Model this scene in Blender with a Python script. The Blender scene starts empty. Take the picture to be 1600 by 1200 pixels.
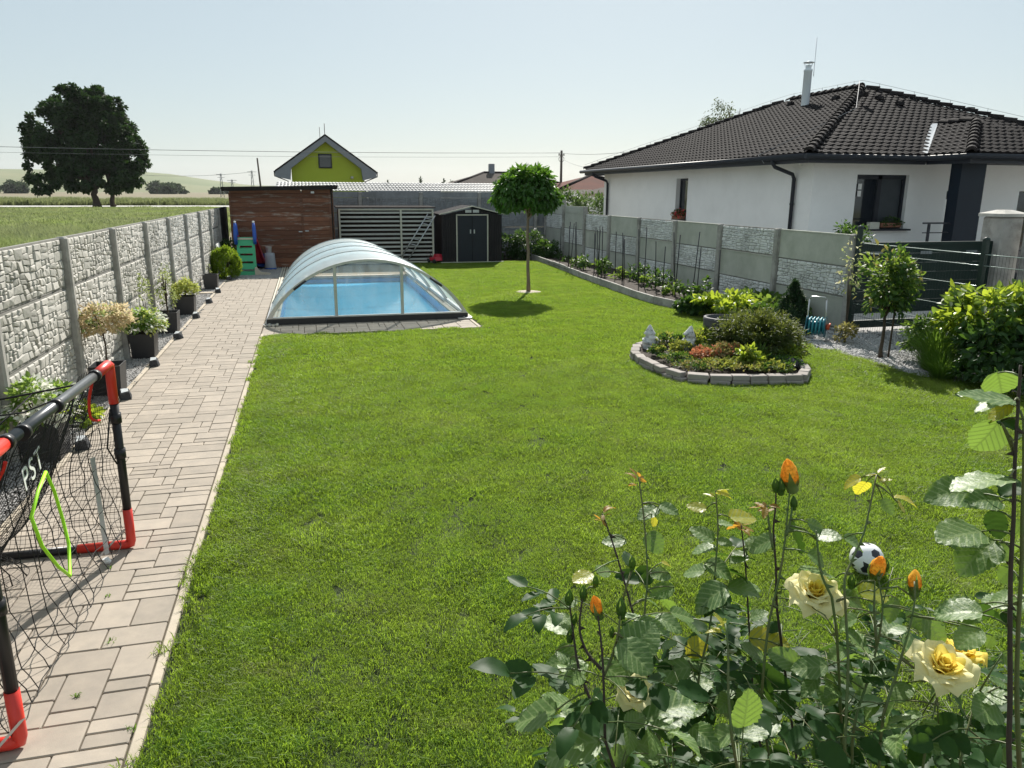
import bpy, math, random
import numpy as np
from mathutils import Vector, Matrix

# ------------------------------------------------------------------ camera, light, exposure
scene = bpy.context.scene
COL = scene.collection
YAW, PITCH, ROLL, CAMH, FOC = 0.257, 0.2456, 0.0054, 2.15, 1193.0
fwd = Vector((math.sin(YAW)*math.cos(PITCH), math.cos(YAW)*math.cos(PITCH), -math.sin(PITCH)))
rgt = Vector((math.cos(YAW), -math.sin(YAW), 0))
upv = rgt.cross(fwd)
r2 = rgt*math.cos(ROLL) + upv*math.sin(ROLL)
u2 = -rgt*math.sin(ROLL) + upv*math.cos(ROLL)
cd = bpy.data.cameras.new('camera'); cam = bpy.data.objects.new('camera', cd); COL.objects.link(cam)
cam.matrix_world = Matrix(((r2.x, u2.x, -fwd.x, 0), (r2.y, u2.y, -fwd.y, 0), (r2.z, u2.z, -fwd.z, CAMH), (0, 0, 0, 1)))
cd.sensor_width = 36; cd.sensor_fit = 'HORIZONTAL'; cd.lens = FOC/1600*36
cd.clip_start = 0.05; cd.clip_end = 9000
scene.camera = cam
HAZE_MIX, HAZE_COL = .66, (6.35, 7.5, 7.75, 1)               # even milky haze over the whole sky dome
SUN_EL, SUN_AZ = math.radians(39.0), math.radians(22.2)      # azimuth from +Y towards +X
world = bpy.data.worlds.new('World'); scene.world = world; world.use_nodes = True
wn = world.node_tree; wn.nodes.clear()
sky = wn.nodes.new('ShaderNodeTexSky'); sky.sky_type = 'NISHITA'; sky.sun_disc = False
sky.sun_elevation = SUN_EL; sky.sun_rotation = SUN_AZ
sky.altitude = 150; sky.air_density = 1.0; sky.dust_density = 1.0; sky.ozone_density = 1.2
hs = wn.nodes.new('ShaderNodeMix'); hs.data_type = 'RGBA'; hs.inputs[0].default_value = HAZE_MIX; hs.inputs[7].default_value = HAZE_COL
bg = wn.nodes.new('ShaderNodeBackground'); bg.inputs['Strength'].default_value = 0.060
wo = wn.nodes.new('ShaderNodeOutputWorld')
wn.links.new(sky.outputs[0], hs.inputs[6]); wn.links.new(hs.outputs[2], bg.inputs['Color']); wn.links.new(bg.outputs[0], wo.inputs['Surface'])
sd = bpy.data.lights.new('sun', 'SUN'); sd.energy = 5.0; sd.angle = math.radians(0.55); sd.color = (1.0, 0.95, 0.87)
sun = bpy.data.objects.new('sun', sd); COL.objects.link(sun)
sdir = Vector((math.sin(SUN_AZ)*math.cos(SUN_EL), math.cos(SUN_AZ)*math.cos(SUN_EL), math.sin(SUN_EL)))
sun.rotation_euler = sdir.to_track_quat('Z', 'Y').to_euler(); sun.location = (20, 40, 40)
scene.view_settings.view_transform = 'Standard'; scene.view_settings.look = 'None'
scene.view_settings.gamma = 1; scene.view_settings.use_curve_mapping = False
scene.view_settings.exposure = 0.67
scene.render.engine = 'CYCLES'
cy = scene.cycles
cy.max_bounces = 8; cy.transparent_max_bounces = 24; cy.diffuse_bounces = 3; cy.glossy_bounces = 3; cy.transmission_bounces = 6
cy.caustics_reflective = False; cy.caustics_refractive = False

# ------------------------------------------------------------------ materials
M = {}
def _mat(name):
    m = bpy.data.materials.new(name); m.use_nodes = True; nt = m.node_tree; nt.nodes.clear()
    out = nt.nodes.new('ShaderNodeOutputMaterial'); M[name] = m
    return m, nt, out
def rgba(c): return (c[0], c[1], c[2], 1)
def N(nt, kind, **kw):
    n = nt.nodes.new(kind)
    for k, v in kw.items():
        if hasattr(n, k): setattr(n, k, v)
    return n
def mixcol(nt, fac, a, b, blend='MIX'):
    n = nt.nodes.new('ShaderNodeMix'); n.data_type = 'RGBA'; n.blend_type = blend
    for sock, v in ((n.inputs[0], fac), (n.inputs[6], a), (n.inputs[7], b)):
        if isinstance(v, bpy.types.NodeSocket): nt.links.new(v, sock)
        elif isinstance(v, (tuple, list)): sock.default_value = rgba(v)
        else: sock.default_value = v
    return n.outputs[2]
def noise(nt, vec, scale, detail=4, rough=.6):
    n = nt.nodes.new('ShaderNodeTexNoise'); n.inputs['Scale'].default_value = scale
    n.inputs['Detail'].default_value = detail; n.inputs['Roughness'].default_value = rough
    if vec is not None: nt.links.new(vec, n.inputs['Vector'])
    return n.outputs['Fac']
def ramp(nt, fac, lo, hi):
    n = nt.nodes.new('ShaderNodeMapRange'); n.inputs[1].default_value = lo; n.inputs[2].default_value = hi
    nt.links.new(fac, n.inputs[0]); return n.outputs[0]
def pbr(name, c1, c2=None, rough=.8, scale=6, bump=.2, bscale=60, metal=0, spec=.4, stain=None, sscale=1.2, objrand=0, stretch=None, bdist=.004, coat=0, slo=.45, shi=.7):
    m, nt, out = _mat(name)
    p = nt.nodes.new('ShaderNodeBsdfPrincipled'); g = nt.nodes.new('ShaderNodeNewGeometry'); vec = g.outputs['Position']
    if stretch:
        mp = nt.nodes.new('ShaderNodeMapping'); mp.inputs['Scale'].default_value = stretch
        nt.links.new(vec, mp.inputs['Vector']); vec = mp.outputs[0]
    c2 = c2 or tuple(x*.8 for x in c1)
    col = mixcol(nt, ramp(nt, noise(nt, vec, scale), .3, .7), c1, c2)
    if stain: col = mixcol(nt, ramp(nt, noise(nt, vec, sscale, 6, .7), slo, shi), col, stain)
    if objrand:
        oi = nt.nodes.new('ShaderNodeObjectInfo')
        mr = nt.nodes.new('ShaderNodeMapRange'); mr.inputs[3].default_value = 1-objrand; mr.inputs[4].default_value = 1+objrand
        nt.links.new(oi.outputs['Random'], mr.inputs[0])
        h = nt.nodes.new('ShaderNodeHueSaturation'); nt.links.new(mr.outputs[0], h.inputs['Value']); nt.links.new(col, h.inputs['Color']); col = h.outputs[0]
    nt.links.new(col, p.inputs['Base Color'])
    p.inputs['Roughness'].default_value = rough; p.inputs['Metallic'].default_value = metal
    p.inputs['Specular IOR Level'].default_value = spec; p.inputs['Coat Weight'].default_value = coat
    if bump:
        b = nt.nodes.new('ShaderNodeBump'); b.inputs['Strength'].default_value = bump; b.inputs['Distance'].default_value = bdist
        nt.links.new(noise(nt, vec, bscale, 5), b.inputs['Height']); nt.links.new(b.outputs[0], p.inputs['Normal'])
    nt.links.new(p.outputs[0], out.inputs[0]); return m
def leafm(name, c1, c2, trans=.4, rough=.45, tcol=None, spec=.4, big=None, bigscale=.5, vein=False, dry=None):
    """leaf: random colour per island, light shining through"""
    m, nt, out = _mat(name)
    g = nt.nodes.new('ShaderNodeNewGeometry')
    col = mixcol(nt, g.outputs['Random Per Island'], c1, c2)
    if vein:
        oi = nt.nodes.new('ShaderNodeObjectInfo'); col = mixcol(nt, oi.outputs['Random'], c1, c2)
    if big:
        col = mixcol(nt, ramp(nt, noise(nt, g.outputs['Position'], bigscale, 4), .40, .64), col, big)
        h = nt.nodes.new('ShaderNodeHueSaturation'); mr = nt.nodes.new('ShaderNodeMapRange'); mr.inputs[1].default_value = .36; mr.inputs[2].default_value = .64; mr.inputs[3].default_value = .5; mr.inputs[4].default_value = 1.45
        nt.links.new(noise(nt, g.outputs['Position'], bigscale*4.2, 5, .65), mr.inputs[0]); nt.links.new(mr.outputs[0], h.inputs['Value']); nt.links.new(col, h.inputs['Color']); col = h.outputs[0]
        if dry: col = mixcol(nt, ramp(nt, noise(nt, g.outputs['Position'], bigscale*2.6, 6, .7), .56, .72), col, dry)
    p = nt.nodes.new('ShaderNodeBsdfPrincipled'); p.inputs['Roughness'].default_value = rough; p.inputs['Specular IOR Level'].default_value = spec
    nt.links.new(col, p.inputs['Base Color'])
    t = nt.nodes.new('ShaderNodeBsdfTranslucent')
    tc = mixcol(nt, .75, col, tcol or tuple(min(1, x*2.2) for x in c2))
    nt.links.new(tc, t.inputs['Color'])
    if vein:
        # pale midrib and side veins, drawn in the leaf's own coordinates
        tx = nt.nodes.new('ShaderNodeTexCoord'); sx = nt.nodes.new('ShaderNodeSeparateXYZ'); nt.links.new(tx.outputs['Object'], sx.inputs[0])
        def mth(op, a, b_=None, clamp=False):
            q = nt.nodes.new('ShaderNodeMath'); q.operation = op; q.use_clamp = clamp
            for i_, v_ in enumerate((a, b_)):
                if v_ is None: continue
                if isinstance(v_, (int, float)): q.inputs[i_].default_value = v_
                else: nt.links.new(v_, q.inputs[i_])
            return q.outputs[0]
        ay = mth('ABSOLUTE', sx.outputs[1]); mid = mth('SUBTRACT', 1.0, mth('DIVIDE', ay, .030), True)
        lat = mth('SINE', mth('SUBTRACT', mth('MULTIPLY', sx.outputs[0], 40.0), mth('MULTIPLY', ay, 46.0)))
        lat = mth('MULTIPLY', mth('SUBTRACT', lat, .62, True), 2.4)
        vf = mth('MAXIMUM', mth('MULTIPLY', mid, .8), lat, True)
        col2 = mixcol(nt, mth('MULTIPLY', vf, .75), col, (.34, .44, .17)); nt.links.new(col2, p.inputs['Base Color'])
        tc2 = mixcol(nt, mth('MULTIPLY', vf, .85), tc, tuple(x*.28 for x in (tcol or c2))); nt.links.new(tc2, t.inputs['Color'])
        b = nt.nodes.new('ShaderNodeBump'); b.inputs['Strength'].default_value = .25; b.inputs['Distance'].default_value = .004
        nt.links.new(noise(nt, g.outputs['Position'], 130, 3), b.inputs['Height']); nt.links.new(b.outputs[0], p.inputs['Normal'])
    mx = nt.nodes.new('ShaderNodeMixShader'); mx.inputs[0].default_value = trans
    nt.links.new(p.outputs[0], mx.inputs[1]); nt.links.new(t.outputs[0], mx.inputs[2]); nt.links.new(mx.outputs[0], out.inputs[0])
    return m

# ------------------------------------------------------------------ geometry helpers
rnd = random.Random(7)
class MB:
    """collects shapes into one mesh"""
    def __init__(s): s.v = []; s.f = []; s.sm = []
    def add(s, vs, fs, smooth=False):
        o = len(s.v); s.v += [tuple(v) for v in vs]; s.f += [tuple(i+o for i in f) for f in fs]; s.sm += [smooth]*len(fs); return s
    def box(s, c, d, rz=0, top=None, rot=None):
        """c centre, d full sizes, top = scale of upper face"""
        hx, hy, hz = d[0]/2, d[1]/2, d[2]/2; t = top if top else (1, 1)
        vs = [(-hx, -hy, -hz), (hx, -hy, -hz), (hx, hy, -hz), (-hx, hy, -hz),
              (-hx*t[0], -hy*t[1], hz), (hx*t[0], -hy*t[1], hz), (hx*t[0], hy*t[1], hz), (-hx*t[0], hy*t[1], hz)]
        R = rot if rot else Matrix.Rotation(rz, 3, 'Z')
        vs = [R @ Vector(v) + Vector(c) for v in vs]
        return s.add(vs, [(3, 2, 1, 0), (4, 5, 6, 7), (0, 1, 5, 4), (1, 2, 6, 5), (2, 3, 7, 6), (3, 0, 4, 7)])
    def bbox(s, c, d, b=.01, rz=0):
        """box with bevelled upper edges and vertical corners"""
        hx, hy, hz = d[0]/2, d[1]/2, d[2]/2
        def ring(ax, ay, z, k=b):
            return [(-ax+k, -ay, z), (ax-k, -ay, z), (ax, -ay+k, z), (ax, ay-k, z), (ax-k, ay, z), (-ax+k, ay, z), (-ax, ay-k, z), (-ax, -ay+k, z)]
        vs = ring(hx, hy, -hz) + ring(hx, hy, hz-b) + ring(hx-b, hy-b, hz)
        fs = [tuple(reversed(range(8)))] + [(k*8+i, k*8+(i+1) % 8, k*8+8+(i+1) % 8, k*8+8+i) for k in (0, 1) for i in range(8)] + [tuple(range(16, 24))]
        R = Matrix.Rotation(rz, 3, 'Z'); return s.add([R @ Vector(v)+Vector(c) for v in vs], fs)
    def tube(s, pts, r, n=6, cap=True, smooth=True):
        pts = [Vector(p) for p in pts]; rs = r if isinstance(r, (list, tuple)) else [r]*len(pts)
        vs = []; prev = None
        for i, p in enumerate(pts):
            t = (pts[min(i+1, len(pts)-1)] - pts[max(i-1, 0)])
            if t.length < 1e-9: t = Vector((0, 0, 1))
            t.normalize()
            a = prev if prev is not None else (Vector((1, 0, 0)) if abs(t.x) < .8 else Vector((0, 1, 0)))
            a = (a - t*a.dot(t)); a.normalize(); prev = a; b = t.cross(a)
            for k in range(n):
                w = 2*math.pi*k/n; vs.append(p + (a*math.cos(w)+b*math.sin(w))*rs[i])
        fs = [(i*n+k, i*n+(k+1) % n, (i+1)*n+(k+1) % n, (i+1)*n+k) for i in range(len(pts)-1) for k in range(n)]
        s.add(vs, fs, smooth)
        if cap and n > 2:
            o = len(s.v)-len(vs); s.f += [tuple(o+k for k in reversed(range(n))), tuple(o+(len(pts)-1)*n+k for k in range(n))]; s.sm += [False]*2
        return s
    def lathe(s, prof, c=(0, 0, 0), n=16, smooth=True, sx=1, sy=1):
        vs = [(c[0]+r*math.cos(2*math.pi*k/n)*sx, c[1]+r*math.sin(2*math.pi*k/n)*sy, c[2]+z) for r, z in prof for k in range(n)]
        fs = [(i*n+k, i*n+(k+1) % n, (i+1)*n+(k+1) % n, (i+1)*n+k) for i in range(len(prof)-1) for k in range(n)]
        return s.add(vs, fs, smooth)
    def prism(s, poly, z0, z1):
        n = len(poly); vs = [(x, y, z0) for x, y in poly]+[(x, y, z1) for x, y in poly]
        return s.add(vs, [tuple(reversed(range(n))), tuple(range(n, 2*n))]+[(i, (i+1) % n, n+(i+1) % n, n+i) for i in range(n)])
    def hull(s, pts2, a, b):
        """extrude a polygon given as 3D points along vector b"""
        n = len(pts2); vs = [Vector(p) for p in pts2] + [Vector(p)+Vector(b) for p in pts2]
        return s.add(vs, [tuple(reversed(range(n))), tuple(range(n, 2*n))]+[(i, (i+1) % n, n+(i+1) % n, n+i) for i in range(n)])
    def mesh(s, name):
        me = bpy.data.meshes.new(name); me.from_pydata([tuple(v) for v in s.v], [], s.f)
        if any(s.sm): me.polygons.foreach_set('use_smooth', s.sm)
        me.update(); return me
    def build(s, name, mat, parent=None, loc=None):
        return put(name, s.mesh(name), mat, parent, loc)
def put(name, me, mat, parent=None, loc=None, rot=None, scale=None):
    o = bpy.data.objects.new(name, me); COL.objects.link(o)
    if mat is not None and len(me.materials) == 0:
        me.materials.append(M[mat] if isinstance(mat, str) else mat)
    if parent: o.parent = parent
    if loc is not None: o.location = loc
    if rot is not None: o.rotation_euler = rot
    if scale is not None: o.scale = scale if isinstance(scale, (tuple, list)) else (scale,)*3
    return o
def tag(o, label, cat, group=None):
    o['label'] = label; o['category'] = cat
    if group: o['group'] = group
    return o
def thing(name, label, cat, loc=(0, 0, 0), rz=0, group=None):
    o = bpy.data.objects.new(name, None); COL.objects.link(o); o.location = loc; o.rotation_euler = (0, 0, rz)
    o.empty_display_size = .1
    return tag(o, label, cat, group)
def kind(o, k): o['kind'] = k; return o
def copytree(o, loc=None, rz=None, label=None, parent=None):
    c = o.copy(); COL.objects.link(c); c.parent = parent
    if loc is not None: c.location = loc
    if rz is not None: c.rotation_euler = (0, 0, rz)
    if label: c['label'] = label
    for ch in list(o.children): copytree(ch, parent=c)
    return c
def npmesh(name, V, F, smooth=False):
    """V (n,3), F (m,k) arrays"""
    me = bpy.data.meshes.new(name); V = np.asarray(V, np.float32); F = np.asarray(F, np.int32); k = F.shape[1]
    me.vertices.add(len(V)); me.vertices.foreach_set('co', V.ravel())
    me.loops.add(F.size); me.loops.foreach_set('vertex_index', F.ravel())
    me.polygons.add(len(F)); me.polygons.foreach_set('loop_start', np.arange(0, F.size, k, dtype=np.int32))
    me.polygons.foreach_set('loop_total', np.full(len(F), k, np.int32))
    if smooth: me.polygons.foreach_set('use_smooth', np.ones(len(F), bool))
    me.update(); me.validate(); return me
def unit(a): return a/np.maximum(np.linalg.norm(a, axis=-1, keepdims=True), 1e-9)
def leaves(P, D, Nn, L, Wd, fold=.25, droop=.0):
    """P base points, D directions, Nn normals, L lengths, Wd widths -> folded six point leaves (two quads)"""
    D = unit(D); S = unit(np.cross(D, Nn)); U = np.cross(S, D); L = np.asarray(L)[:, None]; Wd = np.asarray(Wd)[:, None]
    a = P; b = P + D*L*.33 + S*Wd*.5 + U*Wd*fold; b2 = P + D*L*.7 + S*Wd*.36 + U*(Wd*fold*.7) - U*L*droop*.5
    t = P + D*L - U*L*droop; e2 = P + D*L*.7 - S*Wd*.36 + U*(Wd*fold*.7) - U*L*droop*.5; e = P + D*L*.33 - S*Wd*.5 + U*Wd*fold
    V = np.stack([a, b, b2, t, e2, e], 1).reshape(-1, 3); i = np.arange(len(P))[:, None]*6
    F = np.concatenate([i+np.array([[0, 1, 2, 3]]), i+np.array([[0, 3, 4, 5]])], 0)
    return V, F
def crown(rs, centre, radii, n, size, shape='ellipsoid', clumps=30, clr=.28, shell=.5, aspect=.5, downy=.3, outw=.8, zmin=-1):
    """leaf cloud: leaves gathered round clump centres inside a volume"""
    c = np.array(centre); R = np.array(radii)
    U = unit(rs.normal(size=(clumps*4, 3))); U = U[U[:, 2] > zmin][:clumps]
    rr = shell + (1-shell)*rs.random(len(U))**.5
    if shape == 'cone':
        h = rs.random(clumps)**1.35; ang = rs.random(clumps)*2*np.pi; k = (1-h)**.85*(shell+(1-shell)*rs.random(clumps)**.5)
        K = np.stack([np.cos(ang)*k, np.sin(ang)*k, h*2-1], 1)
    else: K = U*rr[:, None]
    ci = rs.integers(0, len(K), n)
    off = unit(rs.normal(size=(n, 3)))*(rs.random(n)**.45)[:, None]*clr
    Q = K[ci] + off; P = c + Q*R
    D = unit(unit(Q)*outw + off/clr*.5 + rs.normal(size=(n, 3))*.55 - np.array([0, 0, downy]))
    Nn = unit(unit(Q)*.6 + np.array([0, 0, .7]) + rs.normal(size=(n, 3))*.5)
    L = size*(.65+.7*rs.random(n))
    return leaves(P, D, Nn, L, L*aspect, .15, .12)
def merge(parts):
    V = []; F = []; o = 0
    for v, f in parts: V.append(v); F.append(f+o); o += len(v)
    return np.concatenate(V), np.concatenate(F)
def scatter(name, pts, variants, mat, scl=(.8, 1.2), seed=1, tilt=0.0, wavy=0):
    """stuff: variants of a small patch mesh instanced on points (geometry nodes)"""
    rs = np.random.default_rng(seed); V = []; F = []; kv = []; o = 0
    for i, (v, f) in enumerate(variants): V.append(v); F.append(f+o); o += len(v); kv += [i+1]*len(v)
    F = np.concatenate(F); P = np.asarray(pts, float); n = len(P)
    allv = np.concatenate(V+[P]); me = npmesh(name, allv, F) if False else bpy.data.meshes.new(name)
    k = F.shape[1]
    me.vertices.add(len(allv)); me.vertices.foreach_set('co', allv.astype(np.float32).ravel())
    me.loops.add(F.size); me.loops.foreach_set('vertex_index', F.astype(np.int32).ravel())
    me.polygons.add(len(F)); me.polygons.foreach_set('loop_start', np.arange(0, F.size, k, dtype=np.int32)); me.polygons.foreach_set('loop_total', np.full(len(F), k, np.int32))
    me.update()
    K = np.concatenate([np.array(kv), np.zeros(n)]).astype(np.int32)
    me.attributes.new('kk', 'INT', 'POINT').data.foreach_set('value', K)
    iv = np.concatenate([np.zeros(o), rs.integers(1, len(variants)+1, n)]).astype(np.int32)
    me.attributes.new('vv', 'INT', 'POINT').data.foreach_set('value', iv)
    rot = np.zeros((o+n, 3), np.float32); rot[o:, 2] = rs.random(n)*6.283; rot[o:, :2] = rs.normal(size=(n, 2))*tilt
    me.attributes.new('rr', 'FLOAT_VECTOR', 'POINT').data.foreach_set('vector', rot.ravel())
    sc = np.ones(o+n, np.float32); sc[o:] = scl[0]+(scl[1]-scl[0])*rs.random(n)
    if wavy: sc[o:] *= 1+wavy*(np.sin(P[:, 0]*5.1+2*np.sin(P[:, 1]*3.3))*np.sin(P[:, 1]*4.3+1.7*np.sin(P[:, 0]*2.9)))
    me.attributes.new('ss', 'FLOAT', 'POINT').data.foreach_set('value', sc)
    me.materials.append(M[mat])
    ob = bpy.data.objects.new(name, me); COL.objects.link(ob)
    ng = bpy.data.node_groups.new(name+'_scatter', 'GeometryNodeTree')
    ng.interface.new_socket('Geometry', in_out='INPUT', socket_type='NodeSocketGeometry')
    ng.interface.new_socket('Geometry', in_out='OUTPUT', socket_type='NodeSocketGeometry')
    gi = ng.nodes.new('NodeGroupInput'); go = ng.nodes.new('NodeGroupOutput')
    def attr(nm, dt):
        a = ng.nodes.new('GeometryNodeInputNamedAttribute'); a.data_type = dt; a.inputs['Name'].default_value = nm; return a.outputs['Attribute']
    def eq(sock, val):
        c = ng.nodes.new('FunctionNodeCompare'); c.data_type = 'INT'; c.operation = 'EQUAL'
        ng.links.new(sock, c.inputs[2]); c.inputs[3].default_value = val; return c.outputs[0]
    def sep(src, sel):
        s = ng.nodes.new('GeometryNodeSeparateGeometry'); s.domain = 'POINT'
        ng.links.new(src, s.inputs['Geometry']); ng.links.new(sel, s.inputs['Selection']); return s.outputs['Selection']
    kk = attr('kk', 'INT'); vv = attr('vv', 'INT'); rr = attr('rr', 'FLOAT_VECTOR'); ss = attr('ss', 'FLOAT')
    pt = sep(gi.outputs[0], eq(kk, 0)); join = ng.nodes.new('GeometryNodeJoinGeometry')
    for i in range(len(variants)):
        inst = ng.nodes.new('GeometryNodeInstanceOnPoints')
        ng.links.new(pt, inst.inputs['Points']); ng.links.new(eq(vv, i+1), inst.inputs['Selection'])
        ng.links.new(sep(gi.outputs[0], eq(kk, i+1)), inst.inputs['Instance'])
        ng.links.new(rr, inst.inputs['Rotation']); ng.links.new(ss, inst.inputs['Scale'])
        ng.links.new(inst.outputs[0], join.inputs[0])
    ng.links.new(join.outputs[0], go.inputs[0])
    md = ob.modifiers.new('scatter', 'NODES'); md.node_group = ng
    return kind(ob, 'stuff')
def tuft_tile(rs, size, n, h, w, lean=.5, curve=True):
    """patch of grass blades: each a bent strip"""
    x = (rs.random(n)-.5)*size; y = (rs.random(n)-.5)*size; a = rs.random(n)*6.283; H = h*(.5+.8*rs.random(n)); l = lean*H*rs.random(n)
    W = w*(.7+.6*rs.random(n)); a2 = rs.random(n)*6.283
    dx, dy = np.cos(a)*l, np.sin(a)*l; sx, sy = np.cos(a2)*W/2, np.sin(a2)*W/2
    z = np.zeros(n); V = np.stack([np.stack([x-sx, y-sy, z], 1), np.stack([x+sx, y+sy, z], 1),
        np.stack([x+sx*.8+dx*.35, y+sy*.8+dy*.35, H*.6], 1), np.stack([x-sx*.8+dx*.35, y-sy*.8+dy*.35, H*.6], 1),
        np.stack([x+dx, y+dy, H*(1-.15*lean)], 1)], 1).reshape(-1, 3)
    i = np.arange(n)[:, None]*5
    F = np.concatenate([i+np.array([[0, 1, 2]]), i+np.array([[0, 2, 3]]), i+np.array([[3, 2, 4]])]); return V, F
def stone_tile(rs, size, n, r):
    V = []; F = []
    base = np.array([(1, 0, 0), (0, 1, 0), (-1, 0, 0), (0, -1, 0), (0, 0, 1), (0, 0, -1)], float)
    fs = np.array([(0, 1, 4), (1, 2, 4), (2, 3, 4), (3, 0, 4), (1, 0, 5), (2, 1, 5), (3, 2, 5), (0, 3, 5)])
    for i in range(n):
        s = r*(.5+.9*rs.random()); a = rs.random()*6.28; R = np.array([[math.cos(a), -math.sin(a), 0], [math.sin(a), math.cos(a), 0], [0, 0, 1]])
        v = (base*(1+.3*rs.normal(size=(6, 3)))*np.array([1.2, .9, .7])*s)@R.T + np.array([(rs.random()-.5)*size, (rs.random()-.5)*size, s*.3])
        F.append(fs+len(V)*6); V.append(v)
    return np.concatenate(V), np.concatenate(F)
def inpoly(P, poly):
    P = np.asarray(P); x, y = P[:, 0], P[:, 1]; r = np.zeros(len(P), bool); n = len(poly)
    for i in range(n):
        x1, y1 = poly[i]; x2, y2 = poly[(i+1) % n]
        c = ((y1 > y) != (y2 > y)) & (x < (x2-x1)*(y-y1)/((y2-y1) or 1e-9)+x1); r ^= c
    return r
def gridpts(x0, x1, y0, y1, step, rs, jit=.35):
    X, Y = np.meshgrid(np.arange(x0, x1, step), np.arange(y0, y1, step)); P = np.stack([X.ravel(), Y.ravel(), 0*X.ravel()], 1)
    P[:, :2] += (rs.random((len(P), 2))-.5)*2*jit*step; return P
def bez(p0, p1, p2, n=8):
    p0, p1, p2 = Vector(p0), Vector(p1), Vector(p2)
    return [p0*(1-t)**2+p1*2*t*(1-t)+p2*t*t for t in [i/n for i in range(n+1)]]
# ------------------------------------------------------------------ material list
pbr('soil', (.028, .020, .014), (.05, .036, .025), .95, 8, .8, 50, bdist=.02)
pbr('turf_soil', (.022, .035, .010), (.035, .05, .014), .95, 5, .5, 80, bdist=.01)
pbr('paver', (.375, .322, .262), (.30, .262, .22), .85, 9, .5, 220, stain=(.26, .23, .19), sscale=2.0, objrand=.13, bdist=.002, slo=.5, shi=.8)
pbr('paver_grey', (.38, .34, .29), (.32, .29, .25), .85, 9, .5, 220, stain=(.24, .22, .2), sscale=2.5, objrand=.12, bdist=.002)
pbr('joint_sand', (.10, .08, .055), (.06, .052, .035), .95, 14, .6, 120)
pbr('kerb', (.5, .43, .34), (.42, .37, .3), .9, 7, .4, 160, stain=(.3, .26, .2), bdist=.003)
pbr('concrete_lit', (.60, .575, .53), (.48, .46, .42), .92, 6, .6, 140, stain=(.29, .28, .25), sscale=1.1, bdist=.004)
pbr('concrete_post', (.44, .42, .39), (.34, .325, .30), .92, 8, .5, 120, stain=(.22, .21, .19), sscale=2, bdist=.003)
pbr('concrete_stone', (.80, .80, .78), (.68, .68, .66), .92, 9, .6, 130, stain=(.46, .46, .44), sscale=1.6, bdist=.004)
pbr('concrete_smooth', (.52, .525, .46), (.43, .435, .38), .92, 3, .3, 90, stain=(.36, .37, .31), sscale=1.3, bdist=.003)
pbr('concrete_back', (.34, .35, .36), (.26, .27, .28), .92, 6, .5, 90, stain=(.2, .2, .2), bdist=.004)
pbr('gravel_bed', (.20, .19, .18), (.12, .115, .11), .95, 30, .8, 90, bdist=.02)
pbr('gravel_stone', (.40, .39, .38), (.24, .235, .23), .8, 40, .2, 200)
pbr('gravel_white', (.46, .455, .45), (.32, .315, .31), .8, 40, .2, 200)
pbr('meadow_soil', (.17, .19, .085), (.12, .15, .06), .95, .25, .3, 3, stain=(.17, .16, .06), sscale=.09)
pbr('field_brown', (.20, .15, .10), (.17, .15, .085), .95, .03, .2, .6, stain=(.12, .15, .06), sscale=.006, stretch=(.25, 1, 1))
pbr('hill_green', (.15, .18, .085), (.21, .20, .11), .95, .004, 0, 1, stain=(.10, .14, .06), sscale=.0035, stretch=(.4, 1, 1))
pbr('road_pale', (.52, .51, .48), (.46, .45, .42), .9, .4, .1, 5)
pbr('wood_wall', (.21, .088, .048), (.14, .058, .034), .75, 5, .6, 60, stain=(.30, .26, .22), sscale=2.1, stretch=(.7, 1, 5.5), objrand=.28, slo=.56, shi=.66, bdist=.004)
pbr('wood_dark', (.045, .03, .022), (.03, .02, .015), .8, 5, .3, 50)
pbr('roof_felt', (.022, .020, .020), (.035, .03, .028), 1, 6, .3, 60, spec=.08)
pbr('flue_steel', (.75, .79, .84), (.7, .74, .8), .5, 6, .02, 60, metal=.0)
pbr('cover_rib', (.5, .53, .52), (.45, .48, .47), .6, 6, 0, 60, spec=.2)
pbr('rod_wire', (.30, .30, .31), (.26, .26, .27), .7, 6, 0, 60, spec=.2)
pbr('shed_roof', (.03, .028, .03), (.035, .033, .035), .95, 6, 0, 60, spec=.08)
pbr('panel_joint_shade', (.26, .25, .23), (.20, .195, .18), .95, 9, .4, 90)  # darker backing slab: joint grime plus groove shade put into the colour
pbr('metal_roof', (.30, .30, .30), (.21, .21, .21), .5, 3, .1, 60, metal=.1, spec=.45)
pbr('slat_paint', (.50, .50, .47), (.42, .42, .39), .6, 8, .2, 60, objrand=.1)
pbr('aluminium', (.62, .63, .64), (.52, .53, .54), .35, 10, .05, 60, metal=.8)
pbr('shed_steel', (.014, .012, .014), (.022, .019, .021), .6, 3, .05, 40, spec=.25)
pbr('cream_trim', (.60, .58, .48), (.52, .5, .42), .5, 8, .05, 60)
pbr('render_white', (.86, .86, .85), (.83, .83, .82), .9, 1.2, .3, 160, stain=(.77, .77, .76), sscale=.7, bdist=.002)
pbr('render_green', (.36, .44, .045), (.33, .40, .04), .9, .8, .2, 40)
pbr('anthracite', (.022, .026, .036), (.018, .021, .029), .5, 5, .05, 60, spec=.3)
pbr('navy_panel', (.008, .016, .028), (.007, .013, .023), .5, 3, .05, 40, spec=.25)
pbr('grey_trim', (.22, .24, .28), (.19, .21, .25), .6, 3, .05, 40)
pbr('roof_tile', (.026, .023, .024), (.019, .017, .018), .8, 5, .3, 90, objrand=.25, spec=.06, stain=(.035, .031, .031), sscale=1.5)
pbr('red_tile', (.17, .085, .07), (.13, .075, .065), .95, 1, .2, 20, spec=.05)
pbr('brown_sheet', (.115, .10, .09), (.09, .08, .075), .95, 1, .1, 20, spec=.05)
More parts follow.
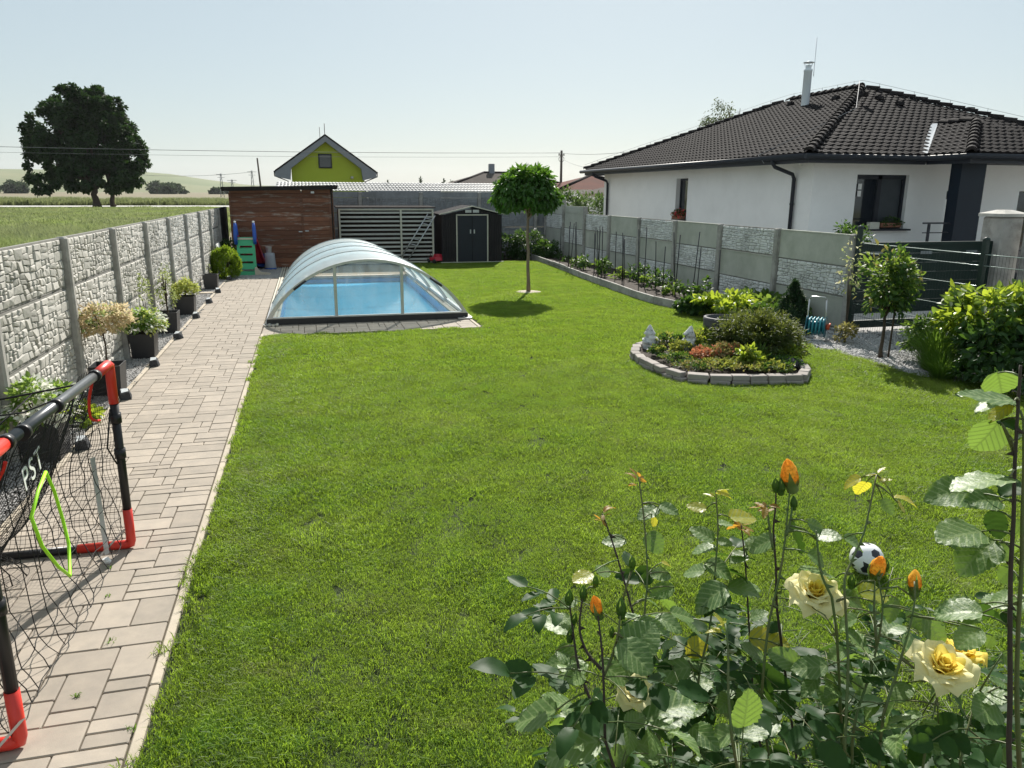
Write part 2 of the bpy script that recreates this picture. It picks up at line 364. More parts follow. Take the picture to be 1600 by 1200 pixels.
pbr('glass_dark', (.012, .016, .022), (.016, .02, .026), .06, 2, 0, 20, spec=.9)
pbr('blind', (.03, .04, .05), (.045, .055, .065), .5, 4, 0, 40)
pbr('green_steel', (.004, .018, .014), (.005, .022, .017), .5, 4, .05, 60, spec=.5)
pbr('wire_bright', (.35, .42, .38), (.3, .36, .33), .3, 20, 0, 60, metal=.6)
pbr('black_plastic', (.018, .018, .02), (.024, .024, .026), .42, 8, .1, 90, spec=.5)
pbr('planter_black', (.022, .023, .026), (.03, .03, .033), .5, 8, .15, 120, spec=.5)
pbr('goal_grey', (.13, .135, .14), (.10, .105, .11), .32, 8, .02, 90, metal=.5)
pbr('goal_red', (.70, .045, .03), (.62, .035, .022), .38, 6, .03, 90, coat=.2)
pbr('goal_black', (.012, .012, .014), (.018, .018, .02), .4, 6, .03, 90)
pbr('cord_black', (.012, .012, .012), (.02, .02, .02), .8, 6, 0, 90)
pbr('cord_red', (.75, .03, .015), (.6, .02, .01), .6, 6, 0, 90)
pbr('cord_lime', (.42, .90, .03), (.36, .8, .02), .5, 6, 0, 90)
pbr('silver_strap', (.55, .55, .55), (.45, .45, .45), .45, 6, .1, 90, metal=.2)
pbr('white_paint', (.78, .78, .76), (.7, .7, .68), .6, 6, .05, 60)
pbr('paper_white', (.8, .8, .79), (.75, .75, .74), .8, 30, .3, 90)
pbr('slide_green', (.06, .42, .20), (.05, .37, .18), .4, 4, .03, 40)
pbr('slide_blue', (.025, .10, .45), (.02, .085, .38), .38, 4, .03, 40)
pbr('slide_red', (.55, .03, .055), (.48, .025, .045), .38, 4, .03, 40)
pbr('slide_cream', (.62, .56, .44), (.56, .5, .4), .5, 4, .03, 40)
pbr('bag_grey', (.36, .38, .42), (.30, .32, .36), .6, 6, .3, 20)
pbr('blue_plastic', (.02, .08, .35), (.02, .07, .3), .4, 6, .03, 20)
pbr('bark', (.105, .080, .058), (.065, .05, .037), .95, 14, 1.0, 40, stretch=(1, 1, .35), bdist=.01)
pbr('bark_pale', (.24, .18, .12), (.17, .13, .09), .9, 14, .6, 60, stretch=(1, 1, .35))
pbr('mulch', (.50, .44, .36), (.36, .31, .25), .95, 25, .8, 70, bdist=.01)
pbr('statue_stone', (.74, .75, .74), (.5, .51, .5), .95, 14, .8, 60, stain=(.08, .09, .08), sscale=11, bdist=.01, slo=.5, shi=.62)
pbr('terracotta', (.26, .12, .075), (.2, .09, .06), .9, 9, .4, 60)
pbr('edging_block', (.33, .295, .27), (.27, .245, .225), .92, 9, .5, 130, objrand=.15, bdist=.003)
pbr('tub_grey', (.075, .075, .08), (.06, .06, .064), .7, 6, .2, 60)
pbr('hose_blue', (.03, .19, .26), (.025, .16, .22), .4, 6, .02, 60)
pbr('hose_cyan', (.05, .30, .36), (.04, .26, .32), .4, 6, .02, 60)
pbr('reel_orange', (.65, .12, .05), (.6, .1, .04), .5, 6, .02, 60)
pbr('rock_dark', (.055, .058, .065), (.035, .037, .042), .8, 12, .8, 40, bdist=.01)
pbr('frost_lens', (.62, .65, .68), (.55, .58, .6), .3, 12, .1, 40)
pbr('pool_wall', (.20, .58, .82), (.17, .54, .80), .4, 2, 0, 20)
pbr('pool_dark', (.05, .30, .62), (.05, .27, .58), .4, 2, 0, 20)
pbr('pole_wood', (.12, .10, .085), (.09, .08, .07), .9, 6, .2, 20)
pbr('pylon_steel', (.25, .27, .28), (.2, .22, .23), .6, 6, 0, 20)
pbr('wire_dark', (.13, .14, .15), (.12, .13, .14), .6, 6, 0, 20)
pbr('ball_white', (.8, .8, .8), (.76, .76, .77), .35, 6, 0, 20, coat=.3)
pbr('ball_black', (.02, .02, .03), (.03, .03, .04), .35, 6, 0, 20, coat=.3)
pbr('tarmac', (.16, .16, .16), (.13, .13, .13), .9, 3, .3, 60)
pbr('yard_gravel', (.42, .41, .40), (.32, .31, .30), .9, 12, .6, 50)
# foliage
leafm('grass_blade', (.042, .115, .009), (.138, .228, .027), .47, .5, (.40, .59, .045), .35, big=(.21, .26, .045), bigscale=.8, dry=(.25, .23, .10))
leafm('meadow_blade', (.13, .165, .085), (.24, .265, .15), .36, .7, (.42, .48, .2), .2, big=(.22, .30, .05), bigscale=.12, dry=(.40, .36, .22))
leafm('verge_blade', (.12, .15, .06), (.20, .22, .11), .35, .6, (.35, .4, .16), .2)
leafm('leaf_chestnut', (.013, .034, .009), (.030, .066, .016), .24, .6, (.05, .12, .015), .3)
leafm('leaf_ball', (.030, .085, .012), (.055, .14, .02), .33, .45, (.20, .42, .03), .45)
leafm('leaf_birch', (.06, .08, .045), (.09, .11, .06), .3, .6, (.2, .26, .1), .3)
leafm('leaf_hedge', (.035, .075, .022), (.07, .12, .035), .28, .5, (.2, .32, .06), .35)
leafm('leaf_far', (.028, .048, .022), (.045, .068, .03), .2, .7, None, .2)
leafm('leaf_thuja', (.06, .13, .014), (.15, .23, .02), .42, .6, (.42, .58, .04), .3)
leafm('leaf_spruce', (.018, .045, .02), (.03, .065, .028), .2, .6, (.08, .16, .04), .3)
leafm('leaf_juniper', (.028, .06, .016), (.085, .12, .026), .3, .55, (.28, .32, .05), .35)
leafm('leaf_rose_far', (.035, .09, .02), (.07, .15, .03), .42, .45, (.34, .48, .06), .35)
leafm('leaf_dark', (.022, .06, .016), (.045, .10, .025), .3, .5, (.16, .3, .03), .3)
leafm('leaf_bright', (.10, .20, .02), (.20, .30, .03), .5, .35, (.55, .65, .05), .5)
leafm('leaf_hydrangea', (.08, .17, .03), (.15, .26, .05), .42, .5, (.4, .55, .1), .4)
leafm('leaf_willow', (.50, .44, .26), (.62, .45, .33), .4, .6, (.85, .75, .45), .2)
leafm('leaf_young', (.16, .24, .07), (.26, .32, .12), .4, .6, (.5, .55, .2), .2)
leafm('leaf_variegated', (.25, .33, .05), (.50, .50, .16), .4, .6, (.7, .75, .2), .2)
leafm('sedum_green', (.12, .20, .03), (.22, .27, .05), .35, .6, (.5, .5, .08), .3)
leafm('sedum_red', (.42, .11, .06), (.34, .22, .10), .3, .6, (.8, .3, .15), .3)
leafm('sedum_olive', (.16, .17, .05), (.24, .20, .08), .3, .6, (.5, .45, .12), .3)
leafm('strap_leaf', (.05, .12, .02), (.10, .20, .03), .4, .4, (.3, .5, .05), .4)
leafm('petal_white', (.75, .78, .66), (.8, .8, .74), .35, .7, (.9, .9, .8), .2)
leafm('petal_red', (.45, .04, .05), (.6, .08, .08), .3, .6, (.8, .15, .1), .2)
leafm('rose_leaf', (.065, .135, .035), (.12, .205, .06), .38, .45, (.32, .50, .06), .45, vein=True)
leafm('rose_leaf_shade', (.012, .042, .010), (.024, .066, .016), .26, .5, (.16, .32, .03), .15)  # darkened copy of the rose leaf, shade inside the bush put into its colour
leafm('rose_leaf_young', (.30, .33, .03), (.42, .36, .03), .5, .35, (.8, .75, .05), .5, vein=True)
leafm('rose_leaf_bronze', (.20, .10, .025), (.34, .20, .03), .5, .5, (.80, .42, .05), .3, vein=True)
leafm('petal_cream', (.90, .82, .40), (.90, .86, .54), .42, .6, (.98, .90, .50), .2)
leafm('petal_yellow', (.94, .68, .07), (.94, .78, .20), .45, .6, (1, .85, .2), .2)
leafm('petal_orange', (.86, .26, .02), (.85, .40, .05), .4, .55, (1, .5, .05), .2, big=(.90, .62, .08), bigscale=55)
pbr('rose_stem', (.07, .14, .035), (.11, .10, .035), .5, 18, .2, 90)
pbr('rose_stem_old', (.05, .035, .025), (.035, .028, .02), .7, 18, .4, 90)
def glassy(name, tint, frost, fcol, rough=.08, gloss=.12, lo=.55, hi=1.4):
    m, nt, out = _mat(name)
    t = nt.nodes.new('ShaderNodeBsdfTransparent'); t.inputs[0].default_value = rgba(tint)
    d = nt.nodes.new('ShaderNodeBsdfDiffuse'); d.inputs[0].default_value = rgba(fcol)
    tr = nt.nodes.new('ShaderNodeBsdfTranslucent'); tr.inputs[0].default_value = rgba(fcol)
    g = nt.nodes.new('ShaderNodeBsdfGlossy'); g.inputs['Roughness'].default_value = rough
    m1 = nt.nodes.new('ShaderNodeMixShader'); m1.inputs[0].default_value = .5; nt.links.new(d.outputs[0], m1.inputs[1]); nt.links.new(tr.outputs[0], m1.inputs[2])
    gg = nt.nodes.new('ShaderNodeNewGeometry')
    fr = nt.nodes.new('ShaderNodeMapRange'); fr.inputs[1].default_value = .3; fr.inputs[2].default_value = .75; fr.inputs[3].default_value = frost*lo; fr.inputs[4].default_value = min(1, frost*hi)
    mp = nt.nodes.new('ShaderNodeMapping'); mp.inputs['Scale'].default_value = (3, .6, 1); nt.links.new(gg.outputs['Position'], mp.inputs[0])
    nt.links.new(noise(nt, mp.outputs[0], 2.2, 5), fr.inputs[0])
    m2 = nt.nodes.new('ShaderNodeMixShader'); nt.links.new(fr.outputs[0], m2.inputs[0]); nt.links.new(t.outputs[0], m2.inputs[1]); nt.links.new(m1.outputs[0], m2.inputs[2])
    fz = nt.nodes.new('ShaderNodeFresnel'); fz.inputs[0].default_value = 1.5
    mm = nt.nodes.new('ShaderNodeMath'); mm.operation = 'MULTIPLY'; mm.inputs[1].default_value = gloss*8; mm.use_clamp = True; nt.links.new(fz.outputs[0], mm.inputs[0])
    m3 = nt.nodes.new('ShaderNodeMixShader'); nt.links.new(mm.outputs[0], m3.inputs[0]); nt.links.new(m2.outputs[0], m3.inputs[1]); nt.links.new(g.outputs[0], m3.inputs[2])
    nt.links.new(m3.outputs[0], out.inputs[0])
glassy('poly_roof', (.95, .99, .98), .6, (.86, .91, .89), .35, .02, .92, 1.1)
glassy('poly_front', (.98, .99, 1), .22, (.80, .92, .97), .08, .03)
glassy('window_glass', (.5, .55, .6), .05, (.1, .1, .1), .03, .12)
def watermat():
    m, nt, out = _mat('pool_water'); g = nt.nodes.new('ShaderNodeNewGeometry')
    t = nt.nodes.new('ShaderNodeBsdfTransparent'); t.inputs[0].default_value = (.55, .9, 1, 1)
    d = nt.nodes.new('ShaderNodeBsdfDiffuse'); d.inputs[0].default_value = (.16, .66, 1, 1)
    gl = nt.nodes.new('ShaderNodeBsdfGlossy'); gl.inputs['Roughness'].default_value = .04
    b = nt.nodes.new('ShaderNodeBump'); b.inputs['Strength'].default_value = .2; b.inputs['Distance'].default_value = .02
    nt.links.new(noise(nt, g.outputs['Position'], 5, 3), b.inputs['Height']); nt.links.new(b.outputs[0], gl.inputs['Normal'])
    f = nt.nodes.new('ShaderNodeFresnel'); f.inputs[0].default_value = 1.33; nt.links.new(b.outputs[0], f.inputs['Normal'])
    a = nt.nodes.new('ShaderNodeMixShader'); a.inputs[0].default_value = .72; nt.links.new(t.outputs[0], a.inputs[1]); nt.links.new(d.outputs[0], a.inputs[2])
    c = nt.nodes.new('ShaderNodeMixShader'); nt.links.new(f.outputs[0], c.inputs[0]); nt.links.new(a.outputs[0], c.inputs[1]); nt.links.new(gl.outputs[0], c.inputs[2])
    nt.links.new(c.outputs[0], out.inputs[0])
watermat()

# ------------------------------------------------------------------ ground
def sheet(name, poly, z, mat, sub=None):
    b = MB(); b.add([(x, y, z) for x, y in poly], [tuple(range(len(poly)))]); return kind(b.build(name, mat), 'structure')
PX0, PX1 = -0.58, 2.46; PY0, PY1 = 13.35, 20.4           # pool basin
# ground sheet with a hole where the pool sits
b = MB(); G0 = 6000; Z = -.05
b.add([(-G0, -60, Z), (G0, -60, Z), (G0, PY0, Z), (-G0, PY0, Z)], [(0, 1, 2, 3)])
b.add([(-G0, PY0, Z), (PX0, PY0, Z), (PX0, PY1, Z), (-G0, PY1, Z)], [(0, 1, 2, 3)])
b.add([(PX1, PY0, Z), (G0, PY0, Z), (G0, PY1, Z), (PX1, PY1, Z)], [(0, 1, 2, 3)])
b.add([(-G0, PY1, Z), (G0, PY1, Z), (G0, 8000, Z), (-G0, 8000, Z)], [(0, 1, 2, 3)])
kind(b.build('ground', 'field_brown'), 'structure')
LAWN = [(-.76, -1), (7.0, -1), (7.6, 5.8), (7.35, 6.9), (7.0, 7.8), (7.1, 8.5), (6.95, 9.4), (6.9, 10.4), (6.93, 12.4), (6.62, 13.5), (6.55, 15), (6.68, 17), (6.86, 20), (7.1, 24.0), (2.9, 24.0), (2.9, 20.6), (2.68, 20.6), (2.68, 12.08), (-.76, 12.15)]
b = MB(); b.add([(x, y, -.02) for x, y in LAWN], [tuple(range(len(LAWN)))]); kind(b.build('lawn', 'turf_soil'), 'structure')
ISL = [(4.09, 9.32), (4.0, 8.85), (4.03, 8.2), (4.14, 7.85), (4.62, 7.62), (5.5, 7.46), (5.75, 7.73), (6.08, 8.5), (6.15, 9.1), (5.7, 9.75), (4.6, 9.95), (4.3, 9.75)]
sheet('meadow', [(-60, -20), (-2.55, -20), (-2.55, 25.3), (-12.3, 117.4), (-60, 113)], -.025, 'meadow_soil')
sheet('road', [(-160, 105), (-12.3, 118.6), (40, 123.5), (40, 131.5), (-12.3, 128.5), (-160, 117)], -.02, 'road_pale')
sheet('soil_bed', [(6.9, 12.3), (8.22, 12.3), (8.22, 26.7), (7.2, 26.7), (7.2, 24.5), (6.95, 21.9), (6.7, 17.6), (6.6, 14), (6.9, 12.7)], .10, 'soil')
sheet('gravel_strip', [(-2.36, -1), (-2.06, -1), (-2.06, 20.35), (-2.36, 20.35)], -.012, 'gravel_bed')
sheet('gravel_patch', [(-2.36, 20.36), (-.82, 20.36), (-.82, 23.3), (-2.36, 23.3)], -.012, 'gravel_bed')
sheet('gravel_border', [(6.95, 12.25), (6.9, 10.4), (6.95, 9.4), (7.1, 8.5), (7.0, 7.8), (7.35, 6.9), (7.6, 5.8), (9.0, 5.8), (9.0, 10.3), (8.22, 10.38), (8.22, 12.25)], -.012, 'gravel_bed')
sheet('soil_patch', [(-2.3, 24.02), (7.18, 24.02), (7.18, 26.8), (-2.3, 26.8)], -.03, 'soil')
sheet('neighbour_yard', [(8.36, 10.42), (30, 10.42), (30, 32), (8.36, 32)], -.03, 'yard_gravel')
sheet('driveway', [(9.01, -2), (30, -2), (30, 10.4), (9.01, 10.4)], -.03, 'yard_gravel')
sheet('gravel_ground', [(-.8, -1.5), (7, -1.5), (7, 1.2), (1.6, 1.55), (.9, 1.2), (-.8, .6)], -.010, 'gravel_bed')
# hills on the left horizon
def hill(name, pts, depth, mat):
    b = MB(); n = len(pts); V = []; K = 8
    for k in range(K+1):
        t = k/K; s = math.sin(t*math.pi/2) if t < 1 else 1
        for x, y, h in pts: V.append((x*(1+.25*t), y+depth*t, -1+(h+1)*(math.sin(t*math.pi*.5)**.8)*(1+.05*math.sin(x*.01+t*4))))
    F = [(k*n+i, k*n+i+1, (k+1)*n+i+1, (k+1)*n+i) for k in range(K) for i in range(n-1)]
    b.add(V, F, True); return kind(b.build(name, mat), 'structure')
hill('hill', [(-900, 900, 16), (-640, 1000, 30), (-470, 1080, 36), (-400, 1110, 36), (-330, 1130, 35), (-280, 1150, 35), (-235, 1170, 34), (-190, 1180, 30), (-150, 1190, 23), (-110, 1200, 17), (-60, 1210, 9), (0, 1220, 4), (60, 1230, 0)], 380, 'hill_green')
hill('hill', [(-2200, 2100, 80), (-1500, 2300, 88), (-1100, 2400, 86), (-800, 2500, 66), (-500, 2500, 45), (-200, 2500, 26), (200, 2500, 12), (700, 2400, 4), (1200, 2300, 0)], 700, 'hill_green')

# ------------------------------------------------------------------ grass, meadow, gravel (nobody could count them)
rs = np.random.default_rng(3)
P = gridpts(-.7, 7.7, 1.0, 24.1, .2, rs, .22); P = P[inpoly(P, LAWN)]; P = P[~inpoly(P, ISL)]
P = P[(P[:, 0] > -.66) & ~((P[:, 0]-4.65)**2+(P[:, 1]-16.3)**2 < .27**2) & ~((P[:, 0] > -.9) & (P[:, 0] < 2.85) & (P[:, 1] > 11.98))]
P = P[~inpoly(P, [(-.8, -1.5), (7, -1.5), (7, 1.05), (1.6, 1.4), (.9, 1.05), (-.8, .5)])]
ec = np.arange(1.2, 11.9, .15); P = np.concatenate([P, np.stack([-.575+rs.normal(size=len(ec))*.01, ec, 0*ec], 1), np.stack([-.47+rs.normal(size=len(ec))*.02, ec+.07, 0*ec], 1)])
near = P[P[:, 1] < 9]; far = P[P[:, 1] >= 9]
kind(scatter('grass', np.concatenate([near, near+np.array([.09, .1, 0])]), [tuft_tile(rs, .27, 600+60*q, .029, .0032, 1.5) for q in range(5)], 'grass_blade', (.6, 1.3), 5, wavy=.35), 'stuff')['label'] = 'short mown green lawn grass'
scatter('grass', far, [tuft_tile(rs, .31, 640, .032, .0055, 1.3) for _ in range(4)], 'grass_blade', (.75, 1.2), 6, wavy=.2)
# ragged longer blades along the lawn edges
def edgepts(poly, step, rs, jit=.02):
    out = []
    for (x1, y1), (x2, y2) in zip(poly[:-1], poly[1:]):
        n = max(1, int(math.hypot(x2-x1, y2-y1)/step)); t = (np.arange(n)+.5)/n
        out.append(np.stack([x1+(x2-x1)*t+rs.normal(size=n)*jit, y1+(y2-y1)*t+rs.normal(size=n)*jit, np.zeros(n)], 1))
    return np.concatenate(out)
E1 = np.concatenate([edgepts([(-.70, 1.2), (-.70, 12.0)], .045, rs, .022), edgepts([(-.7, 12.03), (2.75, 12.0), (2.8, 20.6)], .07, rs), edgepts(ISL+[ISL[0]], .07, rs, .03),
                     edgepts([(6.86, 12.4), (6.5, 13.5), (6.46, 15), (6.6, 17), (6.8, 20), (7.05, 24)], .07, rs), edgepts([(7.55, 5.8), (7.3, 6.9), (6.95, 7.8), (7.05, 8.5), (6.9, 9.4), (6.85, 10.4), (6.9, 12.3)], .07, rs)])
scatter('grass', E1, [tuft_tile(rs, .08, 50, .036, .004, 1.2) for _ in range(3)], 'grass_blade', (.6, 1.3), 8)
# meadow beyond the fence, higher and looser
Q = gridpts(-34, -3.25, 6, 118, .62, rs, .3); Q = Q[(Q[:, 0] < -2.7-.1*np.maximum(0, Q[:, 1]-26)) | (Q[:, 1] < 26)]; Q = Q[(Q[:, 0] > -4-.42*Q[:, 1])]
Qn = Q[Q[:, 1] < 45]
scatter('tall_grass', np.concatenate([Qn, Qn+np.array([-.31, .3, 0])]), [tuft_tile(rs, .7, 240, .36, .012, .9) for _ in range(4)], 'meadow_blade', (.4, 1.3), 9, wavy=.45)
Qf = gridpts(-60, -4, 45, 116, 1.3, rs, .5); Qf = Qf[(Qf[:, 0] > -6-.42*Qf[:, 1]) & (Qf[:, 0] < -2.7-.1*(Qf[:, 1]-26)) & (Qf[:, 1] < 104+.092*(Qf[:, 0]+12))]
scatter('tall_grass', Qf, [tuft_tile(rs, 1.7, 300, .26, .045, .9) for _ in range(3)], 'meadow_blade', (.4, 1.3), 10, wavy=.3)
# verge of dry high grass on the far side of the road
Qv = gridpts(-110, 20, 112, 150, 1.9, rs, .5); Qv = Qv[(Qv[:, 1] > 131+.085*(Qv[:, 0]))]
scatter('tall_grass', Qv, [tuft_tile(rs, 2.2, 260, .8, .09, .7) for _ in range(3)], 'verge_blade', (.6, 1.35), 11)
# gravel
gt = [stone_tile(rs, .12, 60, .0085) for _ in range(4)]
g1 = gridpts(-2.33, -2.08, 2, 12, .095, rs); g2 = gridpts(-2.33, -2.08, 12, 20.3, .11, rs)
scatter('gravel', np.concatenate([g1, g2]), gt, 'gravel_stone', (.9, 1.5), 12)
g3 = gridpts(-2.3, -.85, 20.4, 23.2, .16, rs); scatter('gravel', g3, gt, 'gravel_stone', (1.5, 2.2), 13)
g4 = gridpts(6.9, 8.2, 6, 12.2, .13, rs); g4 = g4[inpoly(g4, [(6.98, 12.2), (6.93, 10.4), (6.98, 9.4), (7.13, 8.5), (7.05, 7.8), (7.4, 6.9), (7.65, 5.8), (9, 5.8), (9, 10.2), (8.2, 10.3), (8.2, 12.2)])]
g4b = gridpts(8.2, 11, 8.5, 10.3, .16, rs)
scatter('gravel', np.concatenate([g4, g4b]), gt, 'gravel_white', (1.2, 1.9), 14)
g5 = gridpts(.2, 3.4, .4, 1.5, .09, rs); scatter('gravel', g5, gt, 'gravel_white', (1.0, 1.6), 15)

# ------------------------------------------------------------------ paved path and pool terrace
path = MB(); path.add([(-2.02, -1, -.012), (-.80, -1, -.012), (-.80, 20.33, -.012), (-2.02, 20.33, -.012)], [(0, 1, 2, 3)])
path.add([(-.8, 12.2, -.012), (2.66, 12.2, -.012), (2.66, 13.34, -.012), (-.8, 13.34, -.012)], [(0, 1, 2, 3)])
path.add([(-.8, 13.34, -.012), (PX0, 13.34, -.012), (PX0, 22.6, -.012), (-.8, 22.6, -.012)], [(0, 1, 2, 3)])
path.add([(PX1, 13.34, -.012), (2.66, 13.34, -.012), (2.66, 20.6, -.012), (PX1, 20.6, -.012)], [(0, 1, 2, 3)])
path.add([(PX0, 20.4, -.012), (PX1, 20.4, -.012), (PX1, 20.6, -.012), (PX0, 20.6, -.012)], [(0, 1, 2, 3)])
pathO = kind(path.build('path', 'joint_sand'), 'structure')
def paver_mesh(w, d):
    b = MB(); b.bbox((0, 0, 0), (w-.007, d-.007, .05), .004); return b.mesh('paver')
pm = {}
CELL = .0925
def pave(x0, y0, nx, ny, seed, rows=True):
    r = random.Random(seed); used = [[False]*ny for _ in range(nx)]; out = []
    for j in range(ny):
        for i in range(nx):
            if used[i][j]: continue
            opts = [(3, 2), (3, 2), (2, 2), (3, 1), (3, 1), (4, 2), (2, 3), (2, 1)]; r.shuffle(opts)
            for w, d in opts+[(2, 1), (1, 2), (1, 1)]:
                if i+w > nx or j+d > ny: continue
                if nx-(i+w) == 1: continue
                if all(not used[a][c] for a in range(i, i+w) for c in range(j, j+d)): break
            for a in range(i, i+w):
                for c in range(j, j+d): used[a][c] = True
            out.append((x0+(i+w/2)*CELL, y0+(j+d/2)*CELL, w, d))
    return out
pv = pave(-2.015, 1.35, 13, 205, 3) + pave(-.80, 12.2, 37, 12, 5)
pv += pave(-.80, 13.33, 2, 95, 6)
pv.sort(key=lambda q: math.hypot(q[0], q[1])); r = random.Random(5); restb = MB()
for k, (x, y, w, d) in enumerate(pv):
    z = -.025+r.uniform(-.0015, .0015)
    if k < 300:
        if (w, d) not in pm: pm[(w, d)] = paver_mesh(w*CELL, d*CELL)
        o = put('paver', pm[(w, d)], 'paver', pathO, (x, y, z), (r.gauss(0, .003), r.gauss(0, .003), r.gauss(0, .002)))
    else:
        restb.bbox((x, y, z), (w*CELL-.008, d*CELL-.008, .05), .004)
kind(restb.build('paving', 'paver', pathO), 'stuff')
def kerbrun(name, x0, x1, y0, y1, n, z=.0, along='Y', mat='kerb'):
    for i in range(n):
        if along == 'Y':
            l = (y1-y0)/n; b = MB(); b.bbox(((x0+x1)/2, y0+l*(i+.5), z-.05), (x1-x0, l-.006, .1), .006)
        else:
            l = (x1-x0)/n; b = MB(); b.bbox((x0+l*(i+.5), (y0+y1)/2, z-.05), (l-.006, y1-y0, .1), .006)
        b.build(name, mat, pathO)
kerbrun('kerb', -2.07, -2.022, 1.3, 20.3, 19, .012)
kerbrun('kerb', -.806, -.762, 1.3, 12.3, 11, .004)
kerbrun('kerb', -.76, 2.66, 12.13, 12.19, 3, .004, 'X')
kerbrun('kerb', 2.63, 2.68, 12.2, 20.6, 8, .004)
# small weeds in the joints
wr = np.random.default_rng(9)
for i, (x, y) in enumerate([(-.82, 3.0), (-1.1, 3.3), (-1.25, 4.55), (-1.05, 3.72), (-1.17, 4.2), (-.98, 2.62)]):
    v, f = tuft_tile(wr, .035, 16, .02, .005, 1.6); w = put('weed', npmesh('weed', v, f), 'strap_leaf', None, (x, y, 0))
    tag(w, ['small weed at the lawn kerb near the bottom left', 'weed tuft in a paver joint by the near goal post', 'weed beside the far goal post foot', 'tiny weed in a paving joint under the net shadow', 'weed tuft by the white scrap of paper', 'weed in a joint nearest the camera'][i], 'weed')

# ------------------------------------------------------------------ concrete fences
def cutpoly(poly, p, n):
    A = []; B = []
    for i in range(len(poly)):
        a, c = poly[i], poly[(i+1) % len(poly)]; da = (a[0]-p[0])*n[0]+(a[1]-p[1])*n[1]; dc = (c[0]-p[0])*n[0]+(c[1]-p[1])*n[1]
        (A if da >= 0 else B).append(a)
        if da*dc < 0:
            t = da/(da-dc); q = (a[0]+(c[0]-a[0])*t, a[1]+(c[1]-a[1])*t); A.append(q); B.append(q)
    return A, B
def stone_panel(L, H, seed, size=.14, gap=.006, depth=.019, flat=.55, skew=.22):
    """cast panel: backing slab with raised split-stone shapes. local x along, z up, +y out"""
    r = random.Random(seed); polys = []
    def rec(p, d):
        xs = [q[0] for q in p]; ys = [q[1] for q in p]; w, h = max(xs)-min(xs), max(ys)-min(ys)
        if d > 12 or (w < size*r.uniform(.8, 1.9) and h < size*flat*r.uniform(.7, 1.5)): polys.append(p); return
        vert = w > h*r.uniform(1.2, 2.6); t = r.uniform(.33, .67); a = r.gauss(0, skew)
        if vert: A, B = cutpoly(p, (min(xs)+w*t, (min(ys)+max(ys))/2), (math.cos(a), math.sin(a)))
        else: A, B = cutpoly(p, ((min(xs)+max(xs))/2, min(ys)+h*t), (math.sin(a*.35), math.cos(a*.35)))
        if len(A) > 2 and len(B) > 2: rec(A, d+1); rec(B, d+1)
        else: polys.append(p)
    rec([(.03, .02), (L-.03, .02), (L-.03, H-.02), (.03, H-.02)], 0)
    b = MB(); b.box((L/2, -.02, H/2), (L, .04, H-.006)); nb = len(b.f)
    for p in polys:
        cx = sum(q[0] for q in p)/len(p); cz = sum(q[1] for q in p)/len(p); n = len(p)
        rad = max(math.hypot(q[0]-cx, q[1]-cz) for q in p)
        def ins(q, g):
            l = math.hypot(q[0]-cx, q[1]-cz); k = max(.3, 1-g/max(l*.75, 1e-3)); return (cx+(q[0]-cx)*k, cz+(q[1]-cz)*k)
        h = depth*r.uniform(.45, 1.15); tx, tz = r.gauss(0, .09), r.gauss(0, .11)
        o1 = [ins(q, gap) for q in p]; o2 = [ins(q, gap+.010) for q in p]
        def hh(q): return max(.004, min(depth*1.6, h+tx*(q[0]-cx)+tz*(q[1]-cz)+r.gauss(0, .0015)))
        vs = [(q[0], .0, q[1]) for q in o1]+[(q[0], hh(q), q[1]) for q in o2]
        vs.append((cx, hh((cx, cz))+.003, cz))
        b.add(vs, [(i, n+i, n+(i+1) % n, (i+1) % n) for i in range(n)]+[(n+i, 2*n, n+(i+1) % n) for i in range(n)])
    me = b.mesh('concrete_panel'); me['nb'] = nb; return me
PL = 1.97
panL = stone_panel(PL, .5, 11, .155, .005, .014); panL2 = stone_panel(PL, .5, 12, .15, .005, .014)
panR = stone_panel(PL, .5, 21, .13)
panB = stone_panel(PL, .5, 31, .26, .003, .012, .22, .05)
bs = MB(); bs.box((PL/2, -.02, .25), (PL, .044, .494)); bs.box((PL/2, .006, .486), (PL, .012, .02)); bs.box((PL/2, .006, .012), (PL, .012, .02)); panS = bs.mesh('concrete_panel')
panS2 = panS.copy(); panS2.name = 'concrete_panel'
bs = MB(); bs.box((PL/2, -.02, .1), (PL, .044, .194)); panSs = bs.mesh('concrete_panel')
panSb = panSs.copy(); panSb.name = 'concrete_panel'
def post_mesh(h, front=.075, back=.05, w=.11):
    b = MB(); b.bbox((0, (front-back)/2, h/2), (w, front+back, h), .018); return b.mesh('post')
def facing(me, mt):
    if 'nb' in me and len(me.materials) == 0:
        me.materials.append(M[mt]); me.materials.append(M['panel_joint_shade']); k = me['nb']
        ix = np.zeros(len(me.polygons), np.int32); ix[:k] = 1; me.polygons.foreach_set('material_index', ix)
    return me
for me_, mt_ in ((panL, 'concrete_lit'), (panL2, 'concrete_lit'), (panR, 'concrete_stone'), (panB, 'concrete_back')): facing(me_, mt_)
# left fence: runs along Y at x=-2.42, panels face +X
F = thing('concrete_fence', 'long pale concrete fence of split-stone panels with dark edged posts along the paved path', 'fence', (-2.42, 0, 0))
pmL = post_mesh(1.965, .065, .05, .085); RZ = -math.pi/2
for k in range(-4, 8):
    y = 8.71+2.05*k
    put('post', pmL, 'concrete_post', F, (0, y, -.27), (0, 0, RZ))
    for j in range(4):
        if k == 7 and j >= 0: me, mt = panS, 'concrete_back'
        else: me, mt = (panL if (j+k) % 3 else panL2), 'concrete_lit'
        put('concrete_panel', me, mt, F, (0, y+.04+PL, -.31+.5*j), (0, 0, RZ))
put('post', pmL, 'concrete_post', F, (0, 8.71+2.05*8, -.27), (0, 0, RZ))
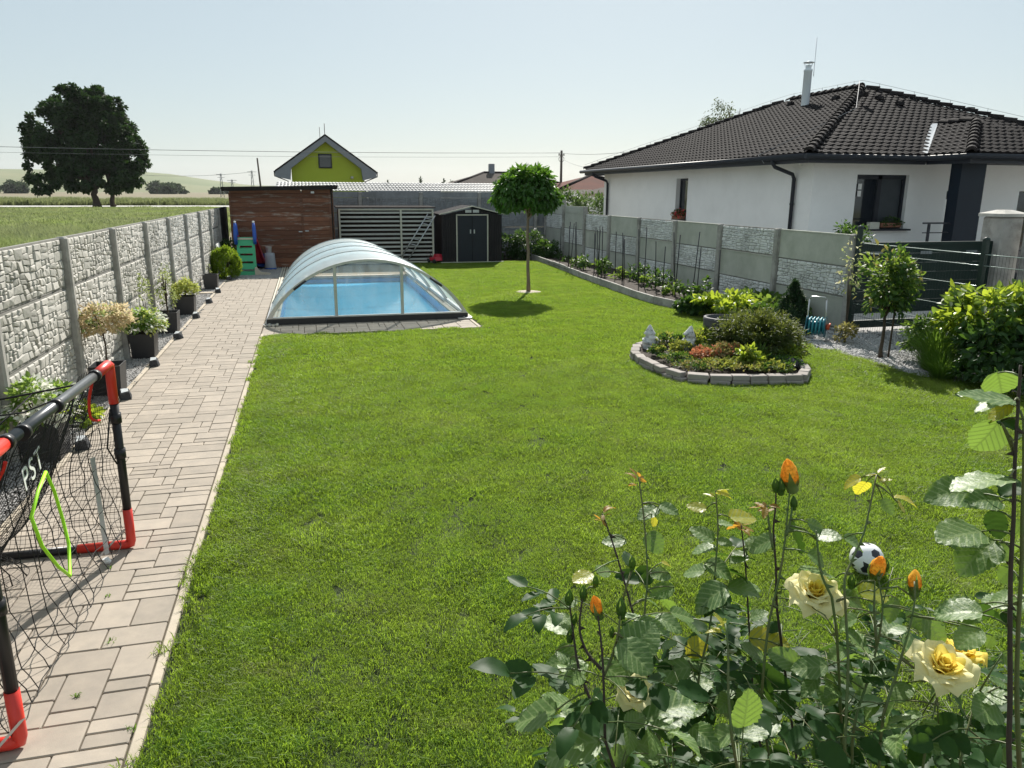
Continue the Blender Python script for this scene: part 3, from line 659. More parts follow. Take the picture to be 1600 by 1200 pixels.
# right fence: panels face -X
F = thing('concrete_fence', 'grey shaded concrete fence with alternating stone and smooth panels in front of the white house', 'fence', (8.28, 0, 0))
RZ = math.pi/2
for k in range(-1, 8):
    y = 24.75-2.05*k                               # y of the post; its bay lies on the near side
    ph = {-1: 1.97, 0: 1.97, 1: 1.75}.get(k, 1.55)
    put('post', post_mesh(ph+.3), 'concrete_post', F, (0, y, -.3), (0, 0, RZ))
    if k == 7: break
    st = (k % 2 == 1); base = 1.54
    if k == 0: put('concrete_panel', panSs, 'concrete_smooth', F, (0, y-.04-PL, 1.54), (0, 0, RZ))
    if k == -1: put('concrete_panel', panS2, 'concrete_smooth', F, (0, y-.04-PL, 1.455), (0, 0, RZ)); base = 1.455
    for j in range(4):
        stone = st if j % 2 == 0 else not st
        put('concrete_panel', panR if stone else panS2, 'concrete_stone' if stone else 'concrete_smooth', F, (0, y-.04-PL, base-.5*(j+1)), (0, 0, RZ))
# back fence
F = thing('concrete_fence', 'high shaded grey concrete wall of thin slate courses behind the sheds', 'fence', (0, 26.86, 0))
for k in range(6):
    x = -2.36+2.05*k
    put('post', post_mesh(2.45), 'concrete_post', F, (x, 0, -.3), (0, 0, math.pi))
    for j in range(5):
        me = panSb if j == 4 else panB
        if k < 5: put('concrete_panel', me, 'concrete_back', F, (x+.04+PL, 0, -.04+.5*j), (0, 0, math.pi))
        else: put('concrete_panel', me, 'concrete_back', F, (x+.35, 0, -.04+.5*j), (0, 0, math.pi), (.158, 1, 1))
# ------------------------------------------------------------------ white house next door
HX, HY = 11.2, 15.7; EX, EY, EZ = 10.6, 15.1, 3.0; RW, RL = 10.5, 14.2; TP = .41
H = thing('white_house', 'white rendered bungalow with a dark tiled hip roof behind the right fence', 'house', (HX, HY, 0))
def hb(name, mat, b, parent=H): return b.build(name, mat, parent if parent is None else parent, None)
def rel(v, o=(HX, HY, 0)): return tuple(v[i]-o[i] for i in range(3))
def housemesh(name, mat, b, parent=H, off=(HX, HY, 0)):
    b.v = [rel(v, off) for v in b.v]; return b.build(name, mat, parent)
WT = 2.86; WX1, WY1 = HX+9.3, HY+13.0
b = MB()      # west wall with narrow window, built in strips round the opening (wall 0.3 thick)
def wallx(b, x, y0, y1, z0, z1, t=.3): b.box((x+t/2, (y0+y1)/2, (z0+z1)/2), (t, y1-y0, z1-z0))
def wally(b, y, x0, x1, z0, z1, t=.3): b.box(((x0+x1)/2, y+t/2, (z0+z1)/2), (x1-x0, t, z1-z0))
wallx(b, HX, HY, 21.78, -.1, WT); wallx(b, HX, 22.55, WY1, -.1, WT); wallx(b, HX, 21.78, 22.55, -.1, 1.38); wallx(b, HX, 21.78, 22.55, 2.6, WT)
wally(b, HY, HX+.3, 12.37, -.1, WT); wally(b, HY, 12.37, 13.8, -.1, 1.36); wally(b, HY, 12.37, 13.8, 2.6, WT); wally(b, HY, 13.8, 14.93, -.1, WT)
wally(b, HY, 14.93, 15.85, 2.25, WT); wally(b, HY, 15.85, 17.1, -.1, WT); wally(b, HY, 17.1, 19.2, 2.25, WT); wally(b, HY, 19.2, WX1, -.1, WT)
wallx(b, WX1-.3, HY+.3, WY1-.3, -.1, WT); wally(b, WY1-.3, HX+.3, WX1, -.1, WT)
housemesh('wall', 'render_white', b)
b = MB(); b.box((HX+4.6, HY+6.5, -.02), (8.7, 12.4, .04)); housemesh('floor_slab', 'render_white', b)
# narrow window on west wall
w = MB(); x = HX+.17
for yy in (21.81, 22.52): w.box((x, yy, 1.99), (.07, .06, 1.22))
w.box((x, 22.165, 1.41), (.07, .65, .06)); w.box((x, 22.165, 2.57), (.07, .65, .06))
wo_ = housemesh('window', 'anthracite', w)
g = MB(); g.box((x, 22.165, 1.99), (.02, .65, 1.1)); g.v = [rel(v) for v in g.v]; g.build('pane', 'glass_dark', wo_)
g = MB(); g.box((HX-.02, 22.165, 1.365), (.16, .82, .03)); g.v = [rel(v) for v in g.v]; g.build('sill', 'anthracite', wo_)
# big south window
w = MB(); y = HY+.14
for xx in (12.40, 13.08, 13.77): w.box((xx, y, 1.98), (.07 if xx != 13.08 else .11, .08, 1.24))
w.box((13.085, y, 1.40), (1.30, .08, .08)); w.box((13.085, y, 2.55), (1.30, .08, .10)); wo_ = housemesh('window', 'anthracite', w)
g = MB(); g.box((12.735, y+.01, 1.97), (.60, .02, 1.06)); g.v = [rel(v) for v in g.v]; g.build('pane', 'glass_dark', wo_)
g = MB(); g.box((13.43, y+.01, 1.97), (.58, .02, 1.06)); g.v = [rel(v) for v in g.v]; g.build('pane', 'blind', wo_)
g = MB(); g.box((13.09, HY-.05, 1.34), (1.62, .2, .04)); g.v = [rel(v) for v in g.v]; g.build('sill', 'anthracite', wo_)
g = MB(); g.box((12.54, y-.045, 2.33), (.10, .006, .13)); g.box((12.54, y-.045, 2.17), (.10, .006, .13)); g.v = [rel(v) for v in g.v]; g.build('sticker', 'white_paint', wo_)
# door and terrace door
d = MB(); d.box((15.39, HY+.16, 1.07), (.9, .06, 2.34)); do = housemesh('door', 'navy_panel', d)
g = MB(); g.box((15.05, HY+.12, 1.3), (.04, .02, 1.5)); g.v = [rel(v) for v in g.v]; g.build('handle', 'aluminium', do)
d = MB(); d.box((18.15, HY+.16, 1.07), (2.1, .06, 2.34)); housemesh('door', 'glass_dark', d)
# pillar
d = MB(); d.box((14.24, 14.45, 1.38), (.66, .3, 2.9)); housemesh('pillar', 'navy_panel', d)
# railings
for x0, x1 in ((13.2, 13.9), (15.5, 17.4)):
    d = MB(); d.box(((x0+x1)/2, 14.42, 1.54), (x1-x0, .05, .035))
    for z in (1.33, 1.12, .9): d.box(((x0+x1)/2, 14.42, z), (x1-x0-.01, .02, .02))
    d.box((x0+.16, 14.42, 1.02), (.05, .04, 1.0)); housemesh('railing', 'anthracite', d)
# fascia, soffit, gutter
AX, AY, AZ = EX+RW/2, EY+RW/2, EZ+RW/2*TP
EX1, EY1 = EX+RW, EY+RL
f = MB(); f.box((EX+.015, (EY+EY1)/2, 2.9), (.03, RL, .17)); f.box((EX1-.015, (EY+EY1)/2, 2.9), (.03, RL, .17))
f.box((13.69/2+EX/2, EY+.015, 2.9), (13.69-EX-.06, .03, .17)); f.box(((17.9+EX1)/2, EY+.015, 2.9), (EX1-17.9-.06, .03, .17)); f.box(((EX+EX1)/2, EY1-.015, 2.9), (RW-.06, .03, .17))
WX, WY, WX2 = 13.69, 13.89, 17.9
f.box((WX+.015, (WY+EY)/2, 2.9), (.03, EY-WY, .17)); f.box(((WX+WX2)/2, WY+.015, 2.9), (WX2-WX-.06, .03, .17)); f.box((WX2-.015, (WY+EY)/2, 2.9), (.03, EY-WY, .17))
housemesh('fascia', 'anthracite', f)
f = MB(); f.box(((EX+EX1)/2, (EY+EY1)/2, 2.875), (RW-.08, RL-.08, .02)); f.box(((WX+WX2)/2, (WY+EY)/2-.02, 2.875), (WX2-WX-.08, EY-WY-.04, .02)); housemesh('soffit', 'anthracite', f)
f = MB(); f.tube([(EX-.06, EY-.05, 2.955), (EX-.06, EY1+.3, 2.955)], .062, 8); housemesh('gutter', 'anthracite', f)
f = MB(); f.tube([(EX-.12, EY-.065, 2.952), (WX-.07, EY-.065, 2.952), (WX-.07, WY-.07, 2.952), (WX2+.06, WY-.07, 2.952)], .06, 8); housemesh('gutter', 'anthracite', f)
for yy, kx in ((16.35, 0), (28.2, 0)):
    f = MB(); f.tube([(EX-.06, yy, 2.93), (EX-.06, yy, 2.84), (EX+.0, yy-.01, 2.76), (HX-.12, yy-.02, 2.60), (HX-.07, yy-.02, 2.50), (HX-.07, yy-.02, 0)], .045, 8)
    f.tube([(HX-.07, yy-.02, 1.9), (HX-.07, yy-.02, 1.94)], .055, 8); housemesh('downpipe', 'anthracite', f)
f = MB(); f.box((HX-.2, 15.95, 2.845), (.1, .1, .04)); f.lathe([(.05, -.05), (.05, 0)], (HX-.2, 15.95, 2.83), 8); housemesh('camera_dome', 'white_paint', f)
# roof deck under the tiles
ridge0, ridge1 = (AX, AY, AZ), (AX, EY1-RW/2, AZ)
c00, c10, c11, c01 = (EX, EY, EZ), (EX1, EY, EZ), (EX1, EY1, EZ), (EX, EY1, EZ)
b = MB(); b.add([c00, c10, c11, c01, ridge0, ridge1], [(0, 1, 4), (1, 2, 5, 4), (2, 3, 5), (3, 0, 4, 5), (3, 2, 1, 0)])
hw = 2.1; wa = (WX+hw, WY+hw, EZ+hw*TP); wb = (WX+hw, EY+hw, EZ+hw*TP)
b.add([(WX, WY, EZ+.001), (WX2, WY, EZ+.001), (WX2, EY, EZ+.001), wa, wb, (WX, EY, EZ+.001)], [(0, 1, 3), (1, 2, 4, 3), (0, 3, 4, 5)])
roof = housemesh('roof', 'roof_felt', b)
# tiles: real pieces, 0.30 x 0.34 pitch, lying on each slope
def tile_mesh():
    V = []; nx = 5; prof = [(0, .006), (.04, .028), (.085, .032), (.135, .011), (.21, .007)]
    for (yy, lift) in ((-.015, .024), (.26, 0)):
        for xx, zz in prof: V.append((xx-.105, yy, zz+lift))
    for xx, zz in prof: V.append((xx-.105, -.015, .002))
    Fs = [(i, i+1, nx+i+1, nx+i) for i in range(nx-1)]+[(2*nx+i, 2*nx+i+1, i+1, i) for i in range(nx-1)]
    return V, Fs
TV, TF = tile_mesh(); tb = MB(); tb.add(TV, TF, False); tile_me = tb.mesh('roof_tile')
tiles = []
def slope(org, ux, uy, poly, zoff=.0):
    """org world origin at eave; ux along eave, uy up the slope (unit, 3D); poly in (a,b) coords"""
    n = ux.cross(uy)
    xs = [p[0] for p in poly]; ys = [p[1] for p in poly]
    a = min(xs); cands = []
    r = 0; yy = min(ys)
    while yy < max(ys)-.1:
        xx = min(xs)+.105
        while xx < max(xs): cands.append((xx, yy)); xx += .21
        yy += .245
    ok = inpoly([(q[0], q[1]+.12, 0) for q in cands], poly)
    for q, k in zip(cands, ok):
        if k:
            p = org+ux*q[0]+uy*q[1]+n*(.02+zoff); Mx = Matrix((ux, uy, n)).transposed()
            tiles.append((p, Mx))
sl = math.sqrt(1+TP*TP); half = RW/2*sl
def slant(v): return Vector(v).normalized()
ux, uy = Vector((0, -1, 0)), slant((1, 0, TP))
slope(Vector(c01), ux, uy, [(0, 0), (RL, 0), (RL-RW/2, half), (RW/2, half)])                       # west slope
slope(Vector(c00), Vector((1, 0, 0)), slant((0, 1, TP)), [(0, 0), (WX-EX+.0, 0), (WX-EX+hw, hw*sl), (WX2-EX, 0), (RW, 0), (RW/2, half)])    # south slope
slope(Vector((WX, EY+hw, EZ)), Vector((0, -1, 0)), slant((1, 0, TP)), [(hw, 0), (hw+EY-WY, 0), (EY-WY, hw*sl), (0, hw*sl)], .01)     # wing west slope
slope(Vector((WX, WY, EZ)), Vector((1, 0, 0)), slant((0, 1, TP)), [(0, 0), (WX2-WX, 0), (hw, hw*sl)], .01)
tiles.sort(key=lambda t: t[0].length)
for k, (p, Mx) in enumerate(tiles[:300]):
    o = put('roof_tile', tile_me, 'roof_tile', roof); q = Mx.to_4x4(); q.translation = p-Vector((HX, HY, 0)); o.matrix_local = q
b = MB()
for p, Mx in tiles[300:]: b.add([Mx @ Vector(v)+p for v in TV], TF)
b.v = [rel(v) for v in b.v]; kind(b.build('roof_tiles', 'roof_tile', roof), 'stuff')
def ridgecaps(p0, p1, r=.105, step=.33):
    p0, p1 = Vector(p0), Vector(p1); L = (p1-p0).length; n = int(L/step); d = (p1-p0).normalized()
    s = d.cross(Vector((0, 0, 1))).normalized(); up = s.cross(d)
    vs = []; k = 6
    for yy, rr in ((0, r*1.12), (.37, r*.92)):
        for i in range(k+1):
            a = math.pi*i/k; vs.append((math.cos(a)*rr, yy, math.sin(a)*rr*.9+(.03 if yy == 0 else 0)))
    for i in range(k+1): a = math.pi*i/k; vs.append((math.cos(a)*r*.8, 0, math.sin(a)*r*.6))
    fs = [(i, i+1, k+2+i, k+1+i) for i in range(k)]+[(2*k+2+i, 2*k+3+i, i+1, i) for i in range(k)]
    b = MB(); b.add(vs, fs); me = b.mesh('ridge_tile')
    for i in range(n):
        o = put('ridge_tile', me, 'roof_tile', roof); q = Matrix((s, d, up)).transposed().to_4x4(); q.translation = p0+d*step*i+Vector((0, 0, .03))-Vector((HX, HY, 0)); o.matrix_local = q
ridgecaps(c00, ridge0); ridgecaps(ridge0, ridge1); ridgecaps(c10, ridge0); ridgecaps(c01, ridge1)
ridgecaps((WX, WY, EZ), wa); ridgecaps((wb[0], wb[1]-.1, wb[2]), wa)
# valley flashing and eave edge
b = MB(); b.add([(WX-.22, EY-.02, EZ+.03), (WX-.02, EY-.02, EZ+.06), (WX+hw-.05, EY+hw-.05, EZ+hw*TP+.07), (WX+hw-.25, EY+hw-.05, EZ+hw*TP+.05)], [(0, 1, 2, 3)]); housemesh('valley_flashing', 'aluminium', b, H)
# roof vents, snow guards, lightning rod cable
for (u, v) in ((1.6, 4.4), (3.0, 4.6), (5.6, 4.9), (7.4, 5.0)):
    p = Vector(c00)+Vector((0, 1, 0))*(u+2)+uy*v; b = MB(); b.box(p+Vector((-.03, 0, .09)), (.18, .2, .1), top=(.5, 1)); housemesh('roof_vent', 'roof_tile', b)
for (u, v) in ((4.9, 4.4), (5.2, 3.9), (7.3, 3.6)):
    p = Vector(c00)+Vector((1, 0, 0))*u+slant((0, 1, TP))*v; b = MB(); b.box(p+Vector((0, -.03, .09)), (.2, .18, .1), top=(1, .5)); housemesh('roof_vent', 'roof_tile', b)
b = MB()
def wire_run(b, p0, p1, n, h=.24):
    p0, p1 = Vector(p0), Vector(p1)
    for i in range(n):
        q = p0.lerp(p1, (i+.5)/n); b.tube([q+Vector((0, 0, .08)), q+Vector((0, 0, h))], .007, 4)
    b.tube([p0+Vector((0, 0, h-.02))]+[p0.lerp(p1, (i+.5)/n)+Vector((0, 0, h-.01)) for i in range(n)]+[p1+Vector((0, 0, h-.02))], .0045, 4)
wire_run(b, c01, ridge1, 7); wire_run(b, ridge1, ridge0, 5); wire_run(b, ridge0, c10, 8)
b.tube([Vector(ridge0)+Vector((-.1, 0, .2)), Vector(c00)+uy*3+Vector((0, 2.2, .1)), Vector(c00)+Vector((-.05, 1.9, .05)), Vector((EX-.13, EY+1.5, 2.85))], .008, 4)
housemesh('lightning_wire', 'rod_wire', b)
# flue
fx, fy = 14.8, 21.5
b = MB(); b.lathe([(.12, 4.3), (.12, 5.72), (.13, 5.73), (.13, 5.78), (.085, 5.8), (.08, 5.90)], (fx, fy, 0), 16)
b.lathe([(.02, 6.02), (.16, 5.985), (.16, 5.97), (.0, 5.965)], (fx, fy, 0), 16)
for a in range(3): b.tube([(fx+.1*math.cos(a*2.1), fy+.1*math.sin(a*2.1), 5.86), (fx+.13*math.cos(a*2.1), fy+.13*math.sin(a*2.1), 5.98)], .01, 4)
b.tube([(fx+.2, fy, 5.6), (fx+.2, fy, 6.68)], .011, 5); housemesh('flue', 'flue_steel', b)
# things on the sills
def bush(name, label, cat, loc, radii, n, size, mat, shape='ellipsoid', clumps=30, clr=.3, shell=.5, stem=None, group=None, seed=1, aspect=.5, zmin=-.4, downy=.3, outw=.8, fname='foliage', smat='bark', base=None):
    rs = np.random.default_rng(seed); t = thing(name, label, cat, loc, 0, group); zc = base if base is not None else radii[2]*.85
    mats = mat if isinstance(mat, list) else [(mat, 1.0)]
    for mn, fr in mats:
        v, f = crown(rs, (0, 0, zc), radii, int(n*fr), size, shape, clumps, clr, shell, aspect, downy, outw, zmin); put(fname, npmesh(fname, v, f), mn, t)
    b = MB(); k = stem or 5
    for i in range(k):
        a = rs.random()*6.28; q = .55*rs.random()
        b.tube(bez((0, 0, 0), (math.cos(a)*radii[0]*q*.3, math.sin(a)*radii[1]*q*.3, zc*.6), (math.cos(a)*radii[0]*q, math.sin(a)*radii[1]*q, zc+radii[2]*.3), 4), [.012*max(.5, radii[2]*2), .01, .008, .006, .003], 5)
    b.build('stem', smat, t); return t
t = bush('window_plant', 'red flowered trailing plant on the sill of the narrow side window', 'plant', (HX-.05, 22.2, 1.38), (.14, .32, .16), 260, .07, [('petal_red', .4), ('leaf_dark', .6)], seed=3)
tr = MB(); tr.box((0, 0, .05), (.14, .62, .1)); tr.build('planter', 'terracotta', t)
t = bush('window_plant', 'low green plant in a long box on the sill of the large dark window', 'plant', (13.35, HY-.06, 1.40), (.3, .09, .12), 300, .06, 'leaf_dark', seed=4)
tr = MB(); tr.box((0, 0, .05), (.55, .13, .1)); tr.build('planter', 'terracotta', t)
tr = MB(); tr.box((0, 0, .08), (.26, .12, .16)); tag(tr.build('flower_box', 'concrete_smooth', None, (12.9, HY-.06, 1.36)), 'empty grey box on the left of the large dark window sill', 'box')

# ------------------------------------------------------------------ green gable house
G = thing('green_house', 'lime green gable house with grey eaves rising behind the wooden shed', 'house', (1.7, 66, 0))
b = MB(); b.add([(-2.75, 0, 0), (3.0, 0, 0), (3.0, 0, 4.3), (.0, 0, 6.4), (-2.75, 0, 4.5), (-2.75, 9, 0), (3.0, 9, 0), (3.0, 9, 4.3), (0, 9, 6.4), (-2.75, 9, 4.5)],
 [(0, 1, 2, 3, 4), (9, 8, 7, 6, 5), (0, 4, 9, 5), (1, 6, 7, 2), (5, 6, 1, 0)]); b.build('wall', 'render_green', G)
b = MB()
for s, ex in ((-1, 4.02), (1, 3.95)):
    b.hull([(0, -.6, 6.60), (s*ex, -.6, 3.78), (s*ex, -.6, 3.66), (0, -.6, 6.48)][::s], 0, (0, 10, 0))
b.build('roof', 'roof_tile', G)
b = MB()
for s, ex in ((-1, 4.0), (1, 3.93)):
    b.hull([(0, -.56, 6.46), (s*ex, -.56, 3.65), (s*ex, -.56, 3.30), (s*2.85, -.56, 3.05), (s*2.75, -.56, 3.95), (0, -.56, 6.02)][::s], 0, (0, .5, 0))
b.build('eave_boards', 'grey_trim', G)
b = MB(); 
for s, ex in ((-1, 4.05), (1, 4.0)): b.tube([(s*ex, -.6, 3.68), (s*ex, 9, 3.68)], .07, 6); b.tube([(s*ex, -.5, 3.65), (s*ex, -.5, 3.35), (s*3.05, -.12, 2.95), (s*3.05, -.12, 0)], .055, 6)
b.build('gutter', 'anthracite', G)
b = MB(); b.box((-.08, -.04, 4.55), (1.06, .08, 1.12)); w = b.build('window', 'anthracite', G)
b = MB(); b.box((-.08, -.09, 4.55), (.86, .02, .92)); b.build('pane', 'glass_dark', w)
b = MB(); b.tube([(.05, 2, 6.5), (.05, 2, 7.6)], .025, 4); b.tube([(-.35, 2, 6.4), (-.35, 2, 7.3)], .02, 4); b.build('antenna', 'pole_wood', G)
b = MB(); b.lathe([(.0, .2), (.12, .14), (.14, 0), (0, -.05)], (2.0, -.1, 3.2), 8); b.build('wall_lamp', 'aluminium', G)

# ------------------------------------------------------------------ far houses, long roof
b = MB()
L = thing('neighbour_shelter', 'long pale ribbed metal roof running behind the back wall', 'shelter', (2.9, 26.95, 0))
b = MB(); nx = 66
for i in range(nx):
    x0 = -3.9+i*.12
    for j in range(5):
        y0, y1 = j*.52, (j+1)*.52+.03; z0 = 2.16+j*.062+.02; z1 = 2.16+(j+1)*.062
        b.add([(x0, y0, z0), (x0+.035, y0, z0+.022), (x0+.085, y0, z0+.022), (x0+.12, y0, z0), (x0, y1, z1), (x0+.035, y1, z1+.022), (x0+.085, y1, z1+.022), (x0+.12, y1, z1)], [(0, 1, 5, 4), (1, 2, 6, 5), (2, 3, 7, 6), (1, 0, 3, 2)])
b.build('roof', 'metal_roof', L)
b = MB(); 
for x in (-3.8, -1.2, 1.4, 3.9):
    for y in (.25, 2.4): b.box((x, y, 1.08), (.12, .12, 2.16))
b.build('post', 'wood_dark', L)
def hiproof(name, label, cx, cy, w, d, wh, rh, roofmat, wallmat, chim=None, rz=0, group=None):
    t = thing(name, label, 'house', (cx, cy, 0), rz, group)
    b = MB(); b.box((0, 0, wh/2), (w-.8, d-.8, wh)); b.build('wall', wallmat, t)
    a = min(w, d)/2; hx = max(0, w/2-a); hy = max(0, d/2-a)
    b = MB(); b.add([(-w/2, -d/2, wh), (w/2, -d/2, wh), (w/2, d/2, wh), (-w/2, d/2, wh), (-hx, -hy, wh+rh), (hx, hy, wh+rh)], [(0, 1, 5, 4) if hx else (0, 1, 4), (1, 2, 5) if hx else (1, 2, 5, 4), (2, 3, 4, 5) if hx else (2, 3, 5), (3, 0, 4) if hx else (3, 0, 4, 5), (3, 2, 1, 0)])
    rf = b.build('roof', roofmat, t)
    b = MB()
    for p, q in ((( -w/2, -d/2, wh), (-hx, -hy, wh+rh)), ((w/2, -d/2, wh), (hx, -hy if not hx else hy, wh+rh)), ((-hx, -hy, wh+rh), (hx, hy, wh+rh))): b.tube([p, q], .13, 5)
    b.build('ridge', 'roof_tile', rf)
    if chim: b = MB(); b.box((chim[0], chim[1], wh+rh*.5+chim[2]/2), (.5, .5, chim[2]+rh)); b.build('chimney', 'grey_trim', rf)
    for i in range(2):
        b = MB(); b.box((-w*.2+i*w*.4, -d/2+.38, wh*.55), (1.1, .06, 1.1)); b.build('window', 'glass_dark', t)
    return t
hiproof('far_house', 'far low house with a wide brown grey roof and chimney left of the round tree', 18.3, 74, 11.5, 8, 2.75, 1.25, 'brown_sheet', 'render_white', (-1.0, 0, .8))
hiproof('far_house', 'far house with faded red tiled roof left of the white house', 21.5, 58, 7.5, 7.5, 2.4, 1.1, 'red_tile', 'render_white')
hiproof('far_house', 'far house with grey brown hipped roof just in front of the faded red roof', 21.2, 49, 6.2, 6, 2.1, .85, 'brown_sheet', 'render_white')
b = MB(); b.box((0, 0, 1.35), (30, 6, 2.7)); t = thing('far_hall', 'very low flat roofed hall along the horizon between green house and round tree', 'building', (25, 130, 0)); b.build('wall', 'grey_trim', t)
b = MB(); b.box((0, 0, 2.85), (31, 7, .3)); b.build('roof', 'brown_sheet', t)

# ------------------------------------------------------------------ weathered wooden shed
SH = thing('wooden_shed', 'weathered reddish brown plank shed with peeling paint in the back left corner', 'shed', (-2.1, 23.2, 0))
b = MB(); b.box((1.42, 1.35, 1.06), (2.78, 2.6, 2.12)); b.build('frame', 'wood_dark', SH)
r = random.Random(4); n = 17; z = .03
for i in range(n):
    h = 2.2/n
    for x0, x1 in ((0.02, 1.95), (1.97, 2.76)):
        if z > 2.17: continue
        b = MB(); b.box(((x0+x1)/2, -.012+r.uniform(-.004, .004), z+h/2), (x1-x0, .022, h-.008), rot=Matrix.Rotation(.09, 3, 'X')); b.build('plank', 'wood_wall', SH)
    z += h
for i in range(n):
    b = MB(); b.box((2.83, 1.35, .03+2.2/n*(i+.5)), (.022, 2.6, 2.2/n-.008)); b.build('plank', 'wood_wall', SH)
for xx, ww in ((1.95, .07), (2.74, .06), (.03, .06)): b = MB(); b.box((xx, -.035, 1.05), (ww, .03, 2.1)); b.build('trim_board', 'wood_wall', SH)
b = MB(); b.box((1.4, 1.3, 2.27), (3.15, 3.1, .05), rot=Matrix.Rotation(-.02, 3, 'Y')); b.box((1.4, -.24, 2.235), (3.12, .03, .11), rot=Matrix.Rotation(-.02, 3, 'Y')); b.build('roof', 'roof_felt', SH)
b = MB(); b.box((1.88, -.06, 1.03), (.1, .03, .02)); b.box((2.06, -.06, 1.05), (.1, .03, .02)); b.build('handle', 'aluminium', SH)
b = MB(); b.box((2.27, -.1, 2.13), (.09, .06, .06)); b.box((2.27, -.14, 2.12), (.06, .02, .035)); b.build('floodlight', 'white_paint', SH)
# ------------------------------------------------------------------ slatted store
SL = thing('slatted_store', 'open store of pale horizontal slats in a white frame behind the pool cover', 'wood store', (.9, 24.0, 0))
b = MB()
for x in (.02, 1.86, 2.84): b.box((x, 0, .83), (.05, .06, 1.62))
b.box((1.43, 0, 1.63), (2.87, .062, .045)); b.box((1.43, 0, .04), (2.87, .062, .045)); b.build('frame', 'cream_trim', SL)
for i in range(12):
    for x0, x1 in ((.05, 1.83), (1.89, 2.81)):
        b = MB(); b.box(((x0+x1)/2, .012, .13+i*.128), (x1-x0, .02, .055)); b.build('slat', 'slat_paint', SL)
b = MB(); b.box((1.43, .62, 1.70), (3.0, 1.35, .03), rot=Matrix.Rotation(.02, 3, 'X')); b.build('roof', 'roof_felt', SL)
b = MB(); b.box((1.43, 1.2, .82), (2.85, .03, 1.6)); b.box((.02, .6, .82), (.03, 1.1, 1.6)); b.box((2.84, .62, .82), (.03, 1.1, 1.6)); b.build('back_panel', 'wood_dark', SL)
LD = thing('ladder', 'aluminium ladder leaning diagonally against the slatted store', 'ladder', (2.95, 23.9, 0))
b = MB()
p0, p1 = Vector((-.32, -.03, .05)), Vector((.63, .03, 1.5)); off = Vector((.22, -.06, -.05))
for o_ in (Vector((0, 0, 0)), off): b.tube([p0+o_, p1+o_], .018, 5)
b.build('rail', 'aluminium', LD)
for i in range(9):
    q = p0.lerp(p1, (i+.6)/9.4); b = MB(); b.tube([q, q+off], .011, 5); b.build('rung', 'aluminium', LD)
# ------------------------------------------------------------------ dark steel shed
DS = thing('steel_shed', 'small dark brown steel garden shed with cream framed double door', 'shed', (4.93, 23.75, 0))
b = MB()
nrib = 14
def ribwall(b, x0, x1, y, ztop):
    n = max(1, int(abs(x1-x0)/.07))
    for i in range(n):
        a, c = x0+(x1-x0)*i/n, x0+(x1-x0)*(i+1)/n; zz = lambda x: ztop(x) if callable(ztop) else ztop
        m1, m2 = a+(c-a)*.3, a+(c-a)*.6; dy = -.012
        P_ = [(a, y), (m1, y+dy), (m2, y+dy), (c, y)]
        for (u, v), (u2, v2) in zip(P_[:-1], P_[1:]): b.add([(u, v, .03), (u2, v2, .03), (u2, v2, zz(u2)), (u, v, zz(u))], [(0, 1, 2, 3)])
gz = lambda x: 1.46+.22*(1-abs(x)/.98)
ribwall(b, -.95, -.5, 0, gz); ribwall(b, .5, .95, 0, gz); ribwall(b, -.5, .5, 0, lambda x: gz(x))
b.box((0, .8, .74), (1.88, 1.55, 1.42)); b.build('wall', 'shed_steel', DS)
b = MB()
for s in (-1, 1): b.hull([(0, -.08, 1.75), (s*1.03, -.08, 1.50), (s*1.03, -.08, 1.475), (0, -.08, 1.725)][::s], 0, (0, 1.75, 0))
rf = b.build('roof', 'shed_roof', DS)
b = MB()
for s in (-1, 1): b.hull([(0, -.10, 1.755), (s*1.04, -.10, 1.505), (s*1.04, -.10, 1.478), (0, -.10, 1.722)][::s], 0, (0, .018, 0))
b.build('edge_trim', 'cream_trim', rf)
b = MB(); b.box((-.49, -.035, .755), (.035, .03, 1.45)); b.box((.49, -.035, .755), (.035, .03, 1.45)); b.box((0, -.035, 1.475), (1.015, .03, .035)); b.box((0, -.03, .025), (2.0, .05, .03)); b.build('door_frame', 'cream_trim', DS)
for s in (-1, 1):
    b = MB(); b.box((s*.235, -.028, .75), (.455, .014, 1.40)); b.box((s*.235, -.037, .75), (.36, .006, .02)); d = b.build('door', 'anthracite', DS)
    b = MB(); b.box((s*.06, -.05, .97), (.035, .02, .12)); b.build('handle', 'aluminium', d)
    b = MB(); b.box((s*.12, -.03, 1.585), (.19, .02, .085)); 
    for q in range(3): b.box((s*.12, -.043, 1.56+q*.025), (.18, .012, .008))
    b.build('vent', 'aluminium', DS)
# red mower beside the steel shed
MW = thing('lawn_mower', 'small red lawn mower parked left of the dark steel shed', 'mower', (3.85, 23.9, 0), .4)
b = MB(); b.box((0, 0, .14), (.42, .36, .10), top=(.85, .8)); b.box((0, -.02, .23), (.22, .2, .1), top=(.8, .8)); b.build('body', 'slide_red', MW)
b = MB()
for sx in (-1, 1):
    for sy in (-1, 1): b.tube([(sx*.2, sy*.17, .07), (sx*.25, sy*.17, .07)], .07, 10)
b.build('wheel', 'black_plastic', MW)
b = MB(); 
for sx in (-1, 1): b.tube([(sx*.15, .1, .18), (sx*.16, .5, .7)], .012, 5)
b.tube([(-.16, .5, .7), (.16, .5, .7)], .016, 5); b.build('handlebar', 'black_plastic', MW)

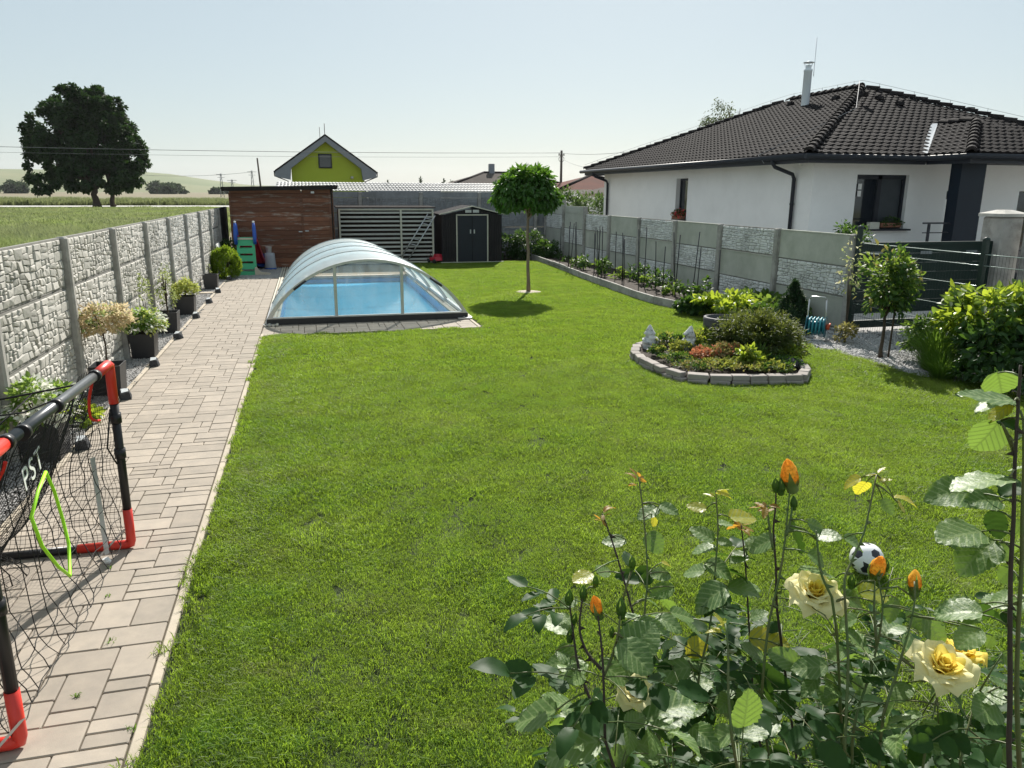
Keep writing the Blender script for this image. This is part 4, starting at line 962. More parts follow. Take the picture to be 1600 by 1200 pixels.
# ------------------------------------------------------------------ pool and its cover
def poolset():
    P_ = thing('swimming_pool', 'light blue swimming pool under the arched transparent cover', 'pool', (.95, 13.45, 0)); x0, x1, y0, y1 = PX0-.95, PX1-.95, 0, PY1-PY0
    b = MB(); zb = -1.35
    b.add([(x0, y0, zb), (x1, y0, zb), (x1, y1, zb), (x0, y1, zb)], [(0, 1, 2, 3)]); b.build('floor', 'pool_wall', P_)
    b = MB(); b.add([(x0, y0, zb), (x1, y0, zb), (x1, y0, 0), (x0, y0, 0), (x0, y1, zb), (x1, y1, zb), (x1, y1, 0), (x0, y1, 0)], [(0, 4, 7, 3), (1, 2, 6, 5), (4, 5, 6, 7), (1, 0, 3, 2)]); b.build('basin_wall', 'pool_wall', P_)
    b = MB(); b.box(((x0+x1)/2, y1-.011, -.085), (x1-x0-.03, .02, .13)); b.box((x0+.011, y1/2, -.085), (.02, y1-.03, .13)); b.box((x1-.011, y1/2, -.085), (.02, y1-.03, .13)); b.build('liner_band', 'pool_dark', P_)
    b = MB(); b.add([(x0+.002, y0+.002, -.16), (x1-.002, y0+.002, -.16), (x1-.002, y1-.002, -.16), (x0+.002, y1-.002, -.16)], [(0, 1, 2, 3)]); b.build('water', 'pool_water', P_)
    b = MB(); w = .16
    b.box(((x0+x1)/2, y1+w/2, .008), (x1-x0+2*w, w, .03)); b.box(((x0+x1)/2, y0-w/2, .008), (x1-x0+2*w, w, .03)); b.box((x0-w/2, y1/2, .008), (w, y1-y0-.004, .03)); b.box((x1+w/2, y1/2, .008), (w, y1-y0-.004, .03)); b.build('coping', 'kerb', P_)
poolset()
C = thing('pool_cover', 'low arched transparent pool cover in telescoping segments with aluminium ribs', 'pool cover', (.94, 13.13, 0))
def arch(w, h, z0, n=28):
    Rr = ((w/2)**2+h*h)/(2*h); th = math.asin(min(1, (w/2)/Rr)); return [(Rr*math.sin(-th+2*th*i/n), z0+Rr*math.cos(-th+2*th*i/n)-(Rr-h)) for i in range(n+1)]
for k in range(4):
    w = 3.36-.085*k; h = .955-.035*k; y0 = k*1.93; y1 = y0+2.0
    A = arch(w, h, .09)
    b = MB(); b.add([(x, y0+.03, z) for x, z in A]+[(x, y1, z) for x, z in A], [(i, i+1, len(A)+i+1, len(A)+i) for i in range(len(A)-1)], True); seg = b.build('panel', 'poly_roof', C)
    for yy in (y0+.02, y1):
        b = MB(); t_ = .015 if yy != y0+.98 else .008
        B2 = arch(w+.03, h+.015, .09); vs = [(x, yy-t_, z) for x, z in B2]+[(x, yy+t_, z) for x, z in B2]+[(x*.985, yy-t_, z-.03) for x, z in B2]+[(x*.985, yy+t_, z-.03) for x, z in B2]; m = len(B2)
        b.add(vs, [(i, i+1, m+i+1, m+i) for i in range(m-1)]+[(2*m+i, 2*m+i+1, i+1, i) for i in range(m-1)]+[(m+i, m+i+1, 3*m+i+1, 3*m+i) for i in range(m-1)]); b.build('rib', 'cover_rib', seg)
    for s in (-1, 1):
        b = MB(); b.box((s*(w/2-.01), (y0+y1)/2, .055), (.05, y1-y0-.02, .075)); b.build('side_rail', 'aluminium', seg)
A = arch(3.32, .94, .09, 30)
def zat(x, w=3.32, h=.94):
    Rr = ((w/2)**2+h*h)/(2*h); return .09+math.sqrt(max(0, Rr*Rr-x*x))-(Rr-h)
ends = [(-1.64, -.56), (-.56, .55), (.55, 1.64)]
for x0, x1 in ends:
    n = 10; top = [(x0+(x1-x0)*i/n, 0, zat(x0+(x1-x0)*i/n)) for i in range(n+1)]
    b = MB(); b.add([(x0, 0, .10), (x1, 0, .10)]+top[::-1], [tuple(range(n+3))]); b.build('pane', 'poly_front', C)
for x in (-.56, .55):
    b = MB(); b.box((x, -.012, (.1+zat(x))/2), (.05, .05, zat(x)-.1)); b.build('mullion', 'aluminium', C)
b = MB(); B2 = arch(3.38, .97, .09, 30); m = len(B2)
vs = [(x, -.045, z) for x, z in B2]+[(x, .03, z) for x, z in B2]+[(x*.975, -.045, z-.04) for x, z in B2]+[(x*.975, .03, z-.04) for x, z in B2]
b.add(vs, [(i, i+1, m+i+1, m+i) for i in range(m-1)]+[(2*m+i, 2*m+i+1, i+1, i) for i in range(m-1)]+[(m+i, m+i+1, 3*m+i+1, 3*m+i) for i in range(m-1)]); b.build('front_arch', 'aluminium', C)
b = MB(); b.box((0, -.02, .052), (3.38, .07, .095)); b.build('bottom_band', 'black_plastic', C)
b = MB(); b.box((0, -.02, .112), (3.3, .06, .022)); b.build('bottom_rail', 'aluminium', C)
for s in (-1, 1):
    b = MB(); xx = s*1.13; b.tube([(xx-.1, -.055, zat(xx-.1)-.01), (xx+.1, -.055, zat(xx+.1)-.01)], .022, 6); b.build('handle', 'black_plastic', C)
    b = MB(); b.box((s*1.62, -.12, .02), (.24, .09, .02)); b.build('track_foot', 'aluminium', C)
for i in range(4):
    b = MB(); b.box((-1.66+.062*i-.05, 4.9, .015+.006*(i % 2)), (.03, 10.2, .03)); b.build('track', 'cream_trim', C)
    b = MB(); b.box((1.70+.05-.045*i, 3.9, .015+.006*(i % 2)), (.025, 8, .03)); b.build('track', 'cream_trim', C)
# ------------------------------------------------------------------ trees
def limbs(rs, base, top, r0, targets, name, mat, parent, bend=.15):
    b = MB(); base = Vector(base); top = Vector(top)
    tr = [base.lerp(top, i/6)+Vector((rs.normal()*r0*.25, rs.normal()*r0*.25, 0))*(1 if 0 < i < 6 else 0) for i in range(7)]
    b.tube(tr, [r0*1.25]+[r0*(1-.06*i) for i in range(1, 7)], 10); b.build('trunk', mat, parent)
    b = MB()
    for t in targets:
        t = Vector(t); s = top.lerp(base, rs.random()*.12); mid = s.lerp(t, .5)+Vector((0, 0, (t-s).length*bend))
        L = bez(s, mid, t, 6); b.tube(L, [r0*.5*(1-i/7.5)+.004 for i in range(7)], 6)
        for q in range(3):
            u = L[3+q % 3]; d = Vector(rs.uniform(-1, 1, 3))*min((t-s).length*.24, 1.6); b.tube([u, u+d*.5+Vector((0, 0, .03)), u+d], [r0*.16, r0*.1, .004], 4)
    b.build('branches', mat, parent)
def bigtree(label, loc, parts, n, seed, trunk, tr0):
    rs = np.random.default_rng(seed); t = thing('chestnut_tree', label, 'tree', loc, 0, 'large dark trees in the meadow'); VF = []; tg = []
    for (cx, cy, cz, rx, ry, rz, fr) in parts:
        VF.append(crown(rs, (cx, cy, cz), (rx, ry, rz), int(n*fr), .42, clumps=int(120*max(.4, fr*2)), clr=.17, shell=.5, aspect=.62, downy=.35, zmin=-.9)); 
        for k in range(4): tg.append((cx+rs.uniform(-.5, .5)*rx, cy+rs.uniform(-.5, .5)*ry, cz+rs.uniform(-.4, .5)*rz))
    v, f = merge(VF); put('crown', npmesh('crown', v, f), 'leaf_chestnut', t)
    limbs(rs, (0, 0, 0), (0, 0, trunk), tr0, tg, 'trunk', 'bark', t); return t
# crowns
bigtree('larger left half of the big dark leafy trees by the pale road', (-27.5, 117, 0), [(-.9, 0, 9.0, 4.4, 4.6, 5.0, .28), (-4.9, .5, 5.3, 3.7, 4.0, 3.7, .22), (-4.1, 0, 9.4, 3.5, 3.8, 4.0, .17), (-.8, 0, 12.8, 3.6, 3.4, 2.8, .18), (-.2, 0, 4.3, 4.2, 4.3, 2.6, .15)], 42000, 41, 2.4, .5)
bigtree('right half of the big dark leafy trees, on the thinner trunk', (-25.8, 118.5, 0), [(-.2, 0, 9.3, 3.8, 4.2, 4.5, .35), (2.0, .3, 6.6, 2.8, 3.6, 3.9, .25), (-.9, 0, 12.7, 3.3, 3.3, 2.7, .2), (.5, 0, 3.9, 3.5, 3.6, 2.1, .2)], 29000, 44, 2.2, .36)
# round headed standard tree on the lawn
T = thing('standard_tree', 'round headed standard tree on a thin trunk in the middle of the lawn', 'tree', (4.65, 16.3, 0))
rs = np.random.default_rng(50); VF = []
VF.append(crown(rs, (-.07, 0, 2.20), (.60, .60, .42), 4200, .115, clumps=90, clr=.22, shell=.75, aspect=.42, downy=.9, zmin=-.6))
VF.append(crown(rs, (-.06, 0, 2.06), (.66, .66, .33), 4200, .125, clumps=90, clr=.2, shell=.8, aspect=.40, downy=1.3, zmin=-.7))
VF.append(crown(rs, (-.02, 0, 2.38), (.42, .42, .27), 900, .13, clumps=26, clr=.3, shell=.7, aspect=.4, downy=.2, zmin=-.1))
v, f = merge(VF); put('crown', npmesh('crown', v, f), 'leaf_ball', T)
limbs(rs, (0, 0, 0), (-.03, 0, 1.78), .042, [(-.07+.42*math.cos(a), .42*math.sin(a), 2.12+.2*math.sin(a*3)) for a in np.arange(0, 6.2, .7)], 'trunk', 'bark_pale', T)
b = MB(); b.lathe([(.30, -.01), (.285, .018), (.2, .025), (0, .028)], (0, 0, 0), 24); b.build('mulch_ring', 'mulch', T)
# birch behind the roof
T = thing('birch_tree', 'loose hanging birch top showing over the left side of the white house roof', 'tree', (26.3, 45, 0)); rs = np.random.default_rng(51); VF = []
VF.append(crown(rs, (-.8, 0, 6.2), (1.5, 1.2, 1.7), 2300, .17, clumps=26, clr=.3, shell=.3, aspect=.4, downy=1.2))
VF.append(crown(rs, (1.2, 0, 5.8), (1.5, 1.2, 1.3), 1700, .17, clumps=22, clr=.3, shell=.3, aspect=.4, downy=1.2))
v, f = merge(VF); put('crown', npmesh('crown', v, f), 'leaf_birch', T)
limbs(rs, (0, 0, 0), (0, 0, 4.6), .13, [(-.7, 0, 7.2), (.9, 0, 6.8), (-1.2, .3, 5.9), (1.5, 0, 6.1), (.1, 0, 7.3)], 'trunk', 'bark_pale', T)
# hedge behind the right fence
for i, (x, y, h, lab) in enumerate([(10.1, 30.5, 2.25, 'left end of the dark clipped hedge between round tree and white house'), (11.5, 31.0, 2.2, 'middle bush of the dark hedge left of the white house'), (12.6, 31.2, 2.1, 'hedge bush touching the far corner of the white house')]):
    bush('hedge_bush', lab, 'hedge', (x, y, 0), (.95, .8, h/2), 2200, .13, 'leaf_hedge', clumps=50, clr=.25, shell=.7, group='hedge behind the fence', seed=60+i, base=h/2, zmin=-.9)
# bushes in the dark back corner
for i, (x, y, rx, h, lab) in enumerate([(6.35, 25.3, .55, .75, 'dark bush between the steel shed and the tree trunk'), (7.1, 25.0, .55, .95, 'dark tall bush in the corner right of the tree trunk'), (7.6, 24.3, .4, .6, 'low dark bush at the far end of the vegetable bed')]):
    bush('shrub', lab, 'shrub', (x, y, 0), (rx, .4, h/2), 1500, .09, 'leaf_dark', clumps=35, shell=.6, seed=70+i, base=h/2, zmin=-.9)
# far tree line, small trees and shrubs on the plain
rs = np.random.default_rng(80); 
def wx(px, d): return d*math.tan(YAW+math.atan((px-800)*math.cos(PITCH)/FOC))
ORD = ['first', 'second', 'third', 'fourth', 'fifth', 'sixth', 'seventh', 'eighth', 'ninth', 'tenth', 'eleventh', 'twelfth', 'thirteenth', 'fourteenth', 'fifteenth', 'sixteenth', 'seventeenth', 'eighteenth', 'nineteenth', 'twentieth']
def ordn(i): return ORD[i] if i < 20 else 'twenty-'+ORD[i-20]
tp = sorted([float(v) for v in rs.uniform(-30, 50, 10)]+[float(v) for v in rs.uniform(225, 288, 10)]+[332., 341., 356.])
for i, px_ in enumerate(tp):
    d = rs.uniform(560, 640); s = rs.uniform(3.6, 6.2) if px_ < 300 else 2.6
    t = thing('field_tree', ordn(i)+' tree from the left in the dark tree line below the left hills', 'tree', (wx(px_, d), d, 0), 0, 'tree line below the hills')
    v, f = crown(rs, (0, 0, s*.62), (s*.95, s*.8, s*.6), 420, 1.8, clumps=16, shell=.4, aspect=.6, zmin=-.9); put('crown', npmesh('crown', v, f), 'leaf_far', t)
    b = MB(); b.tube([(0, 0, -.05), (0, 0, s*.7)], [.3, .2], 5); b.build('trunk', 'bark', t)
tp = sorted(float(v) for v in rs.uniform(592, 770, 15))
for i, px_ in enumerate(tp):
    d = rs.uniform(260, 330); s = rs.uniform(2.0, 3.6)
    t = thing('conifer_tree', ordn(i)+' tiny pointed conifer from the left on the horizon right of the green house', 'tree', (wx(px_, d), d, 0), 0, 'conifers on the right horizon')
    v, f = crown(rs, (0, 0, s*.9), (s*.35, s*.35, s*.9), 240, .8, 'cone', clumps=20, shell=.2, aspect=.5); put('crown', npmesh('crown', v, f), 'leaf_far', t)
    b = MB(); b.tube([(0, 0, -.05), (0, 0, s)], [.15, .05], 5); b.build('trunk', 'bark', t)

# ------------------------------------------------------------------ poles, pylons and wires
PO = thing('utility_pole', 'dark utility pole with a round fitting right of the round tree', 'pole', (19.72, 60, 0))
b = MB(); b.tube([(0, 0, 0), (0, 0, 5.4)], [.13, .09], 8); b.box((0, 0, 5.05), (.5, .07, .07)); b.build('pole', 'pole_wood', PO)
b = MB(); b.tube([(.22*math.cos(a), 0, 4.75+.22*math.sin(a)) for a in np.arange(0, 6.4, .5)], .02, 4)
for s in (-1, 1): b.lathe([(.03, 0), (.045, .05), (.03, .12)], (s*.2, 0, 5.08), 6)
b.build('fitting', 'pole_wood', PO)
PO = thing('utility_pole', 'thin pale pole between round tree and utility pole', 'pole', (20.5, 70, 0)); b = MB(); b.tube([(0, 0, 0), (0, 0, 4.4)], [.07, .05], 6); b.tube([(-.3, 0, 4.1), (.3, 0, 4.1)], .03, 4); b.build('pole', 'pylon_steel', PO)
PO = thing('utility_pole', 'slim leaning pole left of the green house', 'pole', (-5.9, 110, 0)); b = MB(); b.tube([(.2, 0, 0), (-.1, 0, 6.4)], [.14, .1], 6); b.build('pole', 'pole_wood', PO)
for i, (x, h, lab) in enumerate([(-29.2, 8.3, 'leftmost far pylon beyond the wooden shed'), (-25.6, 6.2, 'short far pole right of the leftmost pylon'), (-18.6, 9.4, 'far pylon with two crossarms nearest the green house')]):
    PO = thing('electricity_pylon', lab, 'pylon', (x, 300, 0)); b = MB(); b.tube([(-.6, 0, 0), (-.15, 0, h)], .11, 4); b.tube([(.6, 0, 0), (.15, 0, h)], .11, 4)
    for q in range(6): z = h*q/6; w = .6-.45*q/6; b.tube([(-w, 0, z), (w-.05, 0, z+h/6)], .06, 4)
    b.build('lattice', 'pylon_steel', PO)
    b = MB(); b.box((0, 0, h*.95), (3.2, .18, .14)); b.box((0, 0, h*.83), (2.4, .18, .12)); b.build('crossarm', 'pylon_steel', PO)
def wire(label, p0, p1, sag, r=.016):
    p0, p1 = Vector(p0), Vector(p1); b = MB(); b.tube([p0.lerp(p1, i/24)-Vector((0, 0, sag*4*(i/24)*(1-i/24))) for i in range(25)], r, 4)
    tag(b.build('overhead_wire', 'wire_dark'), label, 'wire')
wire('upper power line from the left edge past the green house to the utility pole', (-34, 60, 5.1), (19.7, 60, 5.22), .25)
wire('faint second power line just below the first', (-34, 60.6, 4.75), (19.8, 60.6, 4.95), .25, .009)
wire('power line from the utility pole to the white house roof', (19.7, 60, 5.2), (15.5, 30, 4.2), .25, .012)
wire('lower drop line from the utility pole to the house eave', (19.75, 60, 4.8), (12.2, 29, 3.1), .3, .009)
wire('far faint line between the distant pylons', (-70, 300, 8.7), (-18.6, 300, 8.9), 1.6, .05)

# ------------------------------------------------------------------ vegetable bed
B_ = thing('bed_edging', 'row of grey concrete kerb boards edging the vegetable bed', 'garden edging', (0, 0, 0))
E2 = [(7.2, 26.6), (7.2, 24.95), (7.1, 23.5), (7.02, 21.96), (6.91, 20.43), (6.78, 18.94), (6.71, 17.62), (6.66, 16.45), (6.58, 15.01), (6.58, 13.93), (6.72, 13.2), (6.93, 12.57)]
for (x0, y0), (x1, y1) in zip(E2[:-1], E2[1:]):
    L = math.hypot(x1-x0, y1-y0); n = max(1, round(L/1.02))
    for i in range(n):
        t0, t1 = i/n, (i+1)/n; cx = x0+(x1-x0)*(t0+t1)/2; cy_ = y0+(y1-y0)*(t0+t1)/2; b = MB(); b.bbox((0, 0, 0), (.05, L/n-.012, .26), .006)
        b.build('kerb_board', 'concrete_post', B_, (cx, cy_, .04+rnd.uniform(-.006, .006))).rotation_euler = (rnd.gauss(0, .006), rnd.gauss(0, .03), -math.atan2(x1-x0, y1-y0))
b = MB(); b.bbox((0, 0, 0), (1.2, .05, .26), .006); b.build('kerb_board', 'concrete_post', B_, (7.55, 12.4, .04))
sr = random.Random(8)
stk = [(7.05, y) for y in (21.4, 20.6, 19.9, 18.6)]+[(7.3+sr.uniform(-.25, .45), 21.0-i*.36+sr.uniform(-.12, .12)) for i in range(22)]
slab = ['dark plant stake in the vegetable bed along the right fence']
stk.sort(key=lambda q: -q[1])
for i, (x, y) in enumerate(stk):
    h = sr.uniform(1.0, 1.35); tx, ty = sr.gauss(0, .03), sr.gauss(0, .03); b = MB(); b.tube([(0, 0, 0), (tx*h, ty*h, h)], .011, 5)
    tag(b.build('plant_stake', 'black_plastic', None, (x, y, .08)), ordn(i)+' dark plant stake from the far end of the vegetable bed', 'stake', 'plant stakes in the vegetable bed')
for i in range(15):
    y = 20.9-i*.53; x = 7.35+sr.uniform(-.2, .35)
    bush('tomato_plant', ordn(i)+' young tomato plant from the far end of the staked row', 'plant', (x, y, .08), (.17, .17, .15+.05*(i % 3)), 110, .09, 'leaf_dark' if i % 3 else 'leaf_rose_far', clumps=9, clr=.35, shell=.2, stem=3, group='tomato plants in the vegetable bed', seed=100+i, smat='leaf_dark')
for i in range(5):
    bush('seedling', ordn(i)+' small dark seedling clump from the far end of the vegetable bed', 'plant', (7.55+.12*(i % 3), 23.9-.5*i, .08), (.12, .12, .09), 60, .06, 'leaf_dark', clumps=6, stem=2, group='seedlings in the far bed', seed=120+i)
for i, (x, y, r_, h, m, lab) in enumerate([(7.05, 12.0, .48, .42, 'leaf_bright', 'bright green strawberry patch at the near end of the vegetable bed'), (7.75, 12.35, .5, .42, 'leaf_rose_far', 'leafy green patch against the fence right of the bright strawberries'), (7.5, 11.3, .42, .36, 'leaf_dark', 'low dark leafy patch left of the small spruce'), (6.75, 12.5, .3, .3, 'leaf_dark', 'low green clump at the corner of the kerb boards'), (7.9, 11.5, .38, .4, 'leaf_rose_far', 'green leafy clump tucked behind the small spruce')]):
    bush('strawberry_patch', lab, 'plant', (x, y, 0), (r_, r_, h/2), 900, .10, m, clumps=26, shell=.4, seed=130+i, aspect=.7, base=h/2, zmin=-.5)
bush('spruce', 'small dark conical spruce against the right fence', 'conifer', (7.42, 10.6, 0), (.36, .36, .40), 7500, .055, 'leaf_spruce', 'cone', clumps=170, clr=.1, shell=.7, seed=140, base=.39, aspect=.3, stem=1)

# ------------------------------------------------------------------ hose reel
HR = thing('hose_reel', 'metal framed hose reel cart wound with blue hose on the gravel', 'hose reel', (7.36, 9.9, 0), -.75)
b = MB()
for s in (-1, 1): b.tube([(s*.14, .14, .03), (s*.15, .03, .2), (s*.13, -.02, .36), (s*.12, -.05, .62)], .011, 6)
b.tube([(-.12, -.05, .62), (-.09, -.055, .66), (.09, -.055, .66), (.12, -.05, .62)], .011, 6)
for s in (-1, 1): b.tube([(s*.15, .03, .22), (s*.17, -.12, .02)], .011, 6)
b.tube([(-.17, -.12, .02), (.17, -.12, .02)], .011, 6); b.build('frame', 'aluminium', HR)
b = MB(); b.tube([(-.13, .02, .21), (.13, .02, .21)], .075, 14)
for s in (-1, 1):
    b.tube([(s*.128, .02, .21), (s*.138, .02, .21)], .165, 20)
b.build('drum', 'hose_blue', HR)
b = MB(); pts = []
for i in range(16*9):
    a = i/16*6.283; lay = i//(16*5); u = (i/(16*4.5)) % 2; u = u if u < 1 else 2-u
    pts.append((-.115+.23*u, .02+(.11+.022*lay)*math.cos(a), .21+(.11+.022*lay)*math.sin(a)))
b.tube(pts, .0125, 6); b.build('hose', 'hose_cyan', HR)
b = MB(); b.tube([(.14, .02, .21), (.19, .02, .21)], .045, 10); b.tube([(.185, .02, .21), (.185, .10, .25)], .012, 6); b.build('crank', 'reel_orange', HR)
b = MB(); b.tube([(-.1, .1, .08), (-.3, .15, .02), (-.38, -.05, .015), (-.28, -.15, .12), (-.18, -.05, .1)], .009, 6); b.build('hose_tail', 'terracotta', HR)

# ------------------------------------------------------------------ standard rose, right hand shrubs
def standard(name, label, cat, loc, hz, r_, n, size, mats, seed, trunk_r=.02, shape='ellipsoid', clumps=34, flowers=None, downy=.2, base=None, aspect=.5, smat='bark', clr=.3):
    rs = np.random.default_rng(seed); t = thing(name, label, cat, loc); 
    for mn, fr in mats:
        v, f = crown(rs, (0, 0, hz), r_, int(n*fr), size, shape, clumps, clr, .3, aspect, downy, .8, -.8); put('crown', npmesh('crown', v, f), mn, t)
    limbs(rs, (0, 0, 0), (0, 0, hz-r_[2]*.8), trunk_r, [(rs.normal()*r_[0]*.5, rs.normal()*r_[1]*.5, hz+rs.normal()*r_[2]*.4) for _ in range(7)], 'trunk', smat, t); return t
standard('standard_rose', 'tall rose standard with shining leaves in front of the dark green gate', 'rose tree', (7.42, 8.55, 0), 1.0, (.34, .32, .44), 1500, .085, [('leaf_rose_far', .62), ('leaf_dark', .3), ('sedum_olive', .06)], 150, .026, clumps=40, clr=.34)
b = MB(); b.tube([(0, 0, 0), (.02, 0, .9)], .014, 5); tag(b.build('support_stake', 'bark', None, (7.50, 8.5, 0)), 'wooden stake beside the trunk of the rose standard', 'stake')
bush('climbing_rose', 'thin pale rose shoots growing against the right end of the fence', 'rose', (7.9, 9.9, 0), (.22, .2, .55), 150, .06, [('leaf_young', .7), ('petal_cream', .3)], clumps=16, clr=.4, shell=.1, seed=151, base=.95, stem=4)
bush('barberry', 'small brown leaved bush right of the hose reel', 'shrub', (7.62, 9.55, 0), (.16, .16, .17), 420, .045, 'sedum_olive', clumps=16, seed=152)
bush('viburnum', 'large bright leafy shrub with light shining through, right edge behind the lawn', 'shrub', (8.05, 7.35, 0), (.62, .55, .40), 1500, .125, [('leaf_bright', .55), ('leaf_rose_far', .45)], clumps=44, clr=.24, shell=.45, seed=153, base=.72, downy=.1, aspect=.5)
bush('viburnum', 'darker leafy lower shrub below the large bright shrub at the right edge', 'shrub', (7.85, 7.0, 0), (.62, .5, .36), 1600, .11, 'leaf_dark', clumps=40, clr=.28, shell=.4, seed=154, base=.36)
bush('viburnum', 'bright leafed shrub half cut by the right picture edge', 'shrub', (8.35, 6.75, 0), (.5, .5, .42), 1100, .12, [('leaf_bright', .4), ('leaf_rose_far', .6)], clumps=34, clr=.25, shell=.4, seed=155, base=.58)
bush('privet', 'small dark shrub with reddish tips under the rose standard', 'shrub', (7.95, 8.2, 0), (.4, .36, .3), 1300, .075, [('leaf_dark', .75), ('leaf_rose_far', .25)], clumps=30, seed=156, base=.3)
bush('privet', 'low dark ground shrub at the lawn edge under the large shrub', 'shrub', (7.45, 6.7, 0), (.35, .5, .16), 1000, .07, 'leaf_dark', clumps=26, seed=157, base=.15)
def grassclump(name, label, loc, h, r_, n, w, mat, seed, group=None):
    rs = np.random.default_rng(seed); V = []; Fc = []
    for i in range(n):
        a = rs.random()*6.283; k = rs.random()**.5; H_ = h*(.6+.5*rs.random()); px, py = math.cos(a)*k*r_*.35, math.sin(a)*k*r_*.35
        dx, dy = math.cos(a+rs.normal()*.4)*r_*k, math.sin(a+rs.normal()*.4)*r_*k; sx, sy = -math.sin(a)*w/2, math.cos(a)*w/2; o = len(V)
        for t, ww in ((0, 1), (.4, .9), (.75, .6), (1, .05)):
            x, y, z = px+dx*t**1.6, py+dy*t**1.6, H_*(t-.25*t*t*k*1.6)
            V += [(x-sx*ww, y-sy*ww, z), (x+sx*ww, y+sy*ww, z)]
        for q in range(3): Fc.append((o+2*q, o+2*q+1, o+2*q+3, o+2*q+2))
    t = npmesh(name, V, Fc); o = put(name, t, mat, None, loc); return tag(o, label, 'ornamental grass', group)
grassclump('ornamental_grass', 'fountain of fine green grass between rose standard and large shrub', (7.55, 7.75, 0), .72, .42, 800, .009, 'strap_leaf', 160)
grassclump('ornamental_grass', 'lower fine grass tuft in front of the tall grass fountain', (7.3, 7.35, 0), .42, .34, 500, .008, 'strap_leaf', 161)

# ------------------------------------------------------------------ wire fence, gate and concrete pillar on the right
WF = thing('wire_fence', 'green mesh fence with bright horizontal wires running from the concrete fence to the right edge', 'fence', (8.28, 10.3, 0))
for i, yy in enumerate((0, -2.34, -4.7)):
    b = MB(); b.box((0, yy, .8 if i else .82), (.06, .06, 1.6 if i else 1.66)); b.lathe([(.045, 0), (.045, .02), (0, .04)], (0, yy, 1.6 if i else 1.65), 8); b.build('post', 'green_steel', WF)
for z in (1.42, 1.28, 1.02, .72, .48, .30):
    b = MB(); 
    b.tube([(-.012, 0, z), (-.012, -4.7, z)], .0045 if z < 1.3 else .006, 5); b.build('wire', 'wire_bright', WF)
b = MB()
for i in range(94): b.tube([(0, -.05*i-.02, .05), (0, -.05*i-.02, 1.45)], .0018, 3, cap=False)
kind(b.build('mesh_wire', 'green_steel', WF), 'stuff')
GT = thing('sliding_gate', 'wide dark green solid sliding gate behind the wire fence', 'gate', (8.42, 10.5, 0))
b = MB(); b.box((1.3, 0, 1.385), (2.62, .05, .05)); b.box((1.3, 0, .30), (2.62, .05, .05)); b.box((.025, 0, .84), (.05, .052, 1.1)); b.box((2.59, 0, .84), (.05, .052, 1.1)); b.build('frame', 'green_steel', GT)
for i in range(7):
    b = MB(); b.box((1.3, .012, .40+i*.151), (2.52, .02, .147)); b.build('gate_board', 'green_steel', GT)
b = MB()
for x in (.35, 1.3, 2.2): b.box((x, -.03, 1.24), (.22, .006, .05))
b.build('reflector', 'pylon_steel', GT)
b = MB(); b.box((1.3, 0, .10), (2.6, .07, .12)); b.build('lower_beam', 'green_steel', GT)
PI_ = thing('gate_pillar', 'concrete gate pillar with pale pyramid cap at the right edge', 'pillar', (11.25, 10.55, 0))
b = MB(); b.bbox((0, 0, .9), (.42, .42, 1.8), .02); b.build('shaft', 'concrete_post', PI_)
b = MB(); b.box((0, 0, 1.83), (.52, .52, .05)); b.box((0, 0, 1.885), (.52, .52, .06), top=(.3, .3)); b.build('cap', 'concrete_lit', PI_)
FR = thing('concrete_fence', 'concrete panel fence on the far right edge beyond the wire mesh', 'fence', (11.1, 10.3, 0))
for k in range(3):
    put('post', post_mesh(1.95), 'concrete_post', FR, (.3+0*k, -.15-2.05*k, -.2), (0, 0, math.pi/2))
    if k == 2: break
    for j in range(4):
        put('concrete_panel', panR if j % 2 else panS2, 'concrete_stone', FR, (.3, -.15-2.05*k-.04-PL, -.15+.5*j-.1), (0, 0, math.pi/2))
bush('yard_shrub', 'dark green shrub behind the green fence post below the large window', 'shrub', (10.3, 13.0, 0), (.45, .45, .62), 1400, .08, 'leaf_dark', clumps=34, seed=165, base=.95)

# ------------------------------------------------------------------ flower island
IS = thing('flower_bed_edging', 'low two course ring of grey blocks round the flower island in the lawn', 'garden edging', (0, 0, 0))
br = random.Random(12)
def ring(poly, z, off, Lb, mat, skip=0, close=True):
    pts = poly+([poly[0]] if close else []); k = 0
    for (x0, y0), (x1, y1) in zip(pts[:-1], pts[1:]):
        L = math.hypot(x1-x0, y1-y0); n = max(1, round(L/Lb))
        for i in range(n):
            t = (i+.5)/n; cx, cy_ = x0+(x1-x0)*t, y0+(y1-y0)*t; nx_, ny_ = (y1-y0)/L, -(x1-x0)/L
            b = MB(); b.bbox((0, 0, 0), (min(L/n, Lb*1.1)-.012, .115, .058), .006); o = b.build('edging_block', mat, IS, (cx-nx_*(off+br.gauss(0, .009)), cy_-ny_*(off+br.gauss(0, .009)), z+br.uniform(-.003, .003)))
            o.rotation_euler = (br.gauss(0, .02), br.gauss(0, .02), math.atan2(y1-y0, x1-x0)+br.gauss(0, .05)); k += 1
ICX, ICY = 5.05, 8.7
ISI = [(ICX+(x-ICX)*.955, ICY+(y-ICY)*.955) for x, y in ISL]
ring(ISI, .022, 0, .215, 'edging_block'); ring([(ICX+(x-ICX)*.94, ICY+(y-ICY)*.94) for x, y in ISL], .083, 0, .23, 'edging_block')
b = MB(); n = len(ISL); K = 4; V = []
for k in range(K+1):
    s = .93*(1-k/K); V += [(ICX+(x-ICX)*s, ICY+(y-ICY)*s, .06+.07*math.sin(k/K*1.57)) for x, y in ISL]
b.add(V, [(k*n+i, k*n+(i+1) % n, (k+1)*n+(i+1) % n, (k+1)*n+i) for k in range(K) for i in range(n)], True); kind(b.build('island_soil', 'soil'), 'structure')
